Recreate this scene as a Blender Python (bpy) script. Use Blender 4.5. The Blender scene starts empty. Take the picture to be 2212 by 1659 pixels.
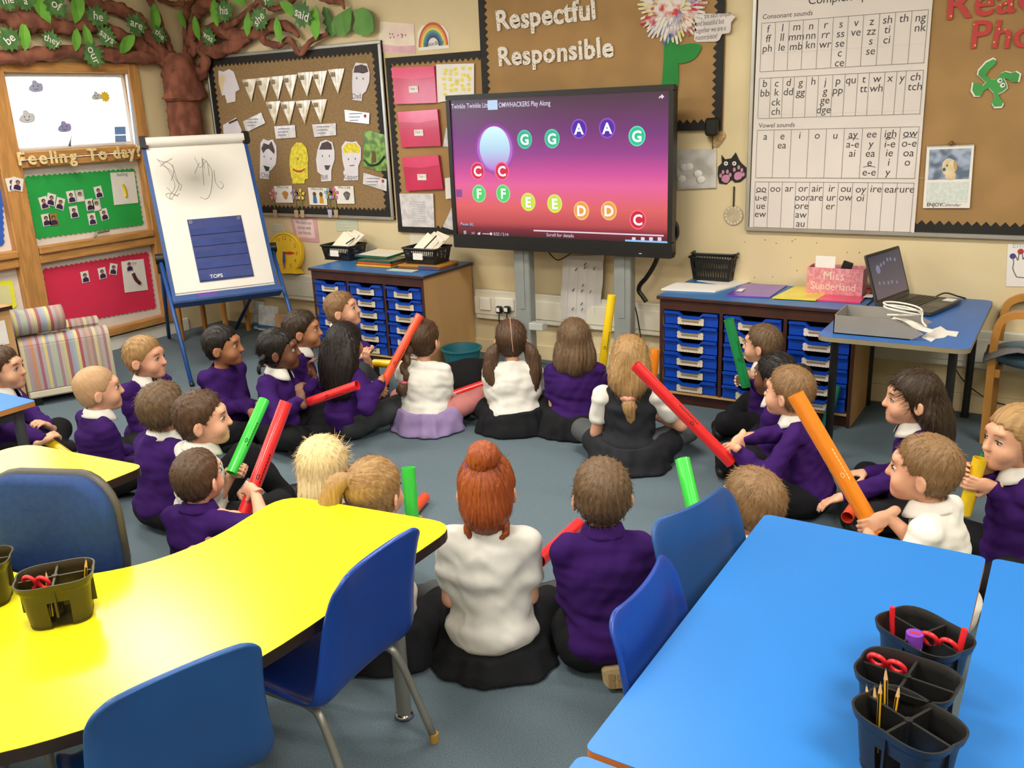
import bpy, math, random
import numpy as np
from mathutils import Vector, Matrix
random.seed(7); RNG = np.random.default_rng(7)
SC = bpy.context.scene
COL = SC.collection
# ---------------------------------------------------------------- camera
PW, PH, FPX = 2212.0, 1659.0, 1955.0
YAW, PITCH, ROLL = [math.radians(a) for a in (32.33, 17.04, -2.39)]
CAM = np.array([0.0, 0.0, 1.62])
def _basis():
    cy, sy, cp, sp = math.cos(YAW), math.sin(YAW), math.cos(PITCH), math.sin(PITCH)
    f = np.array([-sy*cp, cy*cp, -sp]); r = np.array([cy, sy, 0.0]); u = np.cross(r, f)
    c, s = math.cos(ROLL), math.sin(ROLL)
    return r*c+u*s, u*c-r*s, f
CR, CU, CF = _basis()
cd = bpy.data.cameras.new('camera'); cam = bpy.data.objects.new('camera', cd); COL.objects.link(cam)
cd.sensor_fit = 'HORIZONTAL'; cd.sensor_width = 36.0; cd.lens = 36.0*FPX/PW; cd.clip_start = 0.05
cam.matrix_world = Matrix([[CR[0], CU[0], -CF[0], CAM[0]], [CR[1], CU[1], -CF[1], CAM[1]], [CR[2], CU[2], -CF[2], CAM[2]], [0, 0, 0, 1]])
SC.camera = cam
# ---------------------------------------------------------------- world, daylight, ceiling light, exposure
SC.view_settings.view_transform = 'Standard'; SC.view_settings.look = 'None'
SC.view_settings.gamma = 1.0; SC.view_settings.use_curve_mapping = False
SC.view_settings.exposure = 0.0
SC.cycles.use_light_tree = False; SC.cycles.adaptive_threshold = 0.03; SC.cycles.max_bounces = 5; SC.cycles.diffuse_bounces = 3; SC.cycles.glossy_bounces = 2; SC.cycles.transmission_bounces = 3; SC.cycles.transparent_max_bounces = 6; SC.cycles.caustics_reflective = False; SC.cycles.caustics_refractive = False
wd = bpy.data.worlds.new('overcast_sky'); SC.world = wd; wd.use_nodes = True
bg = wd.node_tree.nodes['Background']; bg.inputs[0].default_value = (0.80, 0.90, 1.0, 1); bg.inputs[1].default_value = 9.0
YW, XL, ZC, XR, YB = 5.03, -6.02, 2.75, 3.2, -2.6      # back wall, left wall, ceiling, right wall, rear wall
LAMP_W = 44.0
LAMPS = [(x, y) for x in (-4.6, -1.8, 1.0) for y in (-1.2, 0.9, 3.0)]
def area_light(name, loc, sx, sy, power, color, rot=(0, 0, 0)):
    l = bpy.data.lights.new(name, 'AREA'); l.shape = 'RECTANGLE'; l.size = sx; l.size_y = sy; l.energy = power; l.color = color
    o = bpy.data.objects.new(name, l); o.location = loc; o.rotation_euler = rot; COL.objects.link(o); return o
for x, y in LAMPS: area_light('ceiling_tube_light', (x, y, ZC-0.075), 1.15, 0.5, LAMP_W, (1.0, 0.945, 0.85))

# ---------------------------------------------------------------- projection helpers (a pixel of the frame -> a point on a real plane)
def ray(px, py): return CF*FPX + CR*(px-PW/2) - CU*(py-PH/2)
def hit(px, py, ax, val):
    v = ray(px, py); return CAM + v*((val-CAM[ax])/v[ax])
def onz(px, py, z): return hit(px, py, 2, z)
def onb(px, py, off=0.0): p = hit(px, py, 1, YW-off); return (p[0], p[2])          # back wall: (x, z)
def onl(px, py, off=0.0): p = hit(px, py, 0, XL+off); return (p[1], p[2])          # left wall: (y, z)
HF = np.array([CF[0], CF[1], 0]); HF = HF/np.linalg.norm(HF)
def atd(px, py, ref, off=0.0):                                                       # plane facing the camera through ref
    v = ray(px, py); d = (np.array(ref)-CAM)@HF + off; return CAM + v*(d/(v@HF))

# ---------------------------------------------------------------- materials
def lin(c): return c/12.92 if c <= 0.04045 else ((c+0.055)/1.055)**2.4
def rgb(h): return tuple(lin(int(h[i:i+2], 16)/255) for i in (0, 2, 4))
MATS = {}
def M(name, hexc, rough=0.5, var=0.06, scale=8.0, bump=0.0, bscale=200.0, metal=0.0, spec=0.5, stretch=None, hex2=None, emit=0.0, alpha=1.0, coat=0.0, sheen=0.0, transm=0.0, sub=0.0, kind='noise', translucent=0.0):
    if name in MATS: return MATS[name]
    m = bpy.data.materials.new(name); m.use_nodes = True; nt = m.node_tree; N = nt.nodes; L = nt.links
    b = N['Principled BSDF']; c = rgb(hexc)
    b.inputs['Roughness'].default_value = rough; b.inputs['Metallic'].default_value = metal
    b.inputs['Specular IOR Level'].default_value = spec
    if coat: b.inputs['Coat Weight'].default_value = coat; b.inputs['Coat Roughness'].default_value = 0.1
    if sheen: b.inputs['Sheen Weight'].default_value = sheen; b.inputs['Sheen Roughness'].default_value = 0.6
    if transm: b.inputs['Transmission Weight'].default_value = transm
    if sub: b.inputs['Subsurface Weight'].default_value = sub; b.inputs['Subsurface Radius'].default_value = (0.012, 0.005, 0.003); b.inputs['Subsurface Scale'].default_value = 0.5
    tc = N.new('ShaderNodeTexCoord'); mp = N.new('ShaderNodeMapping'); L.new(tc.outputs['Object'], mp.inputs[0])
    if stretch: mp.inputs['Scale'].default_value = stretch
    if kind == 'voronoi': nz = N.new('ShaderNodeTexVoronoi'); nz.inputs['Scale'].default_value = scale; out = nz.outputs['Distance']
    else:
        nz = N.new('ShaderNodeTexNoise'); nz.inputs['Scale'].default_value = scale; nz.inputs['Detail'].default_value = 1.0; out = nz.outputs['Fac']
    L.new(mp.outputs[0], nz.inputs['Vector'])
    r = N.new('ShaderNodeValToRGB'); L.new(out, r.inputs[0])
    c2 = rgb(hex2) if hex2 else tuple(min(1, x*(1+var)) for x in c)
    c1 = c if hex2 else tuple(x*(1-var) for x in c)
    lo, hi = (0.38, 0.62) if kind == 'noise' else (0.18, 0.3)
    r.color_ramp.elements[0].position = lo; r.color_ramp.elements[0].color = (*c1, 1)
    r.color_ramp.elements[1].position = hi; r.color_ramp.elements[1].color = (*c2, 1)
    L.new(r.outputs[0], b.inputs['Base Color'])
    if emit: L.new(r.outputs[0], b.inputs['Emission Color']); b.inputs['Emission Strength'].default_value = emit; b.inputs['Base Color'].default_value = (0, 0, 0, 1); L.remove(b.inputs['Base Color'].links[0])
    if bump:
        n2 = N.new('ShaderNodeTexNoise'); n2.inputs['Scale'].default_value = bscale; n2.inputs['Detail'].default_value = 0.0
        L.new(mp.outputs[0], n2.inputs['Vector'])
        bp = N.new('ShaderNodeBump'); bp.inputs['Strength'].default_value = bump; bp.inputs['Distance'].default_value = 0.002
        L.new(n2.outputs['Fac'], bp.inputs['Height']); L.new(bp.outputs[0], b.inputs['Normal'])
    if alpha < 1: b.inputs['Alpha'].default_value = alpha
    if translucent:
        t = N.new('ShaderNodeBsdfTranslucent'); L.new(r.outputs[0], t.inputs[0]); mx = N.new('ShaderNodeMixShader'); mx.inputs[0].default_value = translucent
        L.new(b.outputs[0], mx.inputs[1]); L.new(t.outputs[0], mx.inputs[2]); L.new(mx.outputs[0], N['Material Output'].inputs[0])
    MATS[name] = m; return m
def glass_mat(name='window_glass', refl=0.08):
    if name in MATS: return MATS[name]
    m = bpy.data.materials.new(name); m.use_nodes = True; nt = m.node_tree; N = nt.nodes; L = nt.links
    N.remove(N['Principled BSDF']); t = N.new('ShaderNodeBsdfTransparent'); g = N.new('ShaderNodeBsdfGlossy'); g.inputs['Roughness'].default_value = 0.03
    x = N.new('ShaderNodeMixShader'); x.inputs[0].default_value = refl; L.new(t.outputs[0], x.inputs[1]); L.new(g.outputs[0], x.inputs[2]); L.new(x.outputs[0], N['Material Output'].inputs[0])
    MATS[name] = m; return m

# ---------------------------------------------------------------- mesh builder
class MB:
    def __init__(s): s.v = []; s.f = []
    def add(s, vs, fs):
        o = len(s.v); s.v += [tuple(map(float, p)) for p in vs]; s.f += [tuple(i+o for i in f) for f in fs]; return s
    def box(s, lo, hi, c=0.0):
        x0, y0, z0 = lo; x1, y1, z1 = hi
        if c <= 0:
            v = [(x, y, z) for x in (x0, x1) for y in (y0, y1) for z in (z0, z1)]
            return s.add(v, [(0, 1, 3, 2), (4, 6, 7, 5), (0, 4, 5, 1), (2, 3, 7, 6), (0, 2, 6, 4), (1, 5, 7, 3)])
        c = min(c, (x1-x0)*.49, (y1-y0)*.49, (z1-z0)*.49)
        V = []; idx = {}
        X, Y, Z = (x0, x1), (y0, y1), (z0, z1)
        for i in (0, 1):
            for j in (0, 1):
                for k in (0, 1):
                    sx, sy, sz = (c if i == 0 else -c), (c if j == 0 else -c), (c if k == 0 else -c)
                    for a, p in enumerate(((X[i], Y[j]+sy, Z[k]+sz), (X[i]+sx, Y[j], Z[k]+sz), (X[i]+sx, Y[j]+sy, Z[k]))):
                        idx[i, j, k, a] = len(V); V.append(p)
        F = []
        for i in (0, 1):
            q = [(0, 0), (1, 0), (1, 1), (0, 1)]
            F.append([idx[i, a, b, 0] for a, b in q]); F.append([idx[a, i, b, 1] for a, b in q]); F.append([idx[a, b, i, 2] for a, b in q])
        for a in (0, 1):
            for b in (0, 1):
                F.append([idx[0, a, b, 1], idx[1, a, b, 1], idx[1, a, b, 2], idx[0, a, b, 2]])
                F.append([idx[a, 0, b, 0], idx[a, 1, b, 0], idx[a, 1, b, 2], idx[a, 0, b, 2]])
                F.append([idx[a, b, 0, 0], idx[a, b, 1, 0], idx[a, b, 1, 1], idx[a, b, 0, 1]])
                for k in (0, 1): F.append([idx[a, b, k, 0], idx[a, b, k, 1], idx[a, b, k, 2]]) if False else None
        F = [f for f in F if f]
        for i in (0, 1):
            for j in (0, 1):
                for k in (0, 1): F.append([idx[i, j, k, 0], idx[i, j, k, 1], idx[i, j, k, 2]])
        return s.add(V, F)
    def obox(s, center, size, R=None, c=0.0):                                        # box turned by a 3x3 matrix
        t = MB().box([-a/2 for a in size], [a/2 for a in size], c); R = np.eye(3) if R is None else np.array(R)
        return s.add([R@np.array(p)+np.array(center) for p in t.v], t.f)
    def tube(s, pts, r, n=8, cap=True, closed=False):
        P = [np.array(p, float) for p in pts]; m = len(P); rr = [r]*m if np.isscalar(r) else list(r)
        T = []
        for i in range(m):
            a = P[(i-1) % m] if (closed or i > 0) else P[i]; b = P[(i+1) % m] if (closed or i < m-1) else P[i]
            t = b-a; T.append(t/(np.linalg.norm(t)+1e-9))
        up = np.array([0, 0, 1.0]) if abs(T[0][2]) < .9 else np.array([1.0, 0, 0])
        u = np.cross(T[0], up); u /= np.linalg.norm(u); V = []
        for i in range(m):
            u = u-T[i]*(u@T[i]); u /= np.linalg.norm(u)+1e-9; w = np.cross(T[i], u)
            for k in range(n):
                a = 2*math.pi*k/n; V.append(P[i]+rr[i]*(u*math.cos(a)+w*math.sin(a)))
        F = []
        for i in range(m if closed else m-1):
            for k in range(n):
                a, b = i*n+k, i*n+(k+1) % n; c2, d = ((i+1) % m)*n+(k+1) % n, ((i+1) % m)*n+k
                F.append((a, d, c2, b))
        if cap and not closed: F.append(tuple(range(n))); F.append(tuple(range((m-1)*n, m*n))[::-1])
        return s.add(V, F)
    def prism(s, out, d0, d1, fr):                                                   # outline (u,v) pushed from d0 to d1; fr(u,v,d)->xyz
        n = len(out); V = [fr(u, v, d0) for u, v in out]+[fr(u, v, d1) for u, v in out]
        F = [tuple(range(n))[::-1], tuple(range(n, 2*n))]+[(i, (i+1) % n, n+(i+1) % n, n+i) for i in range(n)]
        return s.add(V, F)
    def strip(s, A, B):                                                              # two equal polylines -> quads
        n = len(A); return s.add(list(A)+list(B), [(i, i+1, n+i+1, n+i) for i in range(n-1)])
    def grid(s, G):
        h, w = len(G), len(G[0]); return s.add([p for r in G for p in r], [(i*w+j, i*w+j+1, (i+1)*w+j+1, (i+1)*w+j) for i in range(h-1) for j in range(w-1)])
    def lathe(s, prof, n=24, c=(0, 0, 0)):
        V = [(c[0]+r*math.cos(2*math.pi*k/n), c[1]+r*math.sin(2*math.pi*k/n), c[2]+z) for r, z in prof for k in range(n)]
        F = [(i*n+k, i*n+(k+1) % n, (i+1)*n+(k+1) % n, (i+1)*n+k) for i in range(len(prof)-1) for k in range(n)]
        return s.add(V, F)
    def disc(s, c, r, fr, d, n=24, ry=None):
        ry = ry or r; return s.add([fr(c[0]+r*math.cos(2*math.pi*k/n), c[1]+ry*math.sin(2*math.pi*k/n), d) for k in range(n)], [tuple(range(n))])
    def ball(s, c, r, n=10, m=7, R=None):
        r = (r, r, r) if np.isscalar(r) else r; R = np.eye(3) if R is None else R; V = []
        for i in range(m+1):
            th = math.pi*i/m
            for k in range(n):
                a = 2*math.pi*k/n; V.append(np.array(c)+R@np.array((r[0]*math.sin(th)*math.cos(a), r[1]*math.sin(th)*math.sin(a), r[2]*math.cos(th))))
        return s.add(V, [(i*n+k, (i+1)*n+k, (i+1)*n+(k+1) % n, i*n+(k+1) % n) for i in range(m) for k in range(n)])
    def build(s, name, mat, parent=None, smooth=False, loc=None, angle=None):
        me = bpy.data.meshes.new(name); me.from_pydata(s.v, [], s.f); me.validate(); me.update()
        return link(name, me, mat, parent, smooth or angle is not None, loc, angle)
def link(name, me, mat, parent=None, smooth=False, loc=None, angle=None):
    if mat is not None and not len(me.materials): me.materials.append(mat)
    if smooth: me.polygons.foreach_set('use_smooth', np.ones(len(me.polygons), bool))
    if angle is not None:
        import bmesh
        bm = bmesh.new(); bm.from_mesh(me); bmesh.ops.remove_doubles(bm, verts=bm.verts, dist=1e-6); bmesh.ops.recalc_face_normals(bm, faces=bm.faces)
        for e in bm.edges:
            if len(e.link_faces) == 2 and e.calc_face_angle(0) > math.radians(angle): e.smooth = False
        bm.to_mesh(me); bm.free()
    o = bpy.data.objects.new(name, me); COL.objects.link(o)
    if parent is not None: o.parent = parent
    if loc is not None: o.location = loc
    return o
def tag(o, label=None, cat=None, group=None, kind=None):
    if label: o['label'] = label
    if cat: o['category'] = cat
    if group: o['group'] = group
    if kind: o['kind'] = kind
    return o
def struct(o): o['kind'] = 'structure'; return o
def empty(name, loc=(0, 0, 0), rz=0.0):
    o = bpy.data.objects.new(name, None); COL.objects.link(o); o.location = [float(a) for a in loc]; o.rotation_euler = (0, 0, rz); o.empty_display_size = 0.1; return o
def copy_tree(o, parent=None):
    c = o.copy(); COL.objects.link(c)
    if parent is not None: c.parent = parent
    for ch in list(o.children): copy_tree(ch, c)
    return c
FB = lambda u, v, d: (u, YW-d, v)          # back wall frame (d = distance from the wall)
FL = lambda u, v, d: (XL+d, u, v)          # left wall frame
def pxb(pts, off=0.0): return [onb(x, y, off) for x, y in pts]
def pxl(pts, off=0.0): return [onl(x, y, off) for x, y in pts]
def quad_from(p): return p
def rrect(u0, v0, u1, v1, r, n=4):
    o = []
    for cx, cy, a0 in ((u1-r, v1-r, 0), (u0+r, v1-r, 90), (u0+r, v0+r, 180), (u1-r, v0+r, 270)):
        for k in range(n+1):
            a = math.radians(a0+90*k/n); o.append((cx+r*math.cos(a), cy+r*math.sin(a)))
    return o
def scallop(poly, step=0.035, amp=0.010, rnd=0.15):                                   # wavy cut edge along a closed polygon
    o = []; n = len(poly)
    for i in range(n):
        a, b = np.array(poly[i]), np.array(poly[(i+1) % n]); L = np.linalg.norm(b-a); t = (b-a)/L; nn = np.array([t[1], -t[0]])
        k = max(1, round(L/step))
        for j in range(k):
            for q in range(4):
                s = (j+q/4)/k; o.append(tuple(a+(b-a)*s+nn*amp*(math.sin(math.pi*q/4*2-math.pi/2)*.5+.5)*(1+random.uniform(-rnd, rnd))))
    return o
def arcpts(c, r, a0, a1, n): return [(c[0]+r*math.cos(math.radians(a0+(a1-a0)*k/n)), c[1]+r*math.sin(math.radians(a0+(a1-a0)*k/n))) for k in range(n+1)]
def spline(P, n=6):                                                                  # Catmull-Rom through points
    P = [np.array(p, float) for p in P]; Q = [2*P[0]-P[1]]+P+[2*P[-1]-P[-2]]; o = []
    for i in range(1, len(Q)-2):
        for k in range(n):
            t = k/n; a, b, c, d = Q[i-1:i+3]
            o.append(.5*((2*b)+(c-a)*t+(2*a-5*b+4*c-d)*t*t+(3*b-a-3*c+d)*t**3))
    o.append(P[-1]); return o
def cspline(P, n=6):                                                                 # closed
    P = [np.array(p, float) for p in P]; m = len(P); o = []
    for i in range(m):
        a, b, c, d = P[i-1], P[i], P[(i+1) % m], P[(i+2) % m]
        for k in range(n):
            t = k/n; o.append(.5*((2*b)+(c-a)*t+(2*a-5*b+4*c-d)*t*t+(3*b-a-3*c+d)*t**3))
    return o
# ---------------------------------------------------------------- lettering from the built-in font, glyph by glyph
GLY = {}
CHARS = 'abcdefghijklmnopqrstuvwxyzABCDEFGHIJKLMNOPQRSTUVWXYZ0123456789?!.,-/:|>()'
def _textmesh(body, off):
    cu = bpy.data.curves.new('glyph', 'FONT'); cu.body = body; cu.size = 1.0; cu.resolution_u = 3; cu.offset = off; cu.space_line = 4.0
    o = bpy.data.objects.new('glyph', cu); COL.objects.link(o)
    dg = bpy.context.evaluated_depsgraph_get(); ev = o.evaluated_get(dg); me = ev.to_mesh()
    v = np.zeros(len(me.vertices)*3); me.vertices.foreach_get('co', v); v = v.reshape(-1, 3)[:, :2].copy(); f = [tuple(p.vertices) for p in me.polygons]
    ev.to_mesh_clear(); bpy.data.objects.remove(o); bpy.data.curves.remove(cu); return v, f
def _warm(off):                                                                       # all glyphs of one weight in two evaluations (one glyph per line)
    v, f = _textmesh('\n'.join(CHARS), off); w, _ = _textmesh('\n'.join(c+'i' for c in 'i'+CHARS), off)
    ln = np.round(-(v[:, 1]-.3)/4.0).astype(int); lw = np.round(-(w[:, 1]-.3)/4.0).astype(int)
    base1 = w[lw == 0, 0].max(); adv_i = None
    vi, _ = _textmesh('i', off); xi = vi[:, 0].max()
    FF = {}
    for fc in f: FF.setdefault(ln[fc[0]], []).append(fc)
    for k, ch in enumerate(CHARS):
        idx = np.nonzero(ln == k)[0]; mp = {int(a): b for b, a in enumerate(idx)}; g = v[idx].copy(); g[:, 1] += 4.0*k
        GLY[ch, off] = (g, [tuple(mp[a] for a in fc) for fc in FF.get(k, [])], w[lw == k+1, 0].max()-xi)
    GLY[' ', off] = (np.zeros((0, 2)), [], 0.28)
for _o in (0.0, 0.01, 0.03): _warm(_o)
def glyph(ch, off=0.0):
    return GLY[ch, min((0.0, 0.01, 0.03), key=lambda a: abs(a-off))]
def textw(s, size, off=0.0, track=0.0): return sum(glyph(c, off)[2]+track for c in s)*size
def put_text(mb, s, u, v, size, fr, d, ang=0.0, align='l', off=0.0, shear=0.0, thick=0.0, sx=1.0, track=0.0):
    w = textw(s, size, off, track)*sx; x = {'l': 0, 'c': -w/2, 'r': -w}[align]; ca, sa = math.cos(ang), math.sin(ang)
    for ch in s:
        g, f, adv = glyph(ch, off)
        if len(g):
            a = (x+(g[:, 0]+g[:, 1]*shear)*size*sx); b = g[:, 1]*size
            P = [(u+p*ca-q*sa, v+p*sa+q*ca) for p, q in zip(a, b)]
            mb.add([fr(p, q, d+thick) for p, q in P], f)
            if thick:
                n = len(P); ed = {}
                for fc in f:
                    for i in range(len(fc)):
                        e = (fc[i], fc[(i+1) % len(fc)]); ed[e] = 1
                mb.add([fr(p, q, d) for p, q in P]+[fr(p, q, d+thick) for p, q in P], [(i, j, n+j, n+i) for (i, j) in ed if (j, i) not in ed])
        x += (adv+track)*size*sx
# ================================================================ THE ROOM
m_wall = M('cream_paint', 'E0CEA4', 0.75, 0.03, 3.0, 0.05, 90)
m_wood = M('varnished_pine', 'BE8A4E', 0.42, 0.14, 4.0, 0.05, 60, stretch=(14, 1.6, 14))
m_woodv = M('varnished_pine_upright', 'BE8A4E', 0.42, 0.14, 4.0, 0.05, 60, stretch=(14, 14, 1.6))
m_white = M('white_gloss_plastic', 'ECE8DC', 0.4, 0.02)
m_trunk = M('white_trunking', 'DDD8C6', 0.4, 0.02)
m_paper = M('white_paper', 'EDE9E2', 0.7, 0.02)
m_black = M('black_plastic', '141414', 0.4, 0.1)
m_alu = M('aluminium_frame', 'B9B9B4', 0.35, 0.04, metal=0.7)
def carpet():
    m = M('blue_grey_carpet', '62717A', 0.95, 0.16, 260, 0.5, 420, spec=0.1)
    return m
struct(MB().box((XL-0.3, YB, -0.06), (XR, YW+0.1, 0)).build('floor', carpet()))
struct(MB().box((XL-0.3, YB, ZC), (XR, YW+0.1, ZC+0.05)).build('ceiling', M('white_ceiling_paint', 'E9E4D6', 0.9, 0.02)))
struct(MB().box((XL-0.3, YW, 0), (XR, YW+0.1, ZC)).build('wall_back', m_wall))
struct(MB().box((XR, YB, 0), (XR+0.1, YW, ZC)).build('wall_right', m_wall))
struct(MB().box((XL-0.3, YB-0.1, 0), (XR+.1, YB, ZC)).build('wall_rear', m_wall))
struct(MB().box((XL-0.3, YB, 2.03), (XL, YW, ZC)).box((XL-0.3, 4.55, 0), (XL, YW, 2.03)).box((XL-0.3, YB, 0), (XL-.02, 4.55, 0.13)).box((XL-0.3, YB, 0.13), (XL, -0.8, 2.03)).build('wall_left', m_wall))
struct(MB().box((XL, YB, 0), (XL+0.018, 4.66, 0.10), 0.004).build('baseboard_left', m_white))
struct(MB().box((XL+0.2, YW-0.018, 0), (XR, YW, 0.10), 0.004).build('baseboard_back', m_wall))
# window wall: posts, rails and infill, bay by bay (each bay 1.07 m)
m_pane = glass_mat(); m_board = M('white_board_infill', 'E4DCD6', 0.6, 0.02)
BAYS = [3.53, 2.46, 1.39, 0.32, -0.75]
for i, y0 in enumerate(BAYS):
    y1 = y0+0.92
    f = struct(MB().box((XL-0.10, y0-0.15, 0.10), (XL+0.03, y0, 2.03), 0.006).build('trim_%d' % (i+1), m_woodv))          # post
    w = struct(empty('window_%d' % (i+1), (XL-0.06, y0, 1.46)))
    # casement frame + pane
    g = MB()
    for a, b in (((-.03, 0, 0), (.03, .03, .5)), ((-.03, .89, 0), (.03, .92, .5)), ((-.03, 0.03, 0), (.03, .89, .03)), ((-.03, 0.03, .47), (.03, .89, .5))): g.box(a, b, .003)
    g.build('casement_frame', m_white, w)
    MB().box((-.004, .03, .03), (.004, .89, .47)).build('pane', m_pane, w)
struct(MB().box((XL-0.10, 4.45, 0.10), (XL+0.03, 4.54, 2.03), 0.006).build('trim_6', m_woodv))
for k, (z0, z1, d) in enumerate(((1.96, 2.03, .03), (1.41, 1.46, .045), (1.355, 1.405, .03), (.785, .835, .045), (.72, .78, .03), (.115, .17, .045))):
    for i, y0 in enumerate(BAYS):
        struct(MB().box((XL-0.09, y0, z0), (XL+d, y0+0.92, z1), 0.006).build('trim_%d' % (10+10*k+i), m_wood))
infill = []
for i, y0 in enumerate(BAYS):
    for z0, z1 in ((.835, 1.355), (.17, .72)):
        struct(MB().box((XL-.09, y0, z0), (XL-.03, y0+.92, z1)).build('wall_infill_panel', m_board))
# ceiling light fittings (above the frame)
m_tube = M('lit_diffuser', 'FFF4E0', 0.5, 0.0, emit=2.0)
fit = None
for i, (x, y) in enumerate(LAMPS):
    if fit is None:
        fit = empty('ceiling_light', (x, y, ZC)); MB().box((-.6, -.28, -.06), (.6, .28, 0), .01).build('housing', m_white, fit); MB().box((-.57, -.25, -.07), (.57, .25, -.061)).build('diffuser', m_tube, fit); o = fit
    else: o = copy_tree(fit); o.location = (x, y, ZC)
    tag(o, 'white fluorescent ceiling light fitting above the picture', 'ceiling light', 'ceiling lights')
# dado trunking on the back wall
for n, (x0, x1) in enumerate(((-5.95, -4.45), (-3.42, -2.62), (-2.60, 1.2))):
    z0, z1 = (.25, .45)
    t = struct(MB().box((x0, YW-.05, z0), (x1, YW, z1), .006).box((x0, YW-.056, z0+.035), (x1, YW-.05, z1-.045), .002).build('trim_%d' % (80+n), m_trunk))
# sockets, plugs
def socket(px, py, w, plugs, label):
    x, z = onb(px, py, .056); s = empty('wall_socket', (x, YW-.056, z))
    MB().box((-w/2, -.012, -.043), (w/2, 0, .043), .004).build('faceplate', m_white, s)
    tag(s, label, 'socket'); return s
socket(1049, 656, .086, 0, 'single white socket faceplate on the trunking beside the tray cabinet')
s = socket(1091, 657, .146, 2, 'double white socket with two black plugs on the trunking')
for px, py in ((1081, 668), (1098, 668)):
    x, z = onb(px, py, .07); p = empty('mains_plug', (x, YW-.068, z))
    MB().box((-.022, -.035, -.024), (.022, 0, .024), .008).build('plug_body', m_black, p); MB().box((-.013, -.037, -.01), (.013, -.034, .016)).build('sticker', m_paper, p)
    MB().tube(spline([(0, -.02, -.02), (0, -.022, -.09), (.01, -.01, -.2), (.03, 0, -.3)]), .004, 6).build('flex', m_black, p, True)
    tag(p, ('left' if px < 1090 else 'right')+' black mains plug pushed into the double socket', 'plug', 'mains plugs')
# switch box on the small grey leg joint is built with the screen stand

# ================================================================ PAPER TREE in the corner
m_bark = M('brown_crepe_paper', '84503E', 0.9, 0.28, 14, 0.8, 60, stretch=(1, 1, .6))
def crepe(mb, pts, rad, n=14, flat=.75, axis=None, tw=2.2, amp=.20, ring=.10):
    P = spline(pts, 7); m = len(P); R = np.interp(np.linspace(0, 1, m), np.linspace(0, 1, len(rad)), rad)
    T = np.gradient(np.array(P), axis=0); T /= np.linalg.norm(T, axis=1)[:, None]
    ax = np.array(axis, float); V = []; ph = random.uniform(0, 6)
    for i in range(m):
        w = np.cross(T[i], ax); w /= np.linalg.norm(w)+1e-9
        for k in range(n):
            a = 2*math.pi*k/n
            q = 1+amp*math.sin(3*a+tw*i*.35+ph)+amp*.6*math.sin(5*a-tw*i*.5)+ring*math.sin(i*.8+ph)+random.uniform(-.045, .045)
            V.append(P[i]+R[i]*q*(w*math.cos(a)+ax*flat*math.sin(a)))
    F = [(i*n+k, i*n+(k+1) % n, (i+1)*n+(k+1) % n, (i+1)*n+k) for i in range(m-1) for k in range(n)]+[tuple(range(n))[::-1], tuple(range((m-1)*n, m*n))]
    mb.add(V, F)
def wall_pt(px, py, off):
    if px < 400:
        p = hit(px, py, 0, XL+off)
        if p[1] <= YW-off: return p
    return hit(px, py, 1, YW-off)
tree = empty('paper_tree', (XL+.1, 4.83, 1.3)); TO = np.array([XL+.1, 4.83, 1.3])
tag(tree, 'brown crepe paper tree with green word leaves filling the room corner', 'paper tree')
def tb(path, rad, n=12):
    mb = MB(); P = [wall_pt(x, y, .07) for x, y in path]; rad = [r_*.86 for r_ in rad]
    nb = sum(1 for p in P if p[0] < XL+.2)
    ax = (1, 0, 0) if nb > len(P)/2 else (0, -1, 0)
    crepe(mb, [p-TO for p in P], rad, n, axis=ax); return mb.build('branch', m_bark, tree, True)
mb = MB(); crepe(mb, [np.array((XL+.118, 4.83, z))-TO for z in (.75, 1.1, 1.4, 1.6, 1.75, 1.9, 1.98)], [.165, .16, .15, .14, .135, .14, .15], 26, .6, (1, 0, 0), .25, .09, .012); mb.build('trunk', m_bark, tree, True)
mb = MB(); crepe(mb, [np.array((XL+.125, 4.84, z))-TO for z in (1.76, 1.79, 1.86, 1.96, 2.06, 2.10)], [.165, .172, .165, .15, .11, .08], 24, .65, (1, 0, 0), .6, .10, .03); mb.build('trunk_collar', m_bark, tree, True)
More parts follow.
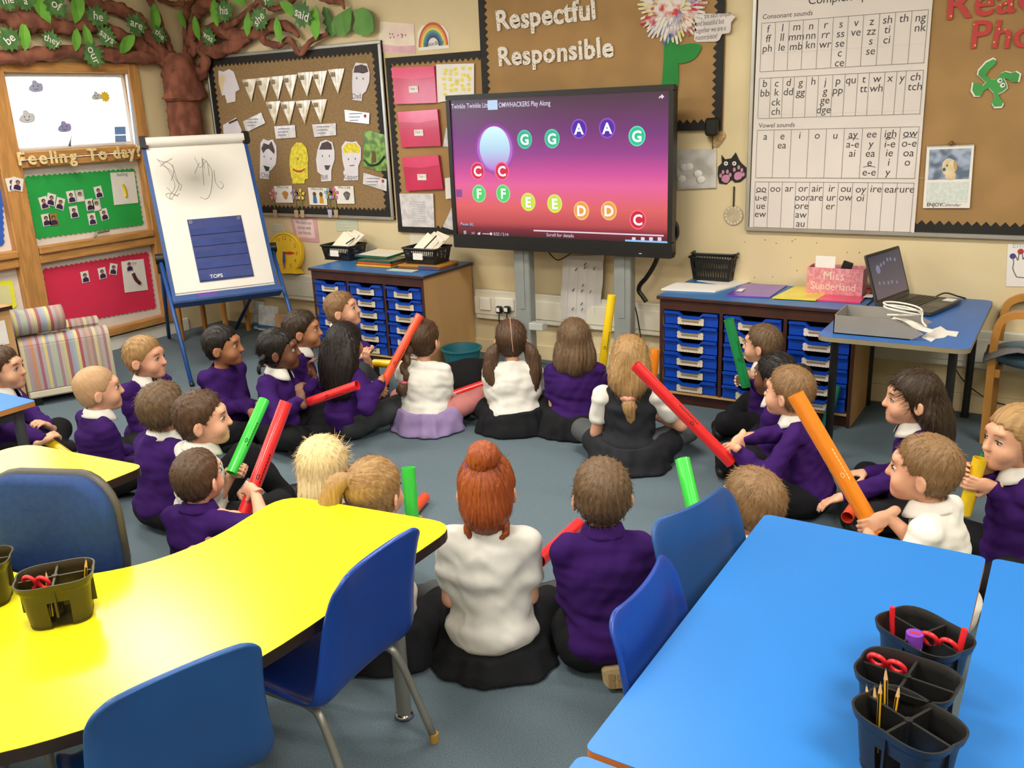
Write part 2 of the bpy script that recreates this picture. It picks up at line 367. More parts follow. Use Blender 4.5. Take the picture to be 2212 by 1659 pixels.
for path, rad in (
    ([(-190, -30), (-90, 5), (0, 32), (30, 46), (62, 46), (95, 52), (130, 60), (165, 58), (210, 60), (270, 80), (310, 103), (350, 124), (372, 138)], [.04, .04, .05, .075, .08, .05, .045, .045, .05, .05, .06]),
    ([(90, -70), (130, -30), (178, 0), (215, 12), (265, 23), (300, 43), (316, 70), (335, 97), (365, 132)], [.045, .05, .05, .05, .045, .045, .06]),
    ([(-200, 118), (-90, 128), (0, 124), (60, 121), (110, 114), (180, 112), (230, 116), (290, 124), (340, 126), (365, 136)], [.05, .05, .05, .05, .05, .05, .06]),
    ([(300, -30), (318, -5), (335, 20), (350, 60), (362, 90), (372, 125)], [.022, .025, .025, .028, .035]),
    ([(322, -22), (345, -2), (370, 8), (398, 8)], [.02, .02, .02, .025]),
    ([(425, -25), (415, 0), (404, 18), (401, 45), (402, 85), (404, 118)], [.03, .05, .035, .03, .03, .035]),
    ([(470, -20), (448, 5), (430, 22), (424, 40), (418, 62), (412, 88), (420, 104), (404, 128)], [.09, .08, .05, .035, .05, .055, .04, .05]),
    ([(416, 150), (425, 158), (438, 155), (444, 130), (440, 105), (446, 72), (470, 64), (500, 76), (540, 74), (580, 60), (608, 54), (628, 62), (646, 80)], [.06, .06, .05, .05, .06, .06, .055, .055, .05, .05, .045, .03, .012]),
    ([(468, 64), (505, 48), (540, 20), (565, -5)], [.035, .028, .022, .02]),
    ([(440, 105), (470, 108), (505, 98), (540, 80)], [.06, .06, .05, .04]),
    ([(568, 72), (572, 90), (600, 97), (626, 86), (640, 108), (652, 116), (668, 92), (708, 72)], [.03, .028, .024, .024, .022, .022, .018]),
    ([(560, 2), (585, 17), (608, 16), (640, -5)], [.02, .022, .02, .02]),
    ([(690, -4), (722, 2), (738, 4), (744, 20)], [.02, .025, .02, .008])): tb(path, rad)
m_leaf = M('bright_green_card', '6EAE3C', 0.7, 0.10, 10); m_leaf2 = M('dark_green_print', '4F7F42', 0.6, 0.22, 18); m_leafw = m_paper
def fr_at(px, py, off):
    p = wall_pt(px, py, off)
    if p[0] < XL+off+.001: return (lambda u, v, d: (XL+off+d-TO[0], p[1]+u-TO[1], p[2]+v-TO[2])), 1
    return (lambda u, v, d: (p[0]+u-TO[0], YW-off-d-TO[1], p[2]+v-TO[2])), 0
def rot2(pts, a, s=1.0): a = math.radians(a); return [((x*math.cos(a)-y*math.sin(a))*s, (x*math.sin(a)+y*math.cos(a))*s) for x, y in pts]
LEAF = [(0, -.075), (.022, -.05), (.034, -.01), (.028, .03), (.012, .06), (0, .075), (-.02, .05), (-.032, .01), (-.026, -.035)]
MAPLE = [(0, .075), (.012, .045), (.028, .055), (.03, .03), (.058, .045), (.05, .018), (.075, .01), (.052, -.008), (.06, -.03), (.034, -.03), (.03, -.055), (.012, -.045), (0, -.065), (-.014, -.045), (-.032, -.055), (-.034, -.03), (-.06, -.03), (-.052, -.006), (-.075, .012), (-.05, .02), (-.056, .046), (-.03, .032), (-.026, .056), (-.012, .046)]
def bent(out, fr, off, bend=.25):                                                     # a leaf is a folded card with a midrib crease, standing off the wall
    n = len(out); ctr = fr(0, 0, off)
    up = [fr(u, v, off+abs(u)*bend) for u, v in out]; mb = MB()
    mb.add([ctr]+up, [(0, i+1, (i+1) % n+1) for i in range(n)]); c2 = fr(0, 0, off-.003); mb.add([c2]+[fr(u, v, off+abs(u)*bend-.003) for u, v in out], [(0, (i+1) % n+1, i+1) for i in range(n)])
    return mb
for px, py, a, s in ((80, 15, 25, 1.35), (160, 16, -20, 1.4), (46, 80, -8, 1.1), (158, 87, -15, .95), (182, 79, 5, .95), (266, 96, -50, 1.2), (328, 40, -5, 1.25), (402, 44, 25, .9), (433, 62, 8, 1.1), (473, 28, 0, 1.25), (525, 0, 65, 1.05), (543, 52, -15, 1.05), (633, 20, 55, 1.1), (689, 50, -8, 1.35), (609, 66, 5, 1.1), (356, 182, 10, .7)):
    fr, _ = fr_at(px, py, .075); bent(rot2(LEAF, a, s*1.1), fr, .03).build('leaf', m_leaf, tree)
for px, py, a, s, w in ((10, 2, 10, 1.0, 'me'), (48, 4, 0, 1.0, 'a'), (114, 12, -35, 1.3, 'of'), (205, 37, -10, 1.25, 'he'), (288, 54, -18, 1.25, 'are'), (338, 76, -40, 1.0, 'the'), (14, 86, 35, 1.2, 'be'), (105, 88, -20, 1.0, 'they'), (224, 80, -35, 1.15, 'says'), (195, 120, -70, 1.3, 'our'), (492, 24, -5, 1.3, 'his'), (568, 42, 35, 1.3, 'she'), (660, 33, -25, 1.4, 'said'), (458, 80, -30, 1.1, 'was'), (587, -4, 20, 1.0, 'you')):
    fr, lw = fr_at(px, py, .095); l = bent(rot2(MAPLE, a, s), fr, .03, .05).build('word_leaf', m_leaf2, tree)
    t = MB(); sz = .062*s; put_text(t, w, *rot2([(0, -.018)], a, s)[0], sz, fr, .037, math.radians(a), 'c', .012); t.build('word', m_paper, l)
m_leaf3 = M('large_green_paper', '5E9440', 0.6, 0.1, 8)
for pts, mt in (([(708, 15), (716, 18), (722, 32), (728, 45), (736, 60), (738, 75), (728, 80), (718, 76), (712, 66), (716, 58), (707, 50), (712, 40), (706, 30)], m_leaf2), ([(771, 16), (772, 40), (768, 66), (755, 78), (742, 79), (730, 70), (728, 54), (733, 38), (748, 26)], m_leaf3), ([(774, 23), (792, 17), (808, 24), (818, 38), (821, 66), (808, 76), (792, 78), (780, 74), (774, 62), (778, 44)], m_leaf3)):
    P = pxb(pts); c = np.mean(P, 0); fr = (lambda u, v, d, c=c: (c[0]+u-TO[0], YW-.02-d-TO[1], c[1]+v-TO[2])); bent([(x-c[0], z-c[1]) for x, z in P], fr, .02, .2).build('large_leaf', mt, tree)
# ================================================================ LEFT WALL DISPLAYS
def sheet(name, pts, fr, d, mat, parent=None, th=.002, **k):
    return MB().prism(pts, d, d+th, fr).build(name, mat, parent)
def lp(l): return pxl(l)
# weather poster on the window pane (translucent paper, lit by the day behind it)
wp = tag(MB().prism([(3.545, 1.47), (4.372, 1.465), (4.40, 1.945), (3.545, 1.945)], 0, .002, lambda u, v, d: (XL-.028+d, u, v)).build('weather_poster', M('translucent_poster_paper', 'FFFFFF', 0.7, 0.0, translucent=.55)), 'white weather poster of little clouds taped over the bright window', 'poster')
FWP = lambda u, v, d: (XL-.025+d, u, v)
def cloud(pc, w, mat, line, extra=None):
    c = onl(*pc, -.025); r = w
    o = cspline([(c[0]+r*x, c[1]+r*y) for x, y in ((-1, -.3), (-.75, .15), (-.45, .35), (-.3, .75), (.15, .8), (.4, .5), (.85, .45), (1, .05), (.8, -.45), (.2, -.6), (-.5, -.6))], 4)
    k = MB().prism(o, .0006, .0012, FWP).build('cloud_outline', line, wp)
    c2 = [(c[0]+(p[0]-c[0])*.93, c[1]+(p[1]-c[1])*.93) for p in o]; MB().prism(c2, .0013, .0018, FWP).build('cloud_print', mat, wp)
    f = MB(); 
    for s in (-1, 1): f.disc((c[0]+s*.3*r, c[1]+.1*r), .05*r+.002, FWP, .0022, 8)
    f.strip([FWP(c[0]+r*.3*x, c[1]-r*(.3-.18*x*x), .0022) for x in np.linspace(-1, 1, 7)], [FWP(c[0]+r*.3*x, c[1]-r*(.38-.18*x*x), .0022) for x in np.linspace(-1, 1, 7)]); f.build('cloud_face', M('grey_ink', '55556A', .7), wp)
m_lil = M('lilac_ink', 'E2E4FA', .7, .02, translucent=.6); m_lil2 = M('violet_ink', 'D4CEF4', .7, .02, translucent=.6); m_ink = M('dark_grey_ink', '5A5A60', .7)
cloud((77, 188), .052, m_lil, M('blue_grey_ink', 'B4BADC', .7, translucent=.5)); cloud((58, 254), .055, M('white_ink', 'FFFFFF', .7, 0, translucent=.55), M('grey_ink', '55556A')); cloud((139, 275), .052, m_lil2, M('blue_grey_ink', '8890B8')); cloud((208, 208), .04, M('white_ink', 'FFFFFF'), M('pale_grey_ink', 'C8C8D0', .7))
c = onl(227, 209, -.025); MB().prism([(c[0]+math.cos(a*math.pi/10)*(.042 if a % 2 else .03), c[1]+math.sin(a*math.pi/10)*(.042 if a % 2 else .03)) for a in range(20)], .0003, .0006, FWP).build('sun_print', M('yellow_ink', 'F2CF3A', .7), wp)
MB().strip([FWP(*onl(x, y, -.025), .002) for x, y in ((156, 290), (151, 302), (147, 315))], [FWP(*onl(x, y, -.025), .002) for x, y in ((157, 290), (153, 302), (153, 317))]).build('crease_line', m_ink, wp)
b = MB()
for q in ([(247, 274), (271, 273), (272, 290), (248, 291)], [(248, 293), (272, 292), (273, 306), (249, 307)]): b.prism(pxl(q, -.025), .0005, .001, FWP)
b.build('credit_box', M('mid_blue_ink', '6F93C6', .7, .1), wp)
tag(MB().prism(pxl([(276, 160), (290, 162), (309, 318), (296, 322)], .03), .0, .02, lambda u, v, d: (XL+.0+d, u, v)).build('folded_window_blind', M('pale_blue_blind', 'C9D4E8', .6, .03)), 'pale folded blind hanging at the right edge of the window', 'blind')
# word letters on the rail
m_gold = M('gold_card', 'E0C07A', 0.5, 0.35, 60, hex2='F4E3B4', kind='noise')
def word_on(name, text, p0, p1, size, fr, d, mat, label, cat='lettering', off=.03, th=.006, onf=None, jitter=.3, sx=1.0, free=0):
    (u0, v0), (u1, v1) = onf(*p0), onf(*p1); w = textw(text, size, off); k = (u1-u0)/w*1.0 if not free else free
    e = empty(name, fr(u0, v0, d)); o = np.array(fr(u0, v0, d)); x = 0
    ang = math.atan2(v1-v0, u1-u0)
    for ch in text:
        g = glyph(ch, off)
        if ch != ' ':
            mb = MB(); put_text(mb, ch, u0+x*k, v0+(v1-v0)*x/w+random.uniform(-1, 1)*size*.04*jitter, size, fr, d, ang+random.uniform(-1, 1)*.12*jitter, off=off, thick=th, sx=sx)
            mb.v = [tuple(np.array(p)-o) for p in mb.v]; mb.build('letter', mat, e)
        x += g[2]*size
    return tag(e, label, cat)
word_on('word_lettering', 'Feeling', (28, 357), (160, 349), .115, FL, .058, m_gold, 'gold card letters spelling Feeling on the pine rail', onf=onl)
word_on('word_lettering', 'To day?', (180, 347), (296, 337), .115, FL, .058, m_gold, 'gold card letters spelling To day with a question mark on the pine rail', onf=onl)
# backing sheets and scalloped papers
def scal(name, px, mat, label, d=.004, amp=.010, step=.038):
    P = pxl(px, -.03); P = P[::-1] if sum((b[0]-a[0])*(b[1]+a[1]) for a, b in zip(P, P[1:]+P[:1])) > 0 else P
    return tag(MB().prism(scallop(P, step, amp), d, d+.003, lambda u, v, dd: (XL-.03+dd, u, v)).build(name, mat), label, 'display paper')
FLI = lambda u, v, dd: (XL-.03+dd, u, v)
gp = scal('scalloped_display_paper', [(54, 383), (288, 366), (307, 484), (79, 514)], M('green_poster_paper', '21A548', .75, .04), 'bright green scalloped display paper with small pupil photos')
rp = scal('scalloped_display_paper', [(93, 583), (318, 546), (334, 664), (114, 704)], M('red_poster_paper', 'DC2C52', .75, .06, 2), 'red scalloped display paper below the green one')
bp_ = scal('scalloped_display_paper', [(-80, 400), (2, 396), (6, 528), (-70, 540)], M('blue_poster_paper', '2F5FC4', .75, .04), 'blue scalloped paper cut off by the left picture edge')
yb = MB(); P = pxl([(-60, 612), (24, 607), (34, 662), (-50, 680)], -.03)
yo = scallop(P[::-1], .038, .010)
yb.prism(yo, .004, .006, FLI).build('paper', M('neon_yellow_paper', 'F0F13C', .7, .03)); yb = bpy.data.objects['paper']; yb.name = 'scalloped_display_paper'; tag(yb, 'neon yellow scalloped border paper behind the pine cupboard', 'display paper')
c = np.mean(P, 0); MB().prism([(c[0]+(a-c[0])*.82, c[1]+(b-c[1])*.72) for a, b in P], .0062, .0075, FLI).build('pale_centre', M('pale_yellow_paper', 'E4DFA8', .7), yb)
# posters on the green / red papers: sheets with faint lettering and loose colour strokes only
def poster(px, label, strokes, title):
    P = pxl(px, -.03); o = tag(MB().prism(P, .009, .011, FLI).build('small_poster', m_paper), label, 'poster')
    for mat, path, r in strokes:
        Q = [FLI(*onl(x, y, -.03), .0118) for x, y in path]; MB().tube(spline(Q, 4), r, 5).build('paint_stroke', mat, o)
    t = MB(); x, z = onl(*title[1], -.03); put_text(t, title[0], x, z, .035, FLI, .0115, title[2], 'c', .0); t.build('writing', m_ink, o)
poster([(236, 373), (288, 371), (297, 438), (245, 443)], 'pale poster with a yellow brush mark pinned on the green paper', [(M('yellow_paint', 'E3C62F', .6), [(262, 398), (268, 410), (270, 425)], .012)], ('feeling', (262, 380), .0))
poster([(260, 565), (308, 559), (318, 626), (268, 632)], 'pale poster with a dark brush mark pinned on the red paper', [(M('maroon_paint', '5A2228', .6), [(285, 590), (291, 603), (300, 612)], .014)], ('angry', (284, 572), .0))
# pupil photo cards: white print, purple jumper, plain head
m_card = M('photo_white', 'E8E4E0', .4, .02); m_jum = M('photo_purple', '3A2350', .5); m_skin_p = M('photo_skin', 'A87E6A', .5); m_hair_p = M('photo_hair', '3A2A22', .5)
def photo(px, py, ang, label, fr=FLI, onf=lambda a, b: onl(a, b, -.03), d=.010, w=.062, h=.082, bgm=None, cloth=None):
    u, v = onf(px, py); o = np.array(fr(u, v, d)); e = empty('photo_card', o)
    def R(p): a = math.radians(ang); return [(u+x*math.cos(a)-y*math.sin(a), v+x*math.sin(a)+y*math.cos(a)) for x, y in p]
    def bl(n, p, dd, mat): mb = MB().prism(R(p), dd, dd+.0012, fr); mb.v = [tuple(np.array(q)-o) for q in mb.v]; mb.build(n, mat, e)
    bl('print', [(-w/2, -h/2), (w/2, -h/2), (w/2, h/2), (-w/2, h/2)], d, bgm or m_card)
    bl('jumper_print', [(-.024, -.036), (.024, -.036), (.022, -.012), (.01, -.004), (-.01, -.004), (-.022, -.012)], d+.0013, cloth or m_jum)
    bl('hair_print', arcpts((0, .013), .0145, 0, 360, 10)[:-1], d+.0013, m_hair_p); bl('face_print', [(.011*math.cos(a)*.9, .008+.0125*math.sin(a)) for a in np.linspace(0, 5.7, 9)], d+.0027, m_skin_p)
    tag(e, label, 'photo', 'pupil photo cards'); return e
for px, py, a, lb in ((93, 438, 8, 'leftmost pupil photo on the green paper'), (108, 431, -20, 'tilted pupil photo second from left on the green paper'), (128, 440, -22, 'pupil photo tilted right, third from left on the green paper'),
    (152, 425, 4, 'pupil photo in dark jumper at upper middle of the green paper'), (171, 423, 2, 'pupil photo in white at upper middle of the green paper'), (211, 415, 6, 'highest pupil photo on the green paper'), (192, 442, 3, 'pupil photo in jumper right of centre on the green paper'), (207, 443, 2, 'pupil photo in white shirt right of centre on the green paper'),
    (158, 458, 2, 'single pupil photo in the middle of the green paper'), (98, 475, 2, 'pupil photo at bottom left of the green paper'), (114, 474, 2, 'brown toned pupil photo at bottom left of the green paper'), (197, 473, 2, 'lowest pupil photo on the green paper'), (223, 463, 6, 'rightmost pupil photo on the green paper below the poster'),
    (182, 598, 2, 'leftmost pupil photo on the red paper'), (219, 590, 2, 'middle pupil photo on the red paper'), (243, 581, -16, 'tilted pupil photo beside the poster on the red paper'), (277, 574, 0, 'small pupil photo stuck on the red paper poster')):
    w = 'white' in lb; photo(px, py, a, lb, cloth=m_card if w else None, bgm=M('photo_brown', 'A8823E', .5) if 'brown' in lb else (M('photo_grey', 'CFCBC6', .5) if w else None), d=.013 if px == 277 or px == 108 else .010)
for px, a, lb in ((26, 5, 'left of two overlapping pupil photos on the pine post'), (37, -18, 'right of two overlapping pupil photos on the pine post')):
    photo(px, 398, a, lb, FL, lambda a_, b_: onl(a_, b_, .03), .031 if px == 26 else .034, .075, .085)
# metal window catches on the green sheet
tag(MB().tube([FLI(*onl(x, y, -.03), .03) for x, y in ((199, 512), (204, 503), (230, 498))], .008, 6).build('window_catch', M('dull_brass', '8A8272', .4, metal=.6)), 'bent metal window catch below the green paper', 'catch')
# ================================================================ BACK WALL DISPLAYS
m_hess = M('hessian_cloth', '927752', 0.9, 0.10, 60, 0.35, 300)
m_kraft = M('brown_kraft_paper', 'A4804F', 0.75, 0.07, 5, 0.15, 12)
m_bord = M('black_border_card', '1B1815', 0.7, 0.1)
def wavy(u0, v0, u1, v1, wid, step=.042, amp=.011, inner=1):                          # strip along a line; inner edge wavy (left side of travel = inner)
    a, b = np.array((u0, v0)), np.array((u1, v1)); L = np.linalg.norm(b-a); t = (b-a)/L; n = np.array([-t[1], t[0]])*inner
    k = max(2, round(L/step)); E = []
    for j in range(k*4+1):
        s = j/(k*4); E.append(tuple(a+t*L*s+n*(wid+amp*math.sin(2*math.pi*s*k))))
    return [tuple(a), tuple(b)]+E[::-1]
def board(name, x0, z0, x1, z1, label, cloth, frame=None, bw=.05, sides='lrtb', th=.018, cat='noticeboard'):
    e = empty(name, (x0, YW-.0012, z0)); F = lambda u, v, d: (u-x0, -d, v-z0)
    MB().box((0, -th, 0), (x1-x0, 0, z1-z0)).build('backing_cloth', cloth, e)
    if frame:
        f = .022
        for a, b in (((0, 0), (x1-x0, f)), ((0, z1-z0-f), (x1-x0, z1-z0)), ((0, f), (f, z1-z0-f)), ((x1-x0-f, f), (x1-x0, z1-z0-f))): MB().box((a[0], -th-.012, a[1]), (b[0], 0.0, b[1]), .003).build('frame_rail', frame, e)
    g = .022 if frame else 0
    S = dict(b=(x0+g, z0+g, x1-g, z0+g, 1), t=(x1-g, z1-g, x0+g, z1-g, 1), r=(x1-g, z0+g, x1-g, z1-g, 1), l=(x0+g, z1-g, x0+g, z0+g, 1))
    for i, s in enumerate(sides): MB().prism(wavy(*S[s][:4], bw), th+.001+.0015*i, th+.003+.0015*i, F).build('scalloped_border', m_bord, e)
    return tag(e, label, cat)
board('display_board', -5.81, .89, -4.09, 2.075, 'hessian display board with aluminium frame behind the flip chart easel', m_hess, m_alu)
board('display_board', -4.06, .81, -3.30, 1.96, 'narrow brown display board with pink wallets beside the screen', m_kraft, None, .045, 'ltb')
board('display_board', -3.30, 1.45, -1.735, 2.70, 'brown paper display board above the screen with a handprint flower', m_kraft, None, .05)
board('display_board', -1.585, .905, .75, 2.16, 'aluminium framed board with brown paper and sound chart on the right', m_kraft, m_alu, .05, 'brt')
MB().box((-1.562, YW-.024, .93), (-1.54, YW-.019, 2.13)).build('black_edge_strip', m_bord); o = bpy.data.objects['black_edge_strip']; tag(o, 'thin black edging strip left of the sound chart', 'strip')
D = .024
def pin(name, px, mat, label, cat, d=D, th=.002, group=None, off=D):
    return tag(MB().prism(pxb(px, off), d, d+th, FB).build(name, mat), label, cat, group)
# --- pennants
m_pen = M('laminated_pennant', 'C9B48A', 0.12, 0.3, 16, coat=.9, hex2='F0EADB'); m_pend = M('pennant_print', '8E7B5E', .4, .3, 60)  # pale streaks in the pennant colour stand in for white shine on the laminate
pen = []
for i, (x, y) in enumerate(((539, 171), (568, 168), (597, 165), (626, 162), (660, 156), (690, 154), (727, 149))): pen.append((x, y, 0, i))
for i, (x, y) in enumerate(((590, 219), (622, 219), (655, 217), (690, 215))): pen.append((x, y, 1, i))
NTH = ('first', 'second', 'third', 'fourth', 'fifth', 'sixth', 'seventh')
for x, y, row, i in pen:
    u, v = onb(x, y, D); w, h = .076, .165; e = empty('bunting_pennant', (u, YW-D, v))
    G = [[(-w*(1-t)*(1-2*s), -.004-.010*math.sin(math.pi*s)*(1-t)-.006*t, -h*t) for s in np.linspace(0, 1, 5)] for t in np.linspace(0, .97, 6)]
    MB().grid([[p for p in r] for r in G]).build('pennant_card', m_pen, e, True)
    MB().box((-w*.6, -.0185, -.05), (-w*.1, -.017, -.02)).build('number_print', m_pend, e)
    tag(e, '%s laminated gold pennant from left in the %s bunting row' % (NTH[i], 'lower' if row else 'upper'), 'pennant', 'bunting pennants')
# --- paper heads (plain faces)
m_head = M('white_face_card', 'E2DEE6', .5, .03); m_hdark = M('dark_felt_tip', '4E4043', .6, .15, 40); m_hyel = M('yellow_felt_tip', 'E3D23E', .6, .15, 40); m_hred = M('red_felt_tip', 'B8452E', .6)
def head(px, outline, hair, eyes, mouth, name, label, hm, fm=m_head, tilt=0):
    o = tag(MB().prism(pxb(cpl(px, outline), D), D, D+.002, FB).build('face_cutout', fm), label, 'paper cutout', 'paper head cutouts')
    if hair: MB().prism(pxb(cpl(px, hair), D), D+.0022, D+.003, FB).build('hair_drawing', hm, o)
    if eyes:
        m = MB()
        for ex, ey in eyes: m.prism([(a, b) for a, b in [(onb(px[0]+ex, px[1]+ey, D)[0]+.005*math.cos(k), onb(px[0]+ex, px[1]+ey, D)[1]+.008*math.sin(k)) for k in np.linspace(0, 5.6, 8)]], D+.0022, D+.0028, FB)
        m.build('eye_drawing', m_ink, o)
    if mouth: MB().prism(pxb(cpl(px, mouth[0]), D), D+.0022, D+.003, FB).build('mouth_drawing', mouth[1], o)
    if name:
        t = MB(); u, v = onb(px[0]+name[1], px[1]+name[2], D); put_text(t, name[0], u, v, .05, FB, D+.0025, 0, 'c'); t.build('writing', m_ink, o)
    return o
def cpl(c, pts): return [(c[0]+x, c[1]+y) for x, y in pts]
HO = [(-16, -36), (-10, -45), (0, -41), (10, -44), (18, -30), (19, -8), (17, 10), (8, 22), (3, 24), (3, 42), (-17, 40), (-17, 15)]
head((579, 345), HO, [(-14, -24), (-9, -36), (2, -32), (8, -40), (15, -20), (14, -12), (2, -24), (-4, -22), (-10, -14)], [(-8, -7), (7, -2)], ([(-10, 12), (4, 16), (2, 24), (-4, 25)], M('dark_green_ink', '1E3A30', .6)), ('Chip', -5, 38), 'white paper head with dark fringe next to the easel', m_hdark)
head((646, 350), [(-20, -10), (-16, -30), (-6, -42), (6, -42), (16, -30), (20, -10), (19, 10), (20, 36), (13, 37), (12, 46), (-14, 47), (-14, 37), (-16, 35), (-20, 8)], None, [(-2, -7)], ([(-13, 13), (-5, 18), (5, 18), (13, 13), (13, 17), (5, 22), (-5, 22), (-13, 17)], m_hred), None, 'yellow paper head with a red smile second on the board', m_hyel, m_hyel)
head((704, 345), [(-18, -20), (-12, -38), (0, -43), (14, -38), (19, -18), (19, 0), (14, 16), (12, 24), (12, 46), (-10, 47), (-10, 32), (-18, 26), (-21, 0)], [(-14, -22), (-8, -36), (4, -40), (12, -34), (14, -22)], [(-7, -8), (8, -8)], ([(-3, 12), (10, 12), (6, 22), (0, 22)], m_hdark), ('Biff', -2, 43), 'white paper head with brown hair third on the board', m_hdark)
head((760, 345), [(-22, -28), (-14, -40), (0, -38), (10, -40), (20, -26), (20, 0), (14, 14), (14, 44), (-17, 45), (-18, 26), (-15, 22), (-20, 0)], [(-18, -14), (-18, -28), (-8, -36), (8, -36), (18, -26), (17, -14), (0, -16)], [(-7, -1), (8, -2)], ([(-4, 12), (6, 11), (6, 13), (-4, 14)], m_ink), ('Kipper', -2, 42), 'white paper head with yellow hair fourth on the board', m_hyel)
head((779, 177), [(-17, -25), (-10, -42), (4, -40), (14, -40), (20, -20), (19, 0), (12, 20), (4, 27), (3, 41), (-17, 39), (-18, 0)], [(-15, -20), (-12, -34), (2, -38), (14, -34), (17, -22), (6, -18), (-4, -20)], [(-8, -8), (6, -7)], None, ('Dad', -8, 36), 'white paper head with dark hair at the top right of the board', m_hdark)
head((495, 185), [(-23, -33), (-12, -30), (0, -36), (10, -30), (23, 8), (14, 14), (14, 34), (-4, 38), (-9, 20), (-15, 22), (-22, -5)], [(-20, -24), (-8, -22), (-14, 18), (-20, 0)], None, None, None, 'shiny folded paper head at the top left of the board', M('cream_felt_tip', 'E8D5A8', .4))
head((502, 274), [(-20, -4), (8, -20), (20, 6), (20, 26), (-18, 26)], [(-8, -10), (10, -18), (12, -14), (-6, -6)], None, None, None, 'paper head half hidden behind the top of the flip chart', m_hdark)
# --- question cards, picture cards, shiny labels
m_lam = M('laminated_card', 'DAD8DC', .12, .12, 20, coat=.7)
for i, (q, lb) in enumerate((([(526, 262), (565, 243), (574, 266), (533, 286)], 'tilted shiny card left of the lower bunting'), ([(593, 273), (638, 270), (640, 297), (597, 300)], 'shiny card under the left of the lower bunting'), ([(675, 269), (726, 266), (727, 292), (680, 296)], 'shiny card under the right of the lower bunting'), ([(745, 237), (799, 244), (798, 268), (747, 262)], 'shiny card with a red stamp at right of the board'), ([(786, 373), (836, 387), (836, 413), (785, 397)], 'sloping card with a red stamp at the board edge'))):
    o = pin('laminated_card', q, m_lam, lb, 'card', D+.003)
    t = MB(); c = np.mean(pxb(q, D), 0)
    for k in range(3): t.box((c[0]-.07, YW-D-.007, c[1]+.02-.022*k), (c[0]+.05-.02*k, YW-D-.0055, c[1]+.026-.022*k))
    t.build('printed_lines', M('grey_print', '8C8C98', .5), o)
    if 'stamp' in lb: MB().disc((c[0]+.075, c[1]+.005), .012, FB, D+.0065, 12).build('stamp', M('red_print', 'A83232', .5), o)
o = pin('jungle_picture', [(787, 285), (803, 282), (820, 288), (836, 292), (836, 368), (822, 370), (800, 364), (786, 360)], M('jungle_green_print', '6E9A3E', .25, .5, 22, coat=.4), 'green jungle picture at the right edge of the hessian board', 'picture', D+.003)
MB().tube(spline([FB(*onb(x, y, D), D+.007) for x, y in ((788, 345), (800, 356), (818, 354), (832, 338))], 4), .008, 6).build('vine_drawing', M('dark_green_ink', '1E3A30'), o)
MB().prism(pxb([(804, 325), (812, 328), (814, 350), (805, 352)], D), D+.0055, D+.0075, FB).build('trunk_drawing', M('brown_ink', '6A4A32', .6), o)
for q, lb, tx in (([(592, 402), (631, 401), (634, 438), (597, 438)], 'white story card with an orange picture at left of the flower row', 'orange'), ([(666, 405), (706, 406), (708, 443), (670, 442)], 'white story card with two small figures in the flower row', 'two'), ([(723, 402), (764, 402), (767, 440), (730, 440)], 'white story card with a grey picture at right of the flower row', 'grey')):
    o = pin('story_card', q, m_paper, lb, 'card', D+.003); c = np.mean(pxb(q, D), 0)
    t = MB(); put_text(t, 'Who is the', c[0], c[1]+.045, .026, FB, D+.0055, 0, 'c', .01); t.build('title', m_ink, o)
    if tx == 'two':
        for k, mm in ((-.03, M('blue_figure', '3D6FB0', .6)), (.035, M('amber_figure', 'D8A030', .6))):
            MB().prism([(c[0]+k+x, c[1]+y) for x, y in ((-.02, -.05), (.02, -.05), (.016, .0), (-.016, .0))], D+.0055, D+.006, FB).build('figure_print', mm, o); MB().disc((c[0]+k, c[1]+.015), .018, FB, D+.0062, 10).build('figure_head_print', M('brown_ink', '6A4A32'), o)
    else: MB().prism([(c[0]+.02+.03*math.cos(a)*(1+.3*math.sin(3*a)), c[1]-.005+.032*math.sin(a)) for a in np.linspace(0, 6, 12)], D+.0055, D+.006, FB).build('picture_print', M('orange_print', 'C98A48', .6) if tx == 'orange' else M('grey_picture_print', '6A6A6A', .6, .4, 60), o)
FLC = ('D98AA0', 'A08ABF', 'E2CC5E', '8FB4C8', 'CC6F98')
for i, ((x, y), cl, lb) in enumerate(zip(((592, 420), (638, 420), (651, 420), (711, 418), (724, 418)), FLC, ('pink', 'lilac', 'yellow', 'pale blue', 'rose'))):
    u, v = onb(x, y, D); e = empty('paper_flower', (u, YW-D-.008, v)); F = lambda a, b, d: (a, -d, b)
    for k in range(5): a = 2*math.pi*k/5+.3; MB().prism(cspline([(.012*math.cos(a), .012*math.sin(a)), (.034*math.cos(a-.4), .034*math.sin(a-.4)), (.044*math.cos(a), .044*math.sin(a)), (.034*math.cos(a+.4), .034*math.sin(a+.4))], 2), .0, .0015, F).build('petal', M('petal_'+lb.replace(' ', '_'), cl, .7), e)
    MB().disc((0, 0), .012, F, .002, 10).build('flower_centre', M('mustard_card', 'B8902E', .7), e)
    MB().box((-.004, -.0005, -.13), (.004, .0005, -.03)).build('stem', M('stem_green', '6E8A4A', .7), e)
    MB().prism([(-.022, -.115), (.022, -.115), (.016, -.17), (-.016, -.17)], .001, .004, F).build('flower_pot', M('kraft_pot_'+('lilac' if i == 3 else 'tan'), 'B9B4D0' if i == 3 else 'BCA07C', .7), e)
    tag(e, 'small %s paper flower in a pot on the board border' % lb, 'paper flower', 'paper flowers on the board border')
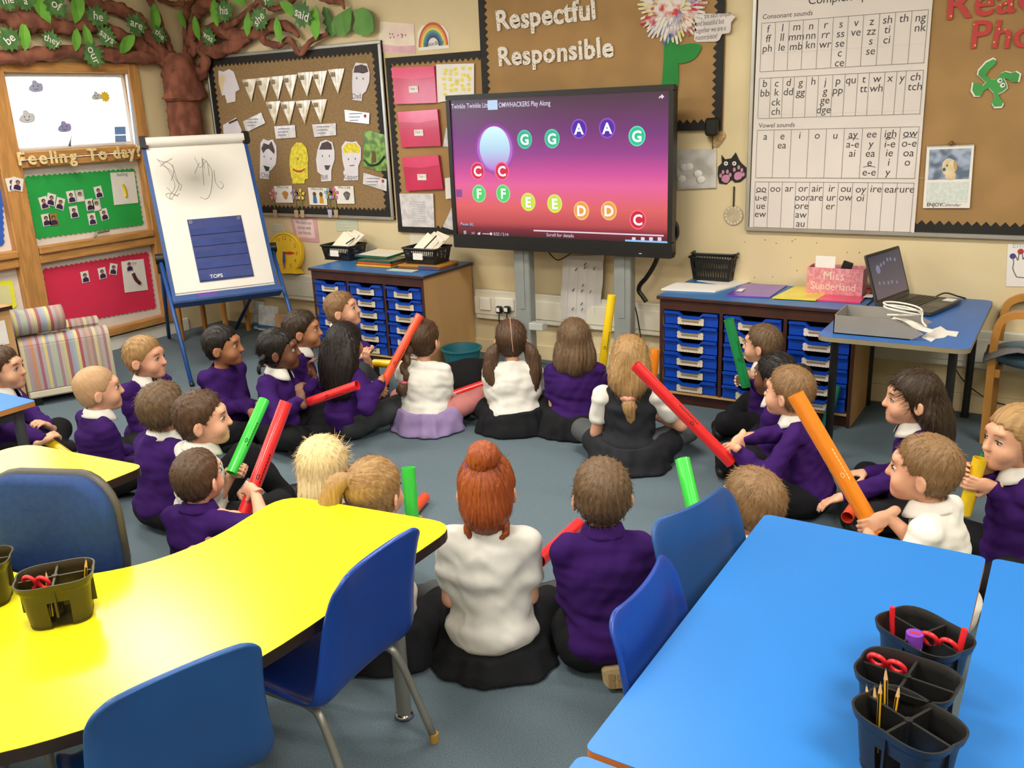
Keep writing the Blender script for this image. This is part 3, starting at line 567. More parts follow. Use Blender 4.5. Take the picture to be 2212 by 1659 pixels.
# --- pink paper, rainbow, wallets, sheets on the narrow board
o = pin('pupil_painting', [(820, 46), (895, 52), (898, 117), (818, 113)], M('pale_pink_painting', 'EBD3C8', .7, .08, 9, hex2='F1E6CE'), 'pale pink pupil painting above the narrow board', 'painting', .002, off=0)
MB().prism(pxb([(822, 95), (860, 100), (897, 98), (897, 116), (819, 112)]), .0042, .0048, FB).build('pink_wash', M('pink_wash', 'E2B4C0', .7, .1, 12), o)
t = MB()
for k in range(9): x, z = onb(842+random.uniform(0, 38), 70+random.uniform(0, 14)); t.disc((x, z), .006, FB, .0045, 6)
t.build('dot_marks', M('plum_ink', '8A6A7A', .7), o)
rb = tag(MB().prism(pxb([(902, 100), (903, 70), (912, 56), (935, 50), (958, 55), (970, 72), (971, 104), (905, 110)]), .002, .004, FB).build('rainbow_card', m_paper), 'rainbow notice board card on the cream wall', 'card')
c0 = onb(937, 100)
for k, (h, nm) in enumerate((('C8553A', 'red'), ('E2A04A', 'orange'), ('E6D36A', 'yellow'), ('5F9F86', 'green'), ('3E6FA8', 'blue'), ('34507E', 'navy'))):
    r1 = .118-.0125*k; A = [(c0[0]+r1*math.cos(a), c0[1]+r1*1.22*math.sin(a)) for a in np.linspace(0, math.pi, 20)]; B = [(c0[0]+(r1-.0125)*math.cos(a), c0[1]+(r1-.0125)*1.22*math.sin(a)) for a in np.linspace(math.pi, 0, 20)]
    MB().prism(A+B, .0042, .005, FB).build('rainbow_band', M('rainbow_'+nm, h, .6), rb)
t = MB(); put_text(t, 'Smile', *onb(938, 82), .032, FB, .0055, .06, 'c', .004, .2); put_text(t, 'Notice Board', *onb(938, 98), .034, FB, .0055, .06, 'c', .004, .2, sx=.85); t.build('writing', m_ink, rb)
m_pink = M('pink_polypropylene', 'CC2258', 0.22, 0.08, 6, coat=.5)
for q, lb in (([(849, 146), (941, 143), (946, 222), (856, 225)], 'top pink plastic wallet on the narrow board'), ([(862, 242), (948, 236), (955, 315), (871, 318)], 'middle pink plastic wallet on the narrow board'), ([(872, 340), (950, 335), (960, 408), (881, 412)], 'bottom pink plastic wallet on the narrow board')):
    P = pxb(q, D); c = np.mean(P, 0); e = empty('plastic_wallet', (c[0], YW-D, c[1])); G = lambda u, v, d: (u-c[0], -d, v-c[1])
    MB().prism(P, 0, .016, G).build('pouch', m_pink, e)
    a, b, c3, d4 = [np.array(p) for p in P]; MB().prism([tuple(a), tuple(b), tuple(b*.72+c3*.28), tuple((a+b)/2*.66+(c3+d4)/2*.34), tuple(a*.72+d4*.28)], .0165, .0185, G).build('flap', M('pink_polypropylene_flap', 'E23F74', .2, .05, coat=.5), e)
    MB().box((-.04, -.0205, -.045), (.035, -.019, -.005)).build('name_label', m_paper, e); t = MB(); put_text(t, 'Year 1', 0, -.028, .024, lambda u, v, d: (u, -d, v), .021, 0, 'c'); t.build('writing', m_ink, e)
    tag(e, lb, 'wallet', 'pink wallets')
o = pin('highlighted_sheet', [(943, 139), (1025, 137), (1025, 205), (946, 222)], m_paper, 'white sheet with yellow highlighted boxes beside the top wallet', 'sheet', D+.004)
for k in range(26): x, z = onb(962+(k % 5)*13+random.uniform(-3, 3), 150+(k//5)*11+random.uniform(-3, 3), D); MB().box((x-.012, YW-D-.008, z-.009), (x+.012, YW-D-.0068, z+.009)).build('yellow_highlight', M('highlighter_yellow', 'EBDD55', .6), o)
o = pin('plastic_pocket', [(864, 418), (937, 418), (940, 491), (871, 489)], m_lam, 'clear plastic pocket holding a white sheet under the wallets', 'pocket', D+.004, .004)
t = MB()
for k in range(9): x, z = onb(905, 436+k*5, D); t.box((x-.05, YW-D-.0095, z-.003), (x+.06, YW-D-.0085, z+.003))
t.build('printed_lines', M('pale_print', 'B9BCC0', .5), o)
pin('photo_sheet', [(962, 385), (974, 383), (978, 428), (964, 430)], m_paper, 'narrow white sheet half hidden by the screen edge', 'sheet', D+.004)
pin('clear_plastic_sleeve', [(965, 275), (972, 285), (974, 318), (958, 316)], m_lam, 'clear sleeve tip peeping out beside the middle wallet', 'sleeve', D+.004)
pin('clear_plastic_sleeve', [(976, 450), (988, 440), (990, 500), (958, 490)], m_lam, 'clear sleeve hanging above the right wire basket', 'sleeve', D+.006)
o = pin('lined_wall_sheet', [(885, 490), (960, 490), (965, 560), (890, 560)], M('cream_print_sheet', 'E6DCC4', .7, .05), 'cream printed sheet on the wall below the plastic pocket', 'sheet', .002, off=0)
pk = pin('pink_poem', [(627, 471), (684, 470), (690, 524), (640, 520)], M('pink_border_paper', 'D9A2A6', .7, .05), 'pink bordered poem sheet on the wall above the yellow clock', 'poster', .002, off=0)
MB().prism(pxb([(635, 474), (676, 474), (682, 515), (643, 512)]), .0042, .005, FB).build('poem_panel', M('pale_pink_paper', 'EBD0CC', .7), pk)
t = MB()
for k, s in enumerate(('We share our', 'stories with', 'our friends.')): put_text(t, s, *onb(657+k*1.5, 484+k*11), .036, FB, .0055, -.02, 'c', .008, sx=.8)
t.build('writing', M('plum_ink', '8A6A7A'), pk)
for q, lb in (([(585, 482), (614, 484), (618, 508), (590, 506)], 'faint notice by the edge of the flip chart'), ([(725, 474), (772, 474), (774, 497), (728, 500)], 'pale green notice on the wall below the hessian board')):
    o = pin('small_notice', q, M('pale_notice_'+str(q[0][0]), 'DDD5BE' if q[0][0] < 600 else 'C9CFB4', .7), lb, 'notice', .002, off=0); c = np.mean(pxb(q), 0); t = MB()
    for k in range(3): t.box((c[0]-.07, YW-.0055, c[1]+.02-.02*k), (c[0]+.05, YW-.0045, c[1]+.024-.02*k))
    t.build('printed_lines', M('pale_print', 'B9BCC0'), o)
# --- big board words
m_spot = M('spotted_letter_card', '6A5650', 0.6, 0, 75, hex2='ECE4DA', kind='voronoi')
word_on('word_lettering', 'Respectful', (1073, 66), (1290, 40), .158, FB, D, m_spot, 'white spotted letters spelling Respectful on the brown board', onf=lambda a, b: onb(a, b, D), off=.03, jitter=.5)
word_on('word_lettering', 'Responsible', (1077, 143), (1328, 122), .152, FB, D, m_spot, 'white spotted letters spelling Responsible on the brown board', onf=lambda a, b: onb(a, b, D), off=.03, jitter=.5)
# --- handprint flower
fl = empty('handprint_flower', (*[onb(1450, 100, D)[0]], YW-D, onb(1450, 100, D)[1])); FO = np.array(fl.location); GF = lambda u, v, d: (u-FO[0], -d, v-FO[2])
tag(fl, 'tall paper flower with handprint petals on the brown board', 'paper flower')
m_stem = M('emerald_paper', '1F8436', .75, .06)
MB().prism(pxb(cspline([(1438, 80), (1464, 62), (1466, 120), (1463, 200), (1432, 200), (1434, 130)], 3), D), .001, .003, GF).build('stem', m_stem, fl)
MB().prism(pxb(cspline([(1464, 103), (1490, 94), (1514, 97), (1512, 112), (1496, 130), (1465, 136)], 4), D), .0032, .005, GF).build('paper_leaf', m_stem, fl)
HND = [(-.02, -.045), (.022, -.045), (.03, -.01), (.052, .012), (.046, .022), (.028, .01), (.03, .06), (.02, .062), (.014, .02), (.008, .075), (-.003, .075), (-.006, .02), (-.014, .07), (-.024, .066), (-.022, .015), (-.034, .05), (-.043, .044), (-.034, .0)]
c0 = np.array(onb(1452, 12, D)); HC = ('C8343C', 'C9C6D6', '4A5AA8', 'D9CC88', 'B8586A', 'D8DCE2', '7A6AA8', 'DFD6A0'); MH = [M('hand_paint_%s' % n, h, .7, .35, 25, hex2='E6DDD6') for n, h in zip(('red', 'grey', 'blue', 'cream', 'rose', 'white', 'violet', 'straw'), HC)]
k = 0
for ring, (R, n) in enumerate(((.125, 14), (.085, 11), (.04, 7))):
    for i in range(n):
        a = 2*math.pi*i/n+ring*.3+random.uniform(-.1, .1); q = rot2(HND, math.degrees(a)-90, 1.05); u, v = c0+R*np.array((math.cos(a), math.sin(a)))
        MB().prism([(u+x, v+y) for x, y in q], .005+.004*ring+.0011*(i % 3), .006+.004*ring+.0011*(i % 3), GF).build('hand_petal', MH[k % 8], fl); k += 1
for (cx_, cy_), rr_, mm_ in (((1452, 12), .06, MH[0]), ((1470, 2), .04, MH[3]), ((1440, 22), .035, MH[4])): u_, v_ = onb(cx_, cy_, D); MB().prism([(u_+rr_*math.cos(a_)*(1+.12*math.sin(5*a_)), v_+rr_*math.sin(a_)) for a_ in np.linspace(0, 6.0, 20)], .0165, .0175+.02*rr_, GF).build('flower_centre', mm_, fl)
sp = tag(MB().prism(pxb([(1503, 33), (1508, 30), (1573, 29), (1590, 36), (1580, 48), (1579, 66), (1576, 71), (1560, 74), (1555, 86), (1548, 90), (1506, 91), (1500, 86)], D), D+.004, D+.006, FB).build('speech_card', M('pale_lilac_card', 'DCD3D0', .7)), 'pale cut out card with four lines of writing beside the handprint flower', 'card')
t = MB()
for k, (s, x, y) in enumerate((('We are each unique', 1505, 42), ('and beautiful but', 1504, 57), ('together we are a', 1503, 72), ('masterpiece!', 1502, 87))):
    u, v = onb(x, y, D); put_text(t, s, u, v, .037, FB, D+.0065, .02, 'l', .002, .1, sx=.63 if k < 3 else .66)
t.build('writing', m_ink, sp)
# --- sound chart
ch = tag(MB().prism(pxb([(1640, -30), (2020, -60), (1975, 503), (1619, 496)], D), D+.004, D+.0055, FB).build('sound_chart', M('chart_paper', 'E2DAD4', .7, .03, 3)), 'large white spelling sound chart with letter tables', 'chart')
DC = D+.0062
def cc(x, y): return onb(1430+x/2.829, y/2.829, D)
lines = MB()
def hl(a, b): (u0, v0), (u1, v1) = cc(*a), cc(*b); v = (v0+v1)/2; lines.box((u0, YW-DC-.0006, v-.0014), (u1, YW-DC, v+.0014)); return v
def vl(u, v0, v1): lines.box((u-.0012, YW-DC-.0006, min(v0, v1)), (u+.0012, YW-DC, max(v0, v1)))
for (TL, TR, BL, BR), cols in (((( 612, 145), (1630, 57), (600, 440), (1605, 383)), (697, 780, 867, 960, 1050, 1142, 1235, 1333, 1430, 1530)), (((597, 480), (1600, 428), (590, 727), (1582, 693)), (668, 742, 812, 886, 960, 1047, 1122, 1200, 1270, 1365, 1438, 1495)), (((585, 797), (1573, 773), (575, 1087), (1547, 1090)), (688, 793, 900, 1008, 1117, 1228, 1342, 1458)), (((572, 1113), (1543, 1115), (560, 1390), (1525, 1415)), (655, 738, 820, 905, 990, 1080, 1168, 1262, 1352, 1440))):
    v1 = hl(TL, TR); v0 = hl(BL, BR)
    for x in (TL[0], *cols, TR[0]): y = TL[1]+(TR[1]-TL[1])*(x-TL[0])/(TR[0]-TL[0]); vl(cc(x, y)[0], v0, v1)
lines.build('ruled_lines', M('chart_line_ink', '8A8580', .7), ch)
T = '''f650,180 ff650,238 ph645,297 l738,172 ll735,230 le732,290 m825,165 mm822,225 mb820,285 n913,160 nn910,218 kn908,275 r1002,152 rr1000,212 wr998,272 s1095,148 ss1092,207 se1088,266 c1087,325 ce1085,385 v1188,140 ve1186,198 z1283,132 zz1280,192 s1277,252 se1275,313 sh1380,122 ti1378,182 ci1374,245 th1480,113 ng1580,108 nk1577,170
b630,512 bb630,570 c702,510 k700,565 ck697,625 ch696,682 d775,505 dd773,562 g849,505 gg847,565 h926,498 j1000,500 g998,558 ge997,613 dge988,672 p1077,495 pp1075,553 qu1155,490 t1235,485 tt1232,543 w1315,482 wh1311,540 x1395,478 y1468,477 ch1550,470 tch1547,530
a633,835 e737,832 ea733,888 i843,828 o950,828 u1060,828 ay1168,823 a-e1166,882 ai1163,938 ee1282,820 y1278,880 ea1273,938 e1269,995 e-e1266,1053 igh1397,818 i-e1393,880 ie1390,935 i1386,992 y1380,1053 ow1517,815 o-e1511,876 oa1507,935 o1500,992
oo608,1155 u-e606,1207 ue604,1258 ew601,1308 oo694,1153 ar777,1152 or862,1152 oor857,1207 ore854,1258 aw850,1312 au847,1367 air948,1152 are945,1207 ir1037,1152 ur1033,1207 er1028,1260 ou1125,1153 ow1121,1207 oy1215,1157 oi1212,1210 ire1308,1155 ear1402,1157 ure1497,1157'''.split()
import re
t = MB(); tl = MB()
for w in T:
    g = re.match(r'([a-z\-]+?)(\d+),(\d+)', w); s, x, y = g.group(1), int(g.group(2)), int(g.group(3))
    u, v = cc(x, y); t = MB(); put_text(t, s, u, v-.016, .053, FB, DC, 0, 'c', .004, .08); t.build('sound_spelling', M('chart_ink', '3E3A3A', .7), ch)
    if '-' in s:
        W2 = textw(s, .062)/2*.75; A = [FB(u+W2*k, v+.030-.006*k*k, DC+.0004) for k in np.linspace(-1, 1, 7)]; B = [FB(u+W2*k, v+.033-.006*k*k, DC+.0004) for k in np.linspace(-1, 1, 7)]; tl = MB(); tl.strip(B, A); tl.build('linking_arc', M('chart_ink', '3E3A3A', .7), ch)
for s, x, y, z in (('Consonant sounds', 615, 118, .034), ('Vowel sounds', 592, 780, .034), ('Complex Speed Sounds', 892, 28, .058)): t = MB(); put_text(t, s, *cc(x, y), z, FB, DC, 0, 'l', 0, .08); t.build('heading', M('chart_ink', '3E3A3A'), ch)
for y in (318, 690, 1068):
    cr = MB()
    u0, v0 = cc(590, y+15); u1, _ = cc(1600, y); cr.box((u0, YW-DC-.0002, v0-.0007), (u1, YW-DC+.0004, v0+.0007)); cr.build('fold_crease', M('crease_shadow_paper', 'CFC8C2', .8), ch)
# --- right part of that board
m_star = M('red_star_card', 'C33A34', 0.6, 0, 38, hex2='DF8A3A', kind='voronoi')
for nd in m_star.node_tree.nodes:
    if nd.type == 'VALTORGB': nd.color_ramp.elements[0].color, nd.color_ramp.elements[1].color = (*rgb('E2B04A'), 1), (*rgb('C4383A'), 1); nd.color_ramp.elements[0].position = .16; nd.color_ramp.elements[1].position = .2
word_on('word_lettering', 'Read', (2040, 42), (2250, 18), .19, FB, D, m_star, 'red starry letters spelling Read at the upper right', onf=lambda a, b: onb(a, b, D), off=.01, jitter=.3)
word_on('word_lettering', 'Phonics', (2092, 105), (2392, 98), .175, FB, D, m_star, 'red starry letters beginning Pho at the upper right', onf=lambda a, b: onb(a, b, D), off=.01, jitter=.3)
FRG = [(2146, 126), (2152, 130), (2151, 137), (2138, 148), (2128, 162), (2139, 170), (2150, 172), (2163, 158), (2172, 154), (2184, 157), (2195, 154), (2204, 160), (2200, 177), (2188, 178), (2180, 171), (2168, 168), (2174, 180), (2176, 190), (2166, 199), (2156, 203), (2160, 212), (2168, 222), (2164, 231), (2148, 232), (2142, 222), (2149, 214), (2146, 200), (2136, 190), (2124, 196), (2118, 208), (2106, 208), (2099, 196), (2102, 178), (2114, 180), (2122, 186), (2130, 178), (2112, 162), (2114, 152), (2130, 134)]
fg = pin('frog_cutout', [(2150+(x-2150)*1.05, 178+(y-178)*1.04) for x, y in FRG], m_paper, 'green frog cutout with a white outline on the brown paper', 'paper cutout', D+.002)
MB().prism(pxb([(2150+(x-2150)*.97, 178+(y-178)*.97) for x, y in FRG], D), D+.0042, D+.006, FB).build('frog_print', M('frog_green', '3E9B4A', .6, .1), fg)
for x, y in ((2160, 174), (2166, 184)): u, v = onb(x, y, D); MB().disc((u, v), .011, FB, D+.0065, 10).build('frog_eye', m_paper, fg); MB().disc((u+.002, v), .005, FB, D+.007, 8).build('frog_pupil', m_ink, fg)
cal = pin('wall_calendar', [(2003, 316), (2105, 312), (2095, 449), (1994, 449)], m_paper, 'wall calendar with a dog photograph pinned on brown paper', 'calendar', D+.004, .004)
DK = D+.0088
def cq(n, q, mat, dd=0): return MB().prism(pxb(q, D), DK+dd, DK+dd+.0006, FB).build(n, mat, cal)
cq('photo_print', [(2009, 323), (2099, 320), (2093, 386), (2005, 388)], M('snowy_leaf_print', '5F6E86', .4, .6, 20, hex2='A9B8D2'))
cq('dog_body_print', cspline([(2046, 372), (2044, 386), (2064, 386), (2062, 370)], 3), M('dog_cream', 'DCC49A', .6, .1, 30), .001)
cq('dog_head_print', cspline([(2036, 362), (2038, 350), (2048, 342), (2060, 345), (2067, 355), (2066, 368), (2056, 374), (2046, 378), (2037, 372)], 3), M('dog_cream_head', 'E2CFA8', .6, .1, 30), .0016)
cq('dog_ear_print', cspline([(2060, 348), (2068, 354), (2067, 368), (2062, 364)], 3), M('dog_tan', 'C9A36A', .6), .0024)
cq('dog_nose_print', cspline([(2037, 364), (2042, 362), (2043, 368), (2038, 369)], 3), m_ink, .0028); cq('dog_eye_print', cspline([(2045, 356), (2048, 355), (2048, 359), (2045, 359)], 2), m_ink, .0028)
cq('date_grid_print', [(2004, 394), (2093, 392), (2089, 436), (2001, 437)], M('pale_blue_grid', 'D5DDD8', .6, .06, 60))
t = MB(); put_text(t, 'ENJOY', *onb(2002, 445, D), .024, FB, DK, 0, 'l', .02); put_text(t, 'Calendar', *onb(2033, 445, D), .024, FB, DK, 0, 'l', .004, .2); t.build('writing', m_ink, cal)
b = MB()
for k in range(24): x, z = onb(2006+k*4.2, 316-k*.16, D); b.tube([(x, YW-D-.004, z-.008), (x, YW-D-.014, z), (x, YW-D-.004, z+.008)], .0012, 4)
b.build('wire_binding', m_alu, cal); u, v = onb(2056, 309, D); MB().ball((u, YW-D-.015, v), .012).build('pin', M('brass_pin', '9C7A4A', .3, metal=.8), cal)
hd = pin('hand_drawing', [(2177, 527), (2260, 528), (2258, 620), (2173, 618)], m_paper, 'pupil drawing of a hand with coloured nails at the right edge', 'drawing', .002, off=0)
m_pl = M('pencil_line', '6A6064', .8)
MB().tube(spline([FB(*onb(x, y), .0045) for x, y in ((2196, 598), (2188, 580), (2190, 565), (2186, 554), (2194, 553), (2199, 562), (2202, 545), (2208, 544), (2210, 560), (2216, 548), (2222, 552), (2222, 570), (2226, 580), (2216, 598), (2196, 598))], 4), .0022, 5).build('pencil_outline', m_pl, hd)
for x, y, n, h in ((2188, 553, 'blue_nail', '3D3F86'), (2205, 543, 'red_nail', 'B8303A')): u, v = onb(x, y); MB().disc((u, v), .014, FB, .0055, 10).build(n, M(n+'_crayon', h, .7), hd)
t = MB(); put_text(t, 'Emma', *onb(2186, 535), .04, FB, .0045, 0, 'l'); t.build('writing', M('pale_print', 'B9BCC0'), hd)
# --- bits on the cream wall right of the screen
ht = pin('wicker_heart', cspline([(1548, 318), (1531, 300), (1530, 288), (1540, 284), (1549, 288), (1560, 282), (1568, 290), (1564, 302)], 3), M('wicker', 'B79A6C', .8, .3, 60, .6, 160), 'small woven heart hanging from the board corner', 'ornament', .004, .008, off=0)
MB().tube([FB(*onb(1541, y), .014) for y in (270, 290, 322)], .003, 5).build('ribbon', M('brown_ribbon', '5A4632', .7), ht)
tag(MB().box((*[onb(1545, 268, 0)[0]-.035], YW-.075, onb(1545, 268)[1]-.06), (onb(1545, 268)[0]+.035, YW-.026, onb(1545, 268)[1]+.035), .01).build('black_clip', m_black), 'black bulldog clip on the lower right corner of the board', 'clip')
pg = pin('grey_plastic_pouch', [(1463, 324), (1549, 322), (1549, 405), (1466, 409)], M('cloudy_plastic', 'B9B4AC', .14, .25, 11, coat=.8, hex2='D9D6D2'), 'cloudy plastic pouch of white scraps on the wall beside the screen', 'pouch', .003, .012, off=0)
for x, y in ((1480, 362), (1490, 360), (1510, 375), (1516, 388), (1474, 386)): u, v = onb(x, y); MB().ball((u, YW-.016, v), (.028, .006, .022), 8, 5).build('white_scrap', m_paper, pg, True)
ct = pin('cat_cutout', [(1559, 334), (1567, 344), (1580, 342), (1590, 329), (1597, 345), (1602, 352), (1613, 362), (1612, 382), (1600, 393), (1588, 394), (1581, 388), (1570, 398), (1554, 396), (1551, 378), (1552, 360), (1560, 352)], M('black_card', '1A1718', .6), 'black cat cutout holding up two pink paws', 'paper cutout', .003, .003, off=0)
m_paw = M('pink_card', 'C98AA6', .6); DD = .0066
for cx, cy, s in ((1568, 386, -1), (1595, 380, 1)):
    MB().prism(pxb(cspline([(cx-8, cy+4), (cx-6, cy-6), (cx+2, cy-9), (cx+9, cy-6), (cx+8, cy+4), (cx-s*2, cy+9)], 3)), DD, DD+.002, FB).build('paw_pad', m_paw, ct)
    for k, (dx, dy) in enumerate(((-12, -8), (-6, -17), (5, -18), (12, -10)) if s < 0 else ((-9, -16), (2, -22), (10, -15), (14, -4))):
        u, v = onb(cx+dx*.85, cy+dy*.85); MB().prism([(u+.008*math.cos(a), v+.012*math.sin(a)) for a in np.linspace(0, 5.6, 9)], DD, DD+.002, FB).build('toe_pad', m_paw, ct)
for x in (1569, 1587): u, v = onb(x, 353); MB().disc((u, v), .012, FB, DD+.0005, 12).build('cat_eye', m_paper, ct); MB().disc((u, v), .005, FB, DD+.001, 8).build('cat_pupil', m_ink, ct)
rd = empty('round_ornament', FB(*onb(1585, 465), .004)); tag(rd, 'round pale laser cut disc hanging on a dark ribbon', 'ornament'); GR = lambda u, v, d: (u, -d, v)
MB().prism(arcpts((0, 0), .055, 0, 360, 28)[:-1], 0, .004, GR).build('disc', M('pale_wood_disc', 'BFB193', .7, .1, 30), rd)
for k in range(14): a = 2*math.pi*k/14; MB().disc((.045*math.cos(a), .045*math.sin(a)), .0055, GR, .0046, 6).build('cut_dot', M('white_dot', 'DDD6C8', .7), rd)
MB().box((-.004, -.008, .05), (.004, -.004, .16)).build('ribbon', M('dark_ribbon', '3A3428', .7), rd)
ly = empty('lanyard', FB(*onb(1460, 215), .05)); tag(ly, 'yellow lanyard with a clear badge hanging behind the screen edge', 'lanyard')
MB().tube(spline([(0, 0, .02), (.012, 0, -.1), (.006, 0, -.3), (-.004, 0, -.5), (-.006, 0, -.52)], 4), .006, 6).build('strap', M('yellow_webbing', 'D8C83C', .7), ly); MB().tube(spline([(0, 0, .02), (-.01, 0, -.1), (-.012, 0, -.3), (-.004, 0, -.5)], 4), .006, 6).build('strap', M('yellow_webbing', 'D8C83C'), ly)
MB().box((-.025, -.004, -.66), (.02, .002, -.53), .004).build('badge', m_lam, ly)
# scuffs on the plaster
for k in range(16):
    x, z = onb(random.choice((1690, 1560, 1650, 1800, 1720))+random.uniform(-60, 60), 560+random.uniform(-45, 50)); x2 = x
    (MB().prism([(x+.006*math.cos(a)*random.uniform(.4, 1), z+.006*math.sin(a)*random.uniform(.4, 1)) for a in np.linspace(0, 5.4, 7)], .0, .0006, FB).build('pin_mark', M('scuff_brown', 'A08A66', .9), bpy.data.objects['wall_back']))
# ================================================================ THE BIG SCREEN
YT = 4.70
tv = empty('interactive_screen', (-2.78, YT, 0)); TVO = np.array(tv.location); tag(tv, 'large black framed interactive screen showing coloured note circles', 'screen')
def ont(px, py): p = hit(px, py, 1, YT-.001); return (p[0], p[2])
FT = lambda u, v, d: (u-TVO[0], -d, v)
P = [ont(962, 208), ont(1455, 180), ont(1455, 556), ont(985, 536)]; x0 = (P[0][0]+P[3][0])/2; x1 = (P[1][0]+P[2][0])/2; z1 = (P[0][1]+P[1][1])/2; z0 = (P[2][1]+P[3][1])/2
bz = MB(); m_bez = M('black_bezel', '17181A', .35, .05)
for a, b in (((x0, z0), (x1, z0+.085)), ((x0, z1-.03), (x1, z1)), ((x0, z0+.085), (x0+.028, z1-.03)), ((x1-.028, z0+.085), (x1, z1-.03))): MB().prism(rrect(a[0], a[1], b[0], b[1], .008, 2), -.03, .012, FT).build('bezel', m_bez, tv)
MB().prism([(x0+.01, z0+.01), (x1-.01, z0+.01), (x1-.01, z1-.01), (x0+.01, z1-.01)], -.07, -.031, FT).build('rear_casing', m_bez, tv)
def screen_mat():
    m = bpy.data.materials.new('screen_picture'); m.use_nodes = True; nt = m.node_tree; N = nt.nodes; L = nt.links; b = N['Principled BSDF']
    tc = N.new('ShaderNodeTexCoord'); sp_ = N.new('ShaderNodeSeparateXYZ'); L.new(tc.outputs['Generated'], sp_.inputs[0]); r = N.new('ShaderNodeValToRGB'); L.new(sp_.outputs['Z'], r.inputs[0])
    st = ((0, '4A1420'), (.05, '7A2434'), (.10, 'C24A50'), (.22, 'E86468'), (.38, 'EE64A0'), (.46, 'D850A0'), (.60, '9A3A90'), (.75, '742A78'), (.9, '5A2858'), (1, '40243C'))
    while len(r.color_ramp.elements) < len(st): r.color_ramp.elements.new(.5)
    for e, (p_, h) in zip(r.color_ramp.elements, st): e.position = p_; e.color = (*rgb(h), 1)
    b.inputs['Base Color'].default_value = (.01, .01, .01, 1); b.inputs['Roughness'].default_value = .25; L.new(r.outputs[0], b.inputs['Emission Color']); b.inputs['Emission Strength'].default_value = .95; return m
MB().box((x0+.028-TVO[0], -.002, z0+.085), (x1-.028-TVO[0], 0, z1-.03)).build('screen', screen_mat(), tv); SCR = bpy.data.objects['screen']
def E(n, h, s=1.0): return M('lit_'+n, h, .5, 0, emit=s)
def cd7(x, y): return ont(930+x/3.949, 180+y/3.949)
def ell(c, rx, ry, d, name, mat, n=28): MB().prism([(c[0]+rx*math.cos(a), c[1]+ry*math.sin(a)) for a in np.linspace(0, 2*math.pi, n+1)[:-1]], d, d+.0004, FT).build(name, mat, SCR)
def moon_mat():
    m = bpy.data.materials.new('lit_moon'); m.use_nodes = True; nt = m.node_tree; N = nt.nodes; L = nt.links; b = N['Principled BSDF']
    tc = N.new('ShaderNodeTexCoord'); s_ = N.new('ShaderNodeSeparateXYZ'); L.new(tc.outputs['Generated'], s_.inputs[0]); r = N.new('ShaderNodeValToRGB'); L.new(s_.outputs['Z'], r.inputs[0])
    r.color_ramp.elements[0].color = (*rgb('C07AD8'), 1); r.color_ramp.elements[1].color = (*rgb('D8FFFF'), 1); e = r.color_ramp.elements.new(.5); e.color = (*rgb('B8DCF4'), 1)
    b.inputs['Base Color'].default_value = (0, 0, 0, 1); L.new(r.outputs[0], b.inputs['Emission Color']); b.inputs['Emission Strength'].default_value = 1.0; return m
for k in range(7):
    t_ = k/6; ell(cd7(548, 560), .205-.095*t_, .215-.1*t_, .0012+.0001*k, 'moon_glow', E('glow%d' % k, '%02X%02X%02X' % tuple(int(a+(b-a)*(t_**1.3)) for a, b in zip((0x86, 0x34, 0x80), (0xC0, 0x78, 0xD8)))), 36)
c = cd7(548, 555); ell(c, .107, .127, .0022, 'moon', moon_mat(), 36)
for s, x, y, f, rim in (('G', 804, 478, '28B68C', '4FD2AE'), ('G', 1038, 472, '28B68C', '4FD2AE'), ('A', 1267, 388, '4A0EA8', '9A4AD0'), ('A', 1508, 382, '4A0EA8', '9A4AD0'), ('G', 1762, 450, '10C493', '5FE0BC'), ('C', 403, 748, 'D81A48', 'FF6A90'), ('C', 610, 748, 'D81A48', 'FF6A90'), ('F', 415, 940, '50D46A', '8CE89A'), ('F', 621, 940, '50D46A', '8CE89A'), ('E', 834, 1012, 'C8E24E', 'E8E86A'), ('E', 1060, 1026, 'C8E24E', 'E8E86A'), ('D', 1288, 1086, 'F0A04A', 'F8C07A'), ('D', 1522, 1087, 'F0A04A', 'F8C07A'), ('C', 1769, 1163, 'D01638', 'FF6A80')):
    c = cd7(x, y); ell(c, .050, .054, .0026, 'note_rim', E('rim'+rim, rim)); ell(c, .043, .047, .0032, 'note_circle', E('note'+f, f)); t = MB(); put_text(t, s, c[0], c[1]-.029, .082, FT, .0038, 0, 'c', .035); t.build('note_letter', E('white', 'FFFFFF'), SCR)
for tx_, xy_, sz_, of_, sx_ in (('Twinkle Twinkle Little St', (180, 218), .040, .006, .80), ('OMWHACKERS Play Along', (582, 206), .040, .008, .76), ('0:52 / 2:14', (540, 1298), .028, 0, .9), ('Scroll for details', (990, 1304), .028, 0, 1), ('>|', (350, 1292), .03, 0, 1), ('||', (285, 1294), .04, .02, 1)): t = MB(); put_text(t, tx_, *cd7(*xy_), sz_, FT, .003, 0, 'l', of_, sx=sx_); t.build('screen_text', E('screen_text', 'E8DCF4', .9), SCR)
ICO = E('icons', 'F0D8E8', .95)
def ico(pts, n='player_icon'): MB().prism(pts, .003, .0034, FT).build(n, ICO, SCR)
for (q0, q1), hh_ in (((cd7(880, 1255), cd7(1990, 1292)), .004), ((cd7(445, 1282), cd7(520, 1282)), .002)): ico([(q0[0], q0[1]-hh_), (q1[0], q0[1]-hh_), (q1[0], q0[1]+hh_), (q0[0], q0[1]+hh_)], 'progress_bar')
MB().disc(cd7(518, 1283), .009, FT, .0036, 12).build('volume_knob', ICO, SCR); ico([cd7(1948, 132), cd7(1952, 112), cd7(1968, 106), cd7(1972, 92), cd7(1995, 112), cd7(1974, 134), cd7(1970, 120), cd7(1960, 122)][::-1])
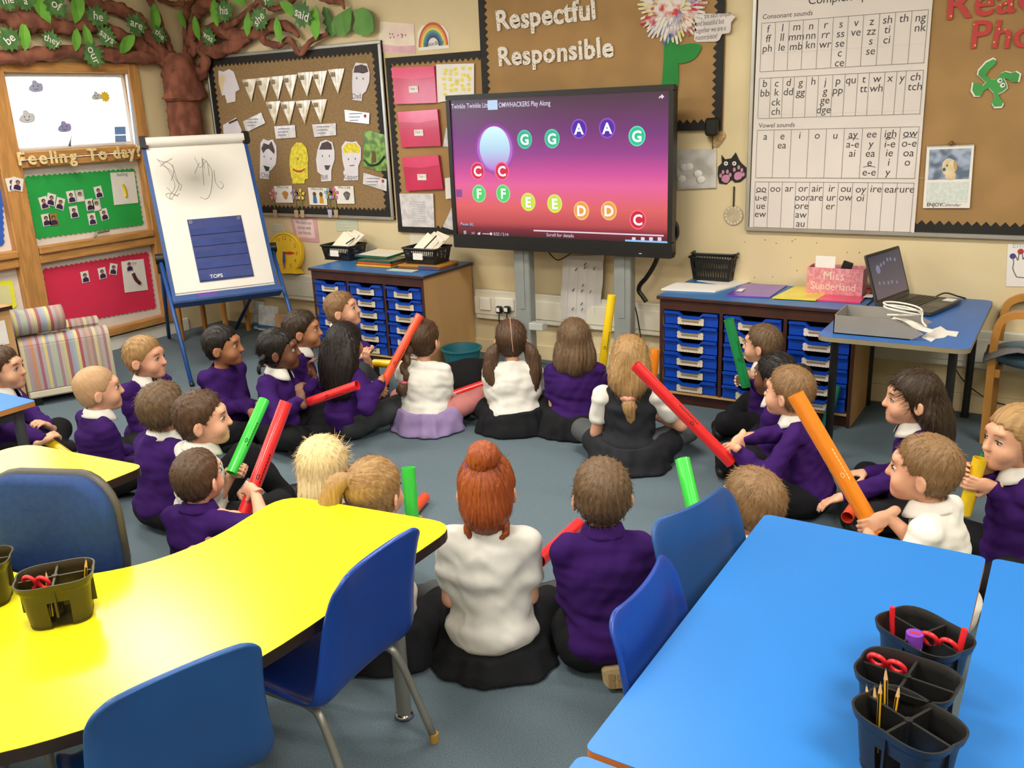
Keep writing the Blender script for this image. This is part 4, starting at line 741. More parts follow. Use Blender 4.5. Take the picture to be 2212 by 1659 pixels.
for x in (1735, 1812, 1882, 1955): ico([(cd7(x, 1328)[0]+.011*k, cd7(x, 1328)[1]+.01*j_) for k, j_ in ((-1, -1), (1, -1), (1, 1), (-1, 1))])
ico([cd7(405, 1290), cd7(405, 1274), cd7(415, 1274), cd7(425, 1266), cd7(425, 1298), cd7(415, 1290)])
q = [cd7(488, 146), cd7(572, 140), cd7(576, 224), cd7(490, 230)]; MB().prism([(q[0][0], q[2][1]), (q[1][0], q[2][1]), (q[1][0], q[0][1]), (q[0][0], q[0][1])], .004, .0044, FT).build('popup_box', E('popup', 'BFD8F4'), SCR)
a, b_ = cd7(1662, 1332), cd7(2026, 1378); MB().prism([(a[0], a[1]-.04), (b_[0], a[1]-.04), (b_[0], a[1]), (a[0], a[1])], .004, .0044, FT).build('status_bar', E('status', '8EC8F8'), SCR)
a, b_ = cd7(262, 1192), cd7(364, 1230); MB().prism([(a[0], b_[1]), (b_[0], b_[1]), (b_[0], a[1]), (a[0], a[1])], .0028, .003, FT).build('tooltip', E('tooltip', '5A2A3C'), SCR); t = MB(); put_text(t, 'Pause (k)', (a[0]+b_[0])/2, b_[1]+.012, .026, FT, .0034, 0, 'c'); t.build('tooltip_text', E('screen_text', 'E8DCF4'), SCR)
a, b_ = cd7(218, 905), cd7(272, 970); MB().prism([(a[0], b_[1]), (b_[0], b_[1]), (b_[0], a[1]), (a[0], a[1])], .0028, .003, FT).build('pen_button', E('penbtn', '8A4A90'), SCR)
u, v = ont(1385, 547); MB().box((u-TVO[0]-.008, -.0135, v-.002), (u-TVO[0]+.008, -.0125, v+.002)).build('power_light', E('power', 'E8E8F0', .8), tv)
# stand
st = empty('screen_stand', (-2.78, YT+.10, 0)); tag(st, 'grey floor stand with two uprights carrying the screen', 'stand'); m_grey = M('grey_powder_coat', '8C9290', .45, .04)
for px in (1134, 1349):
    x = hit(px, 620, 1, YT+.10)[0]+2.78; MB().box((x-.055, -.035, .06), (x+.055, .035, 1.5), .006).box((x-.018, -.04, .4), (x+.018, -.034, 1.4)).build('upright', m_grey, st); MB().box((x-.04, -.45, .02), (x+.04, .12, .07), .01).build('foot', m_grey, st)
MB().box((-.38, -.02, 1.0), (.38, .02, 1.06), .004).build('cross_bar', m_grey, st)
p = hit(1160, 706, 1, YT+.02); tag(MB().box((p[0]-.05, YT+.0, p[2]-.02), (p[0]+.05, YT+.062, p[2]+.025), .004).build('port_box', M('light_grey_plastic', 'B9BBB4', .5)), 'small grey port box clamped to the left stand upright', 'port box')
# paper hanging under the screen, cables
pp = tag(MB().grid([[FB(*onb(x, y, .06), .06+.012*math.sin(i*.9)+.008*math.sin(j*1.7)) for i, x in enumerate(np.linspace(1217-j*1.2, 1303-j*1.2, 6))] for j, y in enumerate(np.linspace(552, 690, 8))]).build('hanging_grid_sheet', M('soft_white_paper', 'D6D1CC', .8, .03), None, True), 'long white table sheet hanging over the trunking under the screen', 'sheet')
t = MB()
for x, y in ((1265, 570), (1245, 582), (1264, 578), (1284, 580), (1260, 616), (1239, 626), (1258, 628), (1276, 630), (1257, 656), (1238, 667), (1258, 668)): p = FB(*onb(x, y, .075), .08); t.obox(p, (.006, .001, .022), [[.8, 0, .6], [0, 1, 0], [-.6, 0, .8]])
t.build('ink_mark', m_ink, pp); g = MB()
for x in (1230, 1250, 1270, 1290): a = FB(*onb(x, 575, .075), .078); b2 = FB(*onb(x-6, 680, .075), .078); g.tube([a, b2], .0008, 4)
g.build('grid_line', M('pale_print', 'B9BCC0'), pp)
def cable(name, pts, r, mat, label, grp=None): return tag(MB().tube(spline(pts, 6), r, 8).build(name, mat, None, True), label, 'cable', grp)
cable('looped_cable', [hit(x, y, 1, 4.85) for x, y in ((1185, 545), (1200, 560), (1212, 560), (1238, 545))], .004, m_black, 'thin dark cable looping under the screen')
cable('thick_cable', [hit(x, y, 1, 4.9) for x, y in ((1422, 552), (1412, 575), (1396, 600), (1383, 615), (1380, 628), (1388, 640), (1396, 652))], .014, m_black, 'thick black cable hanging from the right of the screen to the trunking')
cable('thin_cable', [hit(x, y, 1, 4.95) for x, y in ((1365, 640), (1375, 675), (1383, 720), (1390, 760))], .004, m_black, 'thin dark flex running down beside the right stand upright')
cable('thick_cable', [hit(x, y, 1, 4.78) for x, y in ((1456, 478), (1462, 488), (1463, 505), (1456, 520))], .012, m_black, 'black cable loop at the right edge of the screen')
# ================================================================ CABINETS
m_beech = M('beech_laminate', 'C39A66', 0.45, 0.08, 5, .03, 60, stretch=(1, 1, .15)); m_mahog = M('dark_brown_edge', '3E2018', 0.45, 0.15, 10)
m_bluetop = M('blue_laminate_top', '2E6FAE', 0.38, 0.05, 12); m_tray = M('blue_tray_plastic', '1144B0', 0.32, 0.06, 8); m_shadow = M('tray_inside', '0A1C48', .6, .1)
m_lab = M('cream_label_card', 'D6C9B0', .7, .05); m_labd = M('label_writing', '8A7C68', .7)
TRAYH = .080
def tray_mesh(w, h=.070, dep=.40):
    fr = lambda u, v, d: (u-w/2, -d, v)
    out = [(0, 0), (w, 0), (w, h), (w*.73, h), (w*.66, h*.70), (w*.34, h*.70), (w*.27, h), (0, h)]
    mb = MB().prism(out, -.006, .006, fr)
    for a, b in zip(out[2:-1], out[3:]):                                               # rolled top lip
        mb.prism([(a[0], a[1]-.012), (a[0], a[1]+.001), (b[0], b[1]+.001), (b[0], b[1]-.012)], .004, .022, fr)
    mb.prism([(w*.27, .008), (w*.73, .008), (w*.73, h*.6), (w*.27, h*.6)], .006, .011, fr)
    mb.box((-w/2+.008, .006, .0), (-w/2+.012, dep, h-.01)).box((w/2-.012, .006, 0), (w/2-.008, dep, h-.01)).box((-w/2+.01, .006, 0), (w/2-.01, dep, .004))
    return mb
def cabinet(name, x0, x1, yf, yb, H, label, polka=False):
    w = x1-x0; e = empty(name, (x0, yf, 0)); tag(e, label, 'tray cabinet')
    MB().box((-.015, -.015, H-.02), (w+.015, yb-yf, H-.0015), .003).build('top_edging', m_mahog, e); MB().box((-.013, -.013, H-.0015), (w+.013, yb-yf-.002, H)).build('worktop', m_bluetop, e)
    for x in (0, w-.018): MB().box((x, .003, 0), (x+.018, yb-yf, H-.02)).build('side_panel', m_beech, e); MB().box((x, 0, 0), (x+.018, .003, H-.02)).build('front_edging', m_mahog, e)
    MB().box((.018, 0, H-.075), (w-.018, .016, H-.02)).build('top_rail', m_mahog, e); MB().box((.018, .02, 0), (w-.018, .036, .07)).build('plinth', m_mahog, e); MB().box((.018, 0, .062), (w-.018, yb-yf, .074)).build('base_board', m_beech, e)
    MB().box((.018, yb-yf-.008, .07), (w-.018, yb-yf, H-.02)).build('back_panel', m_shadow, e)  # shade behind the trays is put into this panel's dark navy colour
    cw = (w-.036-2*.018)/3
    for k in (1, 2): x = .018+k*cw+(k-1)*.018; MB().box((x, 0, .074), (x+.018, yb-yf-.008, H-.075)).build('divider', m_mahog, e)
    tm = tray_mesh(cw-.020).build('tray', m_tray, e); lab = None; first = True
    for c in range(3):
        for r in range(6):
            z = .078+r*TRAYH*(H-.155)/.48/1.0; x = .018+c*(cw+.018)+cw/2
            if first: t = tm; first = False
            else: t = tm.copy(); COL.objects.link(t); t.parent = e
            t.location = (x, .004+random.uniform(0, .012), z)
            if lab is None:
                fr = lambda u, v, d: (u, -d, v); lb = MB().prism(scallop([(-.072, .004), (.072, .004), (.072, .04), (-.072, .04)], .016, .003), .012, .0135, fr).build('name_label', m_lab, t); lab = lb
                tx = MB().box((-.05, -.0145, .016), (.045, -.0137, .026)).build('label_ink', m_labd, t); lab2 = tx
                if polka: pass
            else:
                lb = lab.copy(); COL.objects.link(lb); lb.parent = t; tx = lab2.copy(); COL.objects.link(tx); tx.parent = t
            if polka and c == 2: lb.data = lb.data.copy(); lb.data.materials.clear(); lb.data.materials.append(M('red_dotted_label', 'C0485A', .7, 0, 240, hex2='E4DCD4', kind='voronoi'))
    return e
cabinet('tray_cabinet', -4.40, -3.45, 4.46, 5.00, .63, 'blue tray cabinet with beech side to the left of the screen')
cabinet('tray_cabinet', -1.885, -.86, 4.515, 5.00, .61, 'blue tray cabinet with folders on top to the right of the screen', True)
# ---------------------------------------------------------------- things on the left cabinet
def basket(name, c, w, d, h, rz, label, tag_card=True, cat='basket'):
    e = empty(name, c, rz); tag(e, label, cat); mb = MB(); k = .86
    mb.box((-w/2*k, -d/2*k, 0), (w/2*k, d/2*k, .004))
    rim = rrect(-w/2, -d/2, w/2, d/2, .02, 3); base = [(x*k, y*k) for x, y in rim]; n = len(rim)
    V = []; rows = (0, .12, .16, .46, .54, .84, .90, 1.0)
    for s in rows: V.append([(b[0]+(a[0]-b[0])*s, b[1]+(a[1]-b[1])*s, h*s) for a, b in zip(rim, base)])
    def lp_(a, b, t): return tuple(np.array(a)*(1-t)+np.array(b)*t)
    for i in range(len(rows)-1):
        for j in range(n):
            q = [V[i][j], V[i][(j+1) % n], V[i+1][(j+1) % n], V[i+1][j]]; L = np.linalg.norm(np.array(q[1])-q[0])
            if i in (2, 4) and L > .04:
                m = max(4, int(L/.014))
                for s in range(m):
                    t0, t1 = s/m, (s+.45)/m; mb.add([lp_(q[0], q[1], t0), lp_(q[0], q[1], t1), lp_(q[3], q[2], t1), lp_(q[3], q[2], t0)], [(0, 1, 2, 3)])
            else: mb.add(q, [(0, 1, 2, 3)])
    o = mb.build('basket_body', m_black, e); o.modifiers.new('wall', 'SOLIDIFY').thickness = .003
    MB().tube([(x*1.02, y*1.02, h) for x, y in rim], .006, 6, closed=True).build('rim', m_black, e)
    if tag_card: MB().box((-w*.16, -d/2*.97-.006, h*.3), (w*.12, -d/2*.97-.004, h*.72)).build('card_label', m_paper, e)
    return e
ZL = .63
def pl(px, py, z): p = onz(px, py, z); return (p[0], p[1], z)
ba = basket('slotted_basket', pl(745, 558, ZL+.001), .27, .20, .10, .03, 'black slotted basket of cards at the left end of the left cabinet')
bb = basket('slotted_basket', (-3.63, 4.76, ZL+.030), .27, .20, .10, .03, 'black slotted basket of cards on books by the screen')
def fan(base, n, lab, s=1.0, zr=0.3):
    for i in range(n):
        R = np.array(Matrix.Rotation(math.radians(-38-i*7), 3, 'X') @ Matrix.Rotation(random.uniform(-.25, .25)+zr, 3, 'Y'))
        tag(MB().obox((base[0]+.03*i-.02, base[1]+.02*i, base[2]+.10+.012*i), (.13*s, .004, .17*s), R).build('paper_pad', M('cream_pad', 'EFE6D2', .7, .02)), lab % NTH[i], 'paper pad', 'pads in the baskets')
fan(np.array(ba.location), 3, '%s cream paper pad standing in the left basket'); fan(np.array(bb.location), 3, '%s cream paper pad standing in the right basket')
tag(MB().tube([np.array(ba.location)+(.05, -.03, .11), np.array(ba.location)+(.11, .0, .15)], .005, 6).build('marker_pen', m_black), 'black marker pen lying in the left basket', 'pen')
tag(MB().tube([np.array(bb.location)+(.03, -.07, .10), np.array(bb.location)+(.10, -.02, .18)], .005, 6).build('marker_pen', m_black), 'black marker pen sticking out of the right basket', 'pen')
m_wbs = M('whiteboard_surface', 'E6E4D2', .25, .02); EC = [('1F3F8E', 'blue'), ('D8A82A', 'yellow'), ('C4532A', 'red'), ('1F5A3A', 'green'), ('2A3F80', 'navy')]
def wboard(c, w, d, rx, rz, i, label):
    e = empty('framed_whiteboard', c, rz); e.rotation_euler = (rx, 0, rz); t = .014
    MB().box((-w/2+.01, -d/2+.01, .001), (w/2-.01, d/2-.01, t-.002)).build('writing_surface', m_wbs, e)
    for k, (a, b) in enumerate((((-w/2, -d/2), (w/2, -d/2+.012)), ((-w/2, d/2-.012), (w/2, d/2)), ((-w/2, -d/2), (-w/2+.012, d/2)), ((w/2-.012, -d/2), (w/2, d/2)))):
        h, n = EC[(i+k*2) % 4 if k < 2 else (i+3-k) % 4]; MB().box((*a, 0), (*b, t), .002).build('coloured_edge', M('edge_'+n, h, .5), e)
    tag(e, label, 'whiteboard', 'small framed whiteboards')
for i, lb in enumerate(('bottom small whiteboard of the stack on the left cabinet', 'second small whiteboard of the stack on the left cabinet', 'third small whiteboard of the stack on the left cabinet')): wboard((-3.98+.006*i, 4.72, ZL+.001+.016*i), .30, .22, 0, .04-.02*i, i+1, lb)
wboard((-3.99, 4.73, ZL+.066), .30, .23, .05, -.05, 3, 'top tilted small whiteboard leaning on the left basket')
for i, (h, n, lb) in enumerate((('8A4A24', 'brown', 'lower brown book under the right basket'), ('B8842E', 'ochre', 'upper ochre book under the right basket'))):
    e = empty('hardback_book', (-3.62, 4.75, ZL+.001+.014*i), .05); MB().box((-.16, -.12, 0), (.16, .12, .013), .002).build('cover', M('cover_'+n, h, .5), e); MB().box((.0, -.118, .002), (.158, -.1205, .011)).build('pages', M('blue_spine', '2A3F80', .5), e); tag(e, lb, 'book')
for i in range(3): tag(MB().obox((-3.70+.01*i, 4.55+.012*i, ZL+.0015+.003*i), (.21, .02, .002), np.array(Matrix.Rotation(.03*i, 3, 'Z'))).build('paper_strip', M('pale_green_strip', 'BFD0C0', .7)), '%s pale paper strip lying in front of the right basket' % NTH[i], 'paper strip', 'paper strips')
# ---------------------------------------------------------------- yellow teaching clock
ck = empty('teaching_clock', FB(*onb(619, 590, .08), .08)); tag(ck, 'yellow round teaching clock standing on the trunking ledge', 'clock'); ck.rotation_euler = (math.radians(-8), 0, math.radians(10))
GC = lambda u, v, d: (u, -d, v+.155)
MB().prism(arcpts((0, 0), .155, 0, 360, 40)[:-1], -.02, .02, GC).build('clock_body', M('yellow_clock_plastic', 'F2C81E', .35, .03), ck, angle=40)
MB().tube([GC(.148*math.cos(a), .148*math.sin(a), .02) for a in np.linspace(0, 2*math.pi, 41)[:-1]], .009, 8, closed=True).build('clock_rim', M('yellow_clock_plastic', 'F2C81E'), ck, True)
MB().prism([(-.08, -.155), (.13, -.155), (.1, -.12), (-.06, -.12)], -.05, .05, GC).build('clock_foot', M('yellow_clock_plastic', 'F2C81E'), ck)
for k in range(1, 13):
    a = math.pi/2-k*math.pi/6; t = MB(); put_text(t, str(k), .113*math.cos(a), .113*math.sin(a)-.014, .04, GC, .0215, 0, 'c', .01); t.build('numeral', M('numeral_red' if k % 3 == 0 else 'numeral_ochre', 'C8401E' if k % 3 == 0 else 'B07A1E', .5), ck)
tk = MB()
for k in range(60): a = 2*math.pi*k/60; tk.obox(GC(.14*math.cos(a), .14*math.sin(a), .021), (.002, .001, .006), np.array(Matrix.Rotation(math.pi/2-a, 3, 'Y')))
tag(tk.build('minute_tick', m_ink, ck), kind='stuff')
MB().prism([(-.01, -.006), (-.01, .006), (.06, .012), (.10, 0), (.06, -.012)], .023, .026, GC).build('hour_hand', M('hand_red', 'CC3A1E', .5), ck); MB().prism([(-.006, .01), (.006, .01), (.012, -.06), (0, -.11), (-.012, -.06)], .027, .030, GC).build('minute_hand', M('hand_violet', '4A4E9A', .5), ck)
# ---------------------------------------------------------------- floor items under the trunking
for i, (px, py, w, h, cl, lb) in enumerate(((562, 705, .10, .22, 'B8C4CC', 'blue and white book standing by the wall under the easel'), (586, 705, .20, .20, 'DDE2E2', 'white picture book with a blue edge leaning on the wall'), (628, 708, .22, .15, 'D8A880', 'orange box of cards by the cabinet foot'), (648, 712, .09, .17, '9CCB7A', 'green folder leaning on the cabinet side'))):
    x, z = onb(px, 690, .12); e = empty('picture_book', (x, YW-.13-.02*i, 0)); MB().obox((0, 0, h/2+.004), (w, .02, h), np.array(Matrix.Rotation(-.16, 3, 'X')), .002).build('cover', M('book_cover_%d' % i, cl, .5, .1, 20), e); MB().obox((0, -.0125-.012, h*.2), (w, .002, h*.14), np.array(Matrix.Rotation(-.16, 3, 'X'))).build('title_band', M('band_%d' % i, '3A6FA0' if i < 2 else 'E8E0D0', .5), e)
    tag(e, lb, 'book')
# ================================================================ FLIP CHART EASEL
m_eb = M('blue_easel_metal', '1E4A8C', .4, .06); m_dry = M('flipchart_pad', 'E4E0D8', .75, .03, 4)
es = empty('flipchart_easel', (-5.0, 4.0, 0)); EO = np.array([-5.0, 4.0, 0]); tag(es, 'blue metal flip chart easel with a large paper pad', 'easel')
A0 = np.array([-4.67, 3.58, 0]); dE = np.array([-.851, .525, 0]); rE = np.array([.525, .851, 0]); WE = .70
BL = np.array([-5.014, 3.79, .501]); TL = np.array([-5.47, 4.072, 1.505]); upE = TL-BL; HE = np.linalg.norm(upE); upE /= HE; nE = np.cross(rE, upE); nE = nE if nE[0] > 0 else -nE
FE = lambda u, v, d: tuple(BL+rE*u+upE*v+nE*d-EO)
MB().prism(rrect(0, 0, WE, HE, .02, 3), -.02, -.004, FE).build('backboard', m_dry, es)
for a, b in (((0, 0), (.022, HE)), ((WE-.022, 0), (WE, HE))): MB().prism(rrect(*a, *b, .006, 2), -.022, .010, FE).build('side_rail', m_eb, es)
MB().prism(rrect(-.005, -.06, WE+.005, .012, .008, 2), -.03, .012, FE).build('pen_tray_back', m_eb, es); MB().prism(rrect(-.005, -.06, WE+.005, -.045, .004, 2), .012, .07, FE).build('pen_tray', m_eb, es); MB().prism(rrect(-.005, -.06, WE+.005, -.03, .004, 2), .062, .07, FE).build('pen_tray_lip', m_eb, es)
MB().prism(rrect(.024, .03, WE-.024, HE-.05, .004, 2), -.004, .004, FE).build('paper_pad', m_dry, es)
MB().tube([FE(.03, HE-.03, .012), FE(WE-.02, HE-.03, .012)], .034, 14).build('rolled_sheet', m_dry, es, angle=40)
for u in (.012, WE-.01): MB().prism(rrect(u-.022, HE-.075, u+.03, HE+.012, .012, 3), .005, .03, FE).build('clamp', m_black, es)
def knob(u): return BL+rE*u+upE*.30-nE*.05
for u in (-.02, WE+.02):
    K = knob(u); mb = MB().tube([K-rE*.03-EO, K+rE*.03-EO], .035, 14); mb.build('knob', m_black, es, angle=40); MB().obox(K-EO+np.array((0, 0, -.05)), (.035, .05, .10), None, .006).build('knob_bracket', m_black, es)
    ff = A0+rE*(u+.02); rf = np.array([-5.93, 4.40, 0])+rE*(u+.02 if u < 0 else .36)
    if u > 0: rf = np.array([-5.66, 4.83, 0])
    MB().tube([K-EO, ff-EO], .014, 10).build('front_leg', m_eb, es, True); MB().tube([K-EO+np.array((0, 0, -.04)), rf-EO], .014, 10).build('rear_leg', m_eb, es, True); MB().ball(ff-EO+np.array((0, 0, .012)), .017).build('rubber_foot', m_black, es, True)
# faint charcoal drawing on the pad
def epx(px, py, d=.005):
    v = ray(px, py); P0 = BL+nE*d; t = ((P0-CAM)@nE)/(v@nE); q = CAM+v*t-BL; return (q@rE, q@upE)
m_coal = M('charcoal_smudge', 'C9C4BB', .9, .06, 12); m_coal2 = M('charcoal_line', '7E7A74', .9)
m_sm = M('smudged_flipchart_sheet', 'E4E0D8', .75, .02, 4); nt_ = m_sm.node_tree; rr_ = [n for n in nt_.nodes if n.type == 'VALTORGB'][0]
tcs = nt_.nodes.new('ShaderNodeTexCoord'); mps = nt_.nodes.new('ShaderNodeMapping'); mps.vector_type = 'TEXTURE'; mps.inputs['Location'].default_value = FE(.30, .83, 0); mps.inputs['Scale'].default_value = (.34, .34, .22); gr_ = nt_.nodes.new('ShaderNodeTexGradient'); gr_.gradient_type = 'SPHERICAL'; nt_.links.new(tcs.outputs['Object'], mps.inputs[0]); nt_.links.new(mps.outputs[0], gr_.inputs[0])
mx_ = nt_.nodes.new('ShaderNodeMixRGB'); nt_.links.new(gr_.outputs['Fac'], mx_.inputs[0]); nt_.links.new(rr_.outputs[0], mx_.inputs[1]); mx_.inputs[2].default_value = (*rgb('9C978E'), 1); nt_.links.new(mx_.outputs[0], nt_.nodes['Principled BSDF'].inputs['Base Color'])
for c_ in es.children:
    if c_.name.startswith('paper_pad'): c_.data.materials.clear(); c_.data.materials.append(m_sm)
for path in ([(338, 342), (352, 358), (368, 368), (380, 388), (386, 400), (380, 415), (368, 430), (358, 420), (372, 418), (385, 425)], [(345, 360), (360, 350), (375, 365), (370, 390)], [(442, 365), (438, 345), (446, 350), (458, 372), (455, 415), (445, 430), (432, 425)], [(462, 368), (466, 395), (478, 408), (482, 398), (474, 392)], [(436, 340), (440, 400)], [(430, 352), (420, 375)], [(350, 350), (366, 372), (378, 402), (366, 425), (374, 432)], [(420, 340), (432, 362), (446, 348), (452, 380)], [(360, 405), (378, 422), (388, 418)], [(340, 345), (356, 350), (372, 342)], [(372, 355), (384, 392), (392, 400), (388, 412)]):
    MB().tube([FE(*epx(x, y), .0052) for x, y in [tuple(p) for p in spline(path, 4)]], .0016, 4).build('charcoal_line', m_coal2, es)
# navy pocket chart pinned on the pad
PCT = [epx(402, 476), epx(518, 465), epx(550, 595), epx(434, 612)]
u0, u1 = (PCT[0][0]+PCT[3][0])/2, (PCT[1][0]+PCT[2][0])/2; v1, v0 = (PCT[0][1]+PCT[1][1])/2, (PCT[2][1]+PCT[3][1])/2
pc = empty('pocket_chart', FE(u0, v0, .006)); pc.location = tuple(np.array(FE(u0, v0, .006))+EO); PO = np.array(pc.location); FP = lambda u, v, d: tuple(np.array(FE(u, v, .006+d))+EO-PO)
tag(pc, 'navy pocket chart with clear rows clipped to the flip chart', 'pocket chart'); m_navy = M('navy_nylon', '2C3A78', .6, .08, 14)
MB().prism([(u0, v0), (u1, v0), (u1, v1), (u0, v1)], 0, .004, FP).build('backing', m_navy, pc)
for k in range(5): a = v0+(v1-v0)*(.18*k+.02); MB().prism([(u0+.006, a), (u1-.006, a), (u1-.006, a+(v1-v0)*.10), (u0+.006, a+(v1-v0)*.10)], .0042, .009, FP).build('clear_pocket', M('navy_vinyl_pocket', '364684', .2, .1, coat=.6), pc)
for u in (u0+.02, u1-.02): MB().tube([FP(u+.009*math.cos(a), v1-.02+.009*math.sin(a), .006) for a in np.linspace(0, 2*math.pi, 13)[:-1]], .003, 6, closed=True).build('eyelet', m_alu, pc)
t = MB(); put_text(t, 'TOPS', u0+.07, v0+.018, .035, FP, .0095, 0, 'l', .01); t.build('logo_print', m_paper, pc)
q = np.array(FE(.22, -.02, .035))+EO; tag(MB().obox(q, (.13, .035, .03), np.stack([rE, nE, upE], 1), .004).build('board_rubber', M('purple_foam', '6A3A9C', .7)), 'purple board rubber lying in the easel tray', 'eraser')
q = np.array(FE(.36, -.03, .04))+EO; tag(MB().obox(q, (.03, .02, .012), np.stack([rE, nE, upE], 1), .004).build('chalk_stub', m_paper), 'small white chalk stub in the easel tray', 'chalk')
# wooden chair with a maroon seat behind the easel
wc = empty('wooden_chair', (-5.62, 4.60, 0), math.radians(20)); tag(wc, 'small wooden chair with a maroon seat behind the easel', 'chair'); m_bw = M('honey_bentwood', 'B8803A', .45, .1, 6, stretch=(3, 3, .4))
MB().box((-.20, -.19, .36), (.20, .19, .43), .03).build('seat', M('maroon_fabric', '6A1A2A', .8, .08, 30), wc)
for x in (-.19, .19):
    for y in (-.17, .17): MB().obox((x, y, .18), (.032, .036, .36), None, .006).build('leg', m_bw, wc)
    MB().box((x-.014, -.17, .30), (x+.014, .17, .345), .004).build('side_rail', m_bw, wc)
MB().box((-.19, -.185, .30), (.19, -.155, .345), .004).build('front_rail', m_bw, wc)
# ================================================================ FAR LEFT: pine cupboard, striped child's armchair, blue table
cb = empty('low_cupboard', (-5.9, 2.0, 0)); tag(cb, 'low beech cupboard at the left edge of the picture', 'cupboard')
MB().box((0, 0, .03), (.68, .83, .615)).build('carcass', m_beech, cb); MB().box((-.01, -.01, .615), (.69, .84, .635), .003).build('top', m_beech, cb); MB().box((-.012, .832, .61), (.692, .845, .632)).build('dark_edging', m_mahog, cb); MB().box((.68, -.01, .612), (.694, .84, .632)).build('dark_edging', m_mahog, cb); MB().box((.02, .02, 0), (.66, .80, .03)).build('plinth', m_mahog, cb)
p = hit(2, 712, 0, -5.219); MB().box((.681, p[1]-2.0-.1, p[2]-.09), (.684, p[1]-2.0+.03, p[2]+.05)).build('pinned_note', m_paper, cb)
def stripe_mat():
    m = bpy.data.materials.new('striped_weave'); m.use_nodes = True; nt = m.node_tree; N = nt.nodes; L = nt.links; b = N['Principled BSDF']; b.inputs['Roughness'].default_value = .9
    tc = N.new('ShaderNodeTexCoord'); s_ = N.new('ShaderNodeSeparateXYZ'); L.new(tc.outputs['Object'], s_.inputs[0]); mu = N.new('ShaderNodeMath'); mu.operation = 'MULTIPLY_ADD'; mu.inputs[1].default_value = 1.9; mu.inputs[2].default_value = .5; L.new(s_.outputs['X'], mu.inputs[0])
    r = N.new('ShaderNodeValToRGB'); r.color_ramp.interpolation = 'CONSTANT'; L.new(mu.outputs[0], r.inputs[0])
    cs = ['B09A98', 'C4B88A', 'A0949A', 'A88A8E', 'BC8660', 'A89A9C', '9C6272', 'AAA0A2', 'C8BC7A', '948EA0', 'AAA89E', 'A0B09C', 'A07A88', 'B4A89C', 'C0B484', '9C6068', '949CA8', 'A0A4AE', 'C6BE86', 'A0525C', 'A49898', 'A28680', 'AC9284', '9C7C7C', 'BEB48E', 'A09288', 'AA9C98', '98707C', 'B8AE90', 'A69AA0']
    while len(r.color_ramp.elements) < len(cs): r.color_ramp.elements.new(.5)
    for i, (e_, h) in enumerate(zip(r.color_ramp.elements, cs)): e_.position = i/len(cs); e_.color = (*rgb(h), 1)
    n = N.new('ShaderNodeTexNoise'); n.inputs['Scale'].default_value = 300; bp = N.new('ShaderNodeBump'); bp.inputs['Strength'].default_value = .3; bp.inputs['Distance'].default_value = .002; L.new(n.outputs['Fac'], bp.inputs['Height']); L.new(bp.outputs[0], b.inputs['Normal']); L.new(r.outputs[0], b.inputs['Base Color']); return m
m_str = stripe_mat()
ac = empty('striped_armchair', (-5.12, 3.07, 0), math.atan2(.39, .19)); tag(ac, 'child sized striped armchair beside the beech cupboard', 'armchair')
MB().box((-.25, -.0, .05), (.25, .52, .10), .01).build('cream_skirt', M('cream_cotton', 'D6CCB4', .9, .05), ac)
prof = [(0, .10), (0, .36), (.012, .395), (.045, .415), (.09, .42), (.13, .41), (.14, .38)]
for y0, n_ in ((0, 'side_arm'), (.38, 'side_arm')):
    mb = MB(); G = [[(x, y0+(y if y0 == 0 else .14-y), z) for y, z in prof] for x in np.linspace(-.25, .25, 12)]; mb.grid(G); mb.box((-.245, y0+.005, .10), (.245, y0+.135, .38)); mb.build(n_, m_str, ac, angle=60)
MB().box((-.25, .12, .10), (-.12, .40, .44), .04).build('backrest', m_str, ac); MB().box((-.14, .13, .10), (.25, .39, .26), .03).build('seat_cushion', m_str, ac)
for x in (-.2, .2):
    for y in (.05, .45): MB().box((x-.02, y-.02, 0), (x+.02, y+.02, .05)).build('foot', m_black, ac)
cs = empty('striped_cushion', (-5.26, 2.99, .43), 1.2); tag(cs, 'striped bolster cushion lying on top of the small armchair', 'cushion')
P_ = spline([(-.16, 0, 0), (-.14, 0, .0), (0, 0, 0), (.14, 0, 0), (.16, 0, 0)], 3); MB().tube([(x, y, z+.075) for x, y, z in P_], [.03]+[.06]*2+[.078]*8+[.06, .03], 16).build('cushion_cover', m_str, cs, True)
def table(name, outline, z, th, m_top, m_edge, legs, label, legmat, leg_r=.017, apron=None, cat='table', foot=None):
    e = empty(name, (legs[0][0], legs[0][1], 0)); o = np.array([legs[0][0], legs[0][1], 0]); fr = lambda u, v, d: (u-o[0], v-o[1], d)
    MB().prism(outline, z-th, z-.0012, fr).build('edge_band', m_edge, e); MB().prism(outline, z-.0012, z, fr).build('table_top', m_top, e)
    for x, y in legs:
        MB().tube([(x-o[0], y-o[1], .006), (x-o[0], y-o[1], z-th)], leg_r, 12).build('leg', legmat, e, angle=40)
        if foot: MB().lathe([(.002, 0), (.028, .002), (.024, .012), (.010, .02), (.009, .05)], 16, (x-o[0], y-o[1], 0)).build('glide_foot', foot, e, True)
        else: MB().tube([(x-o[0], y-o[1], 0), (x-o[0], y-o[1], .02)], leg_r*1.15, 12).build('leg_cap', m_black, e)
    if apron:
        for a, b in apron: d = np.array(b)-a; L = np.linalg.norm(d); c = (np.array(a)+b)/2; MB().obox((c[0]-o[0], c[1]-o[1], z-th-.025), (L, .02, .05), np.array(Matrix.Rotation(math.atan2(d[1], d[0]), 3, 'Z'))).build('apron_rail', legmat, e)
    return tag(e, label, cat)
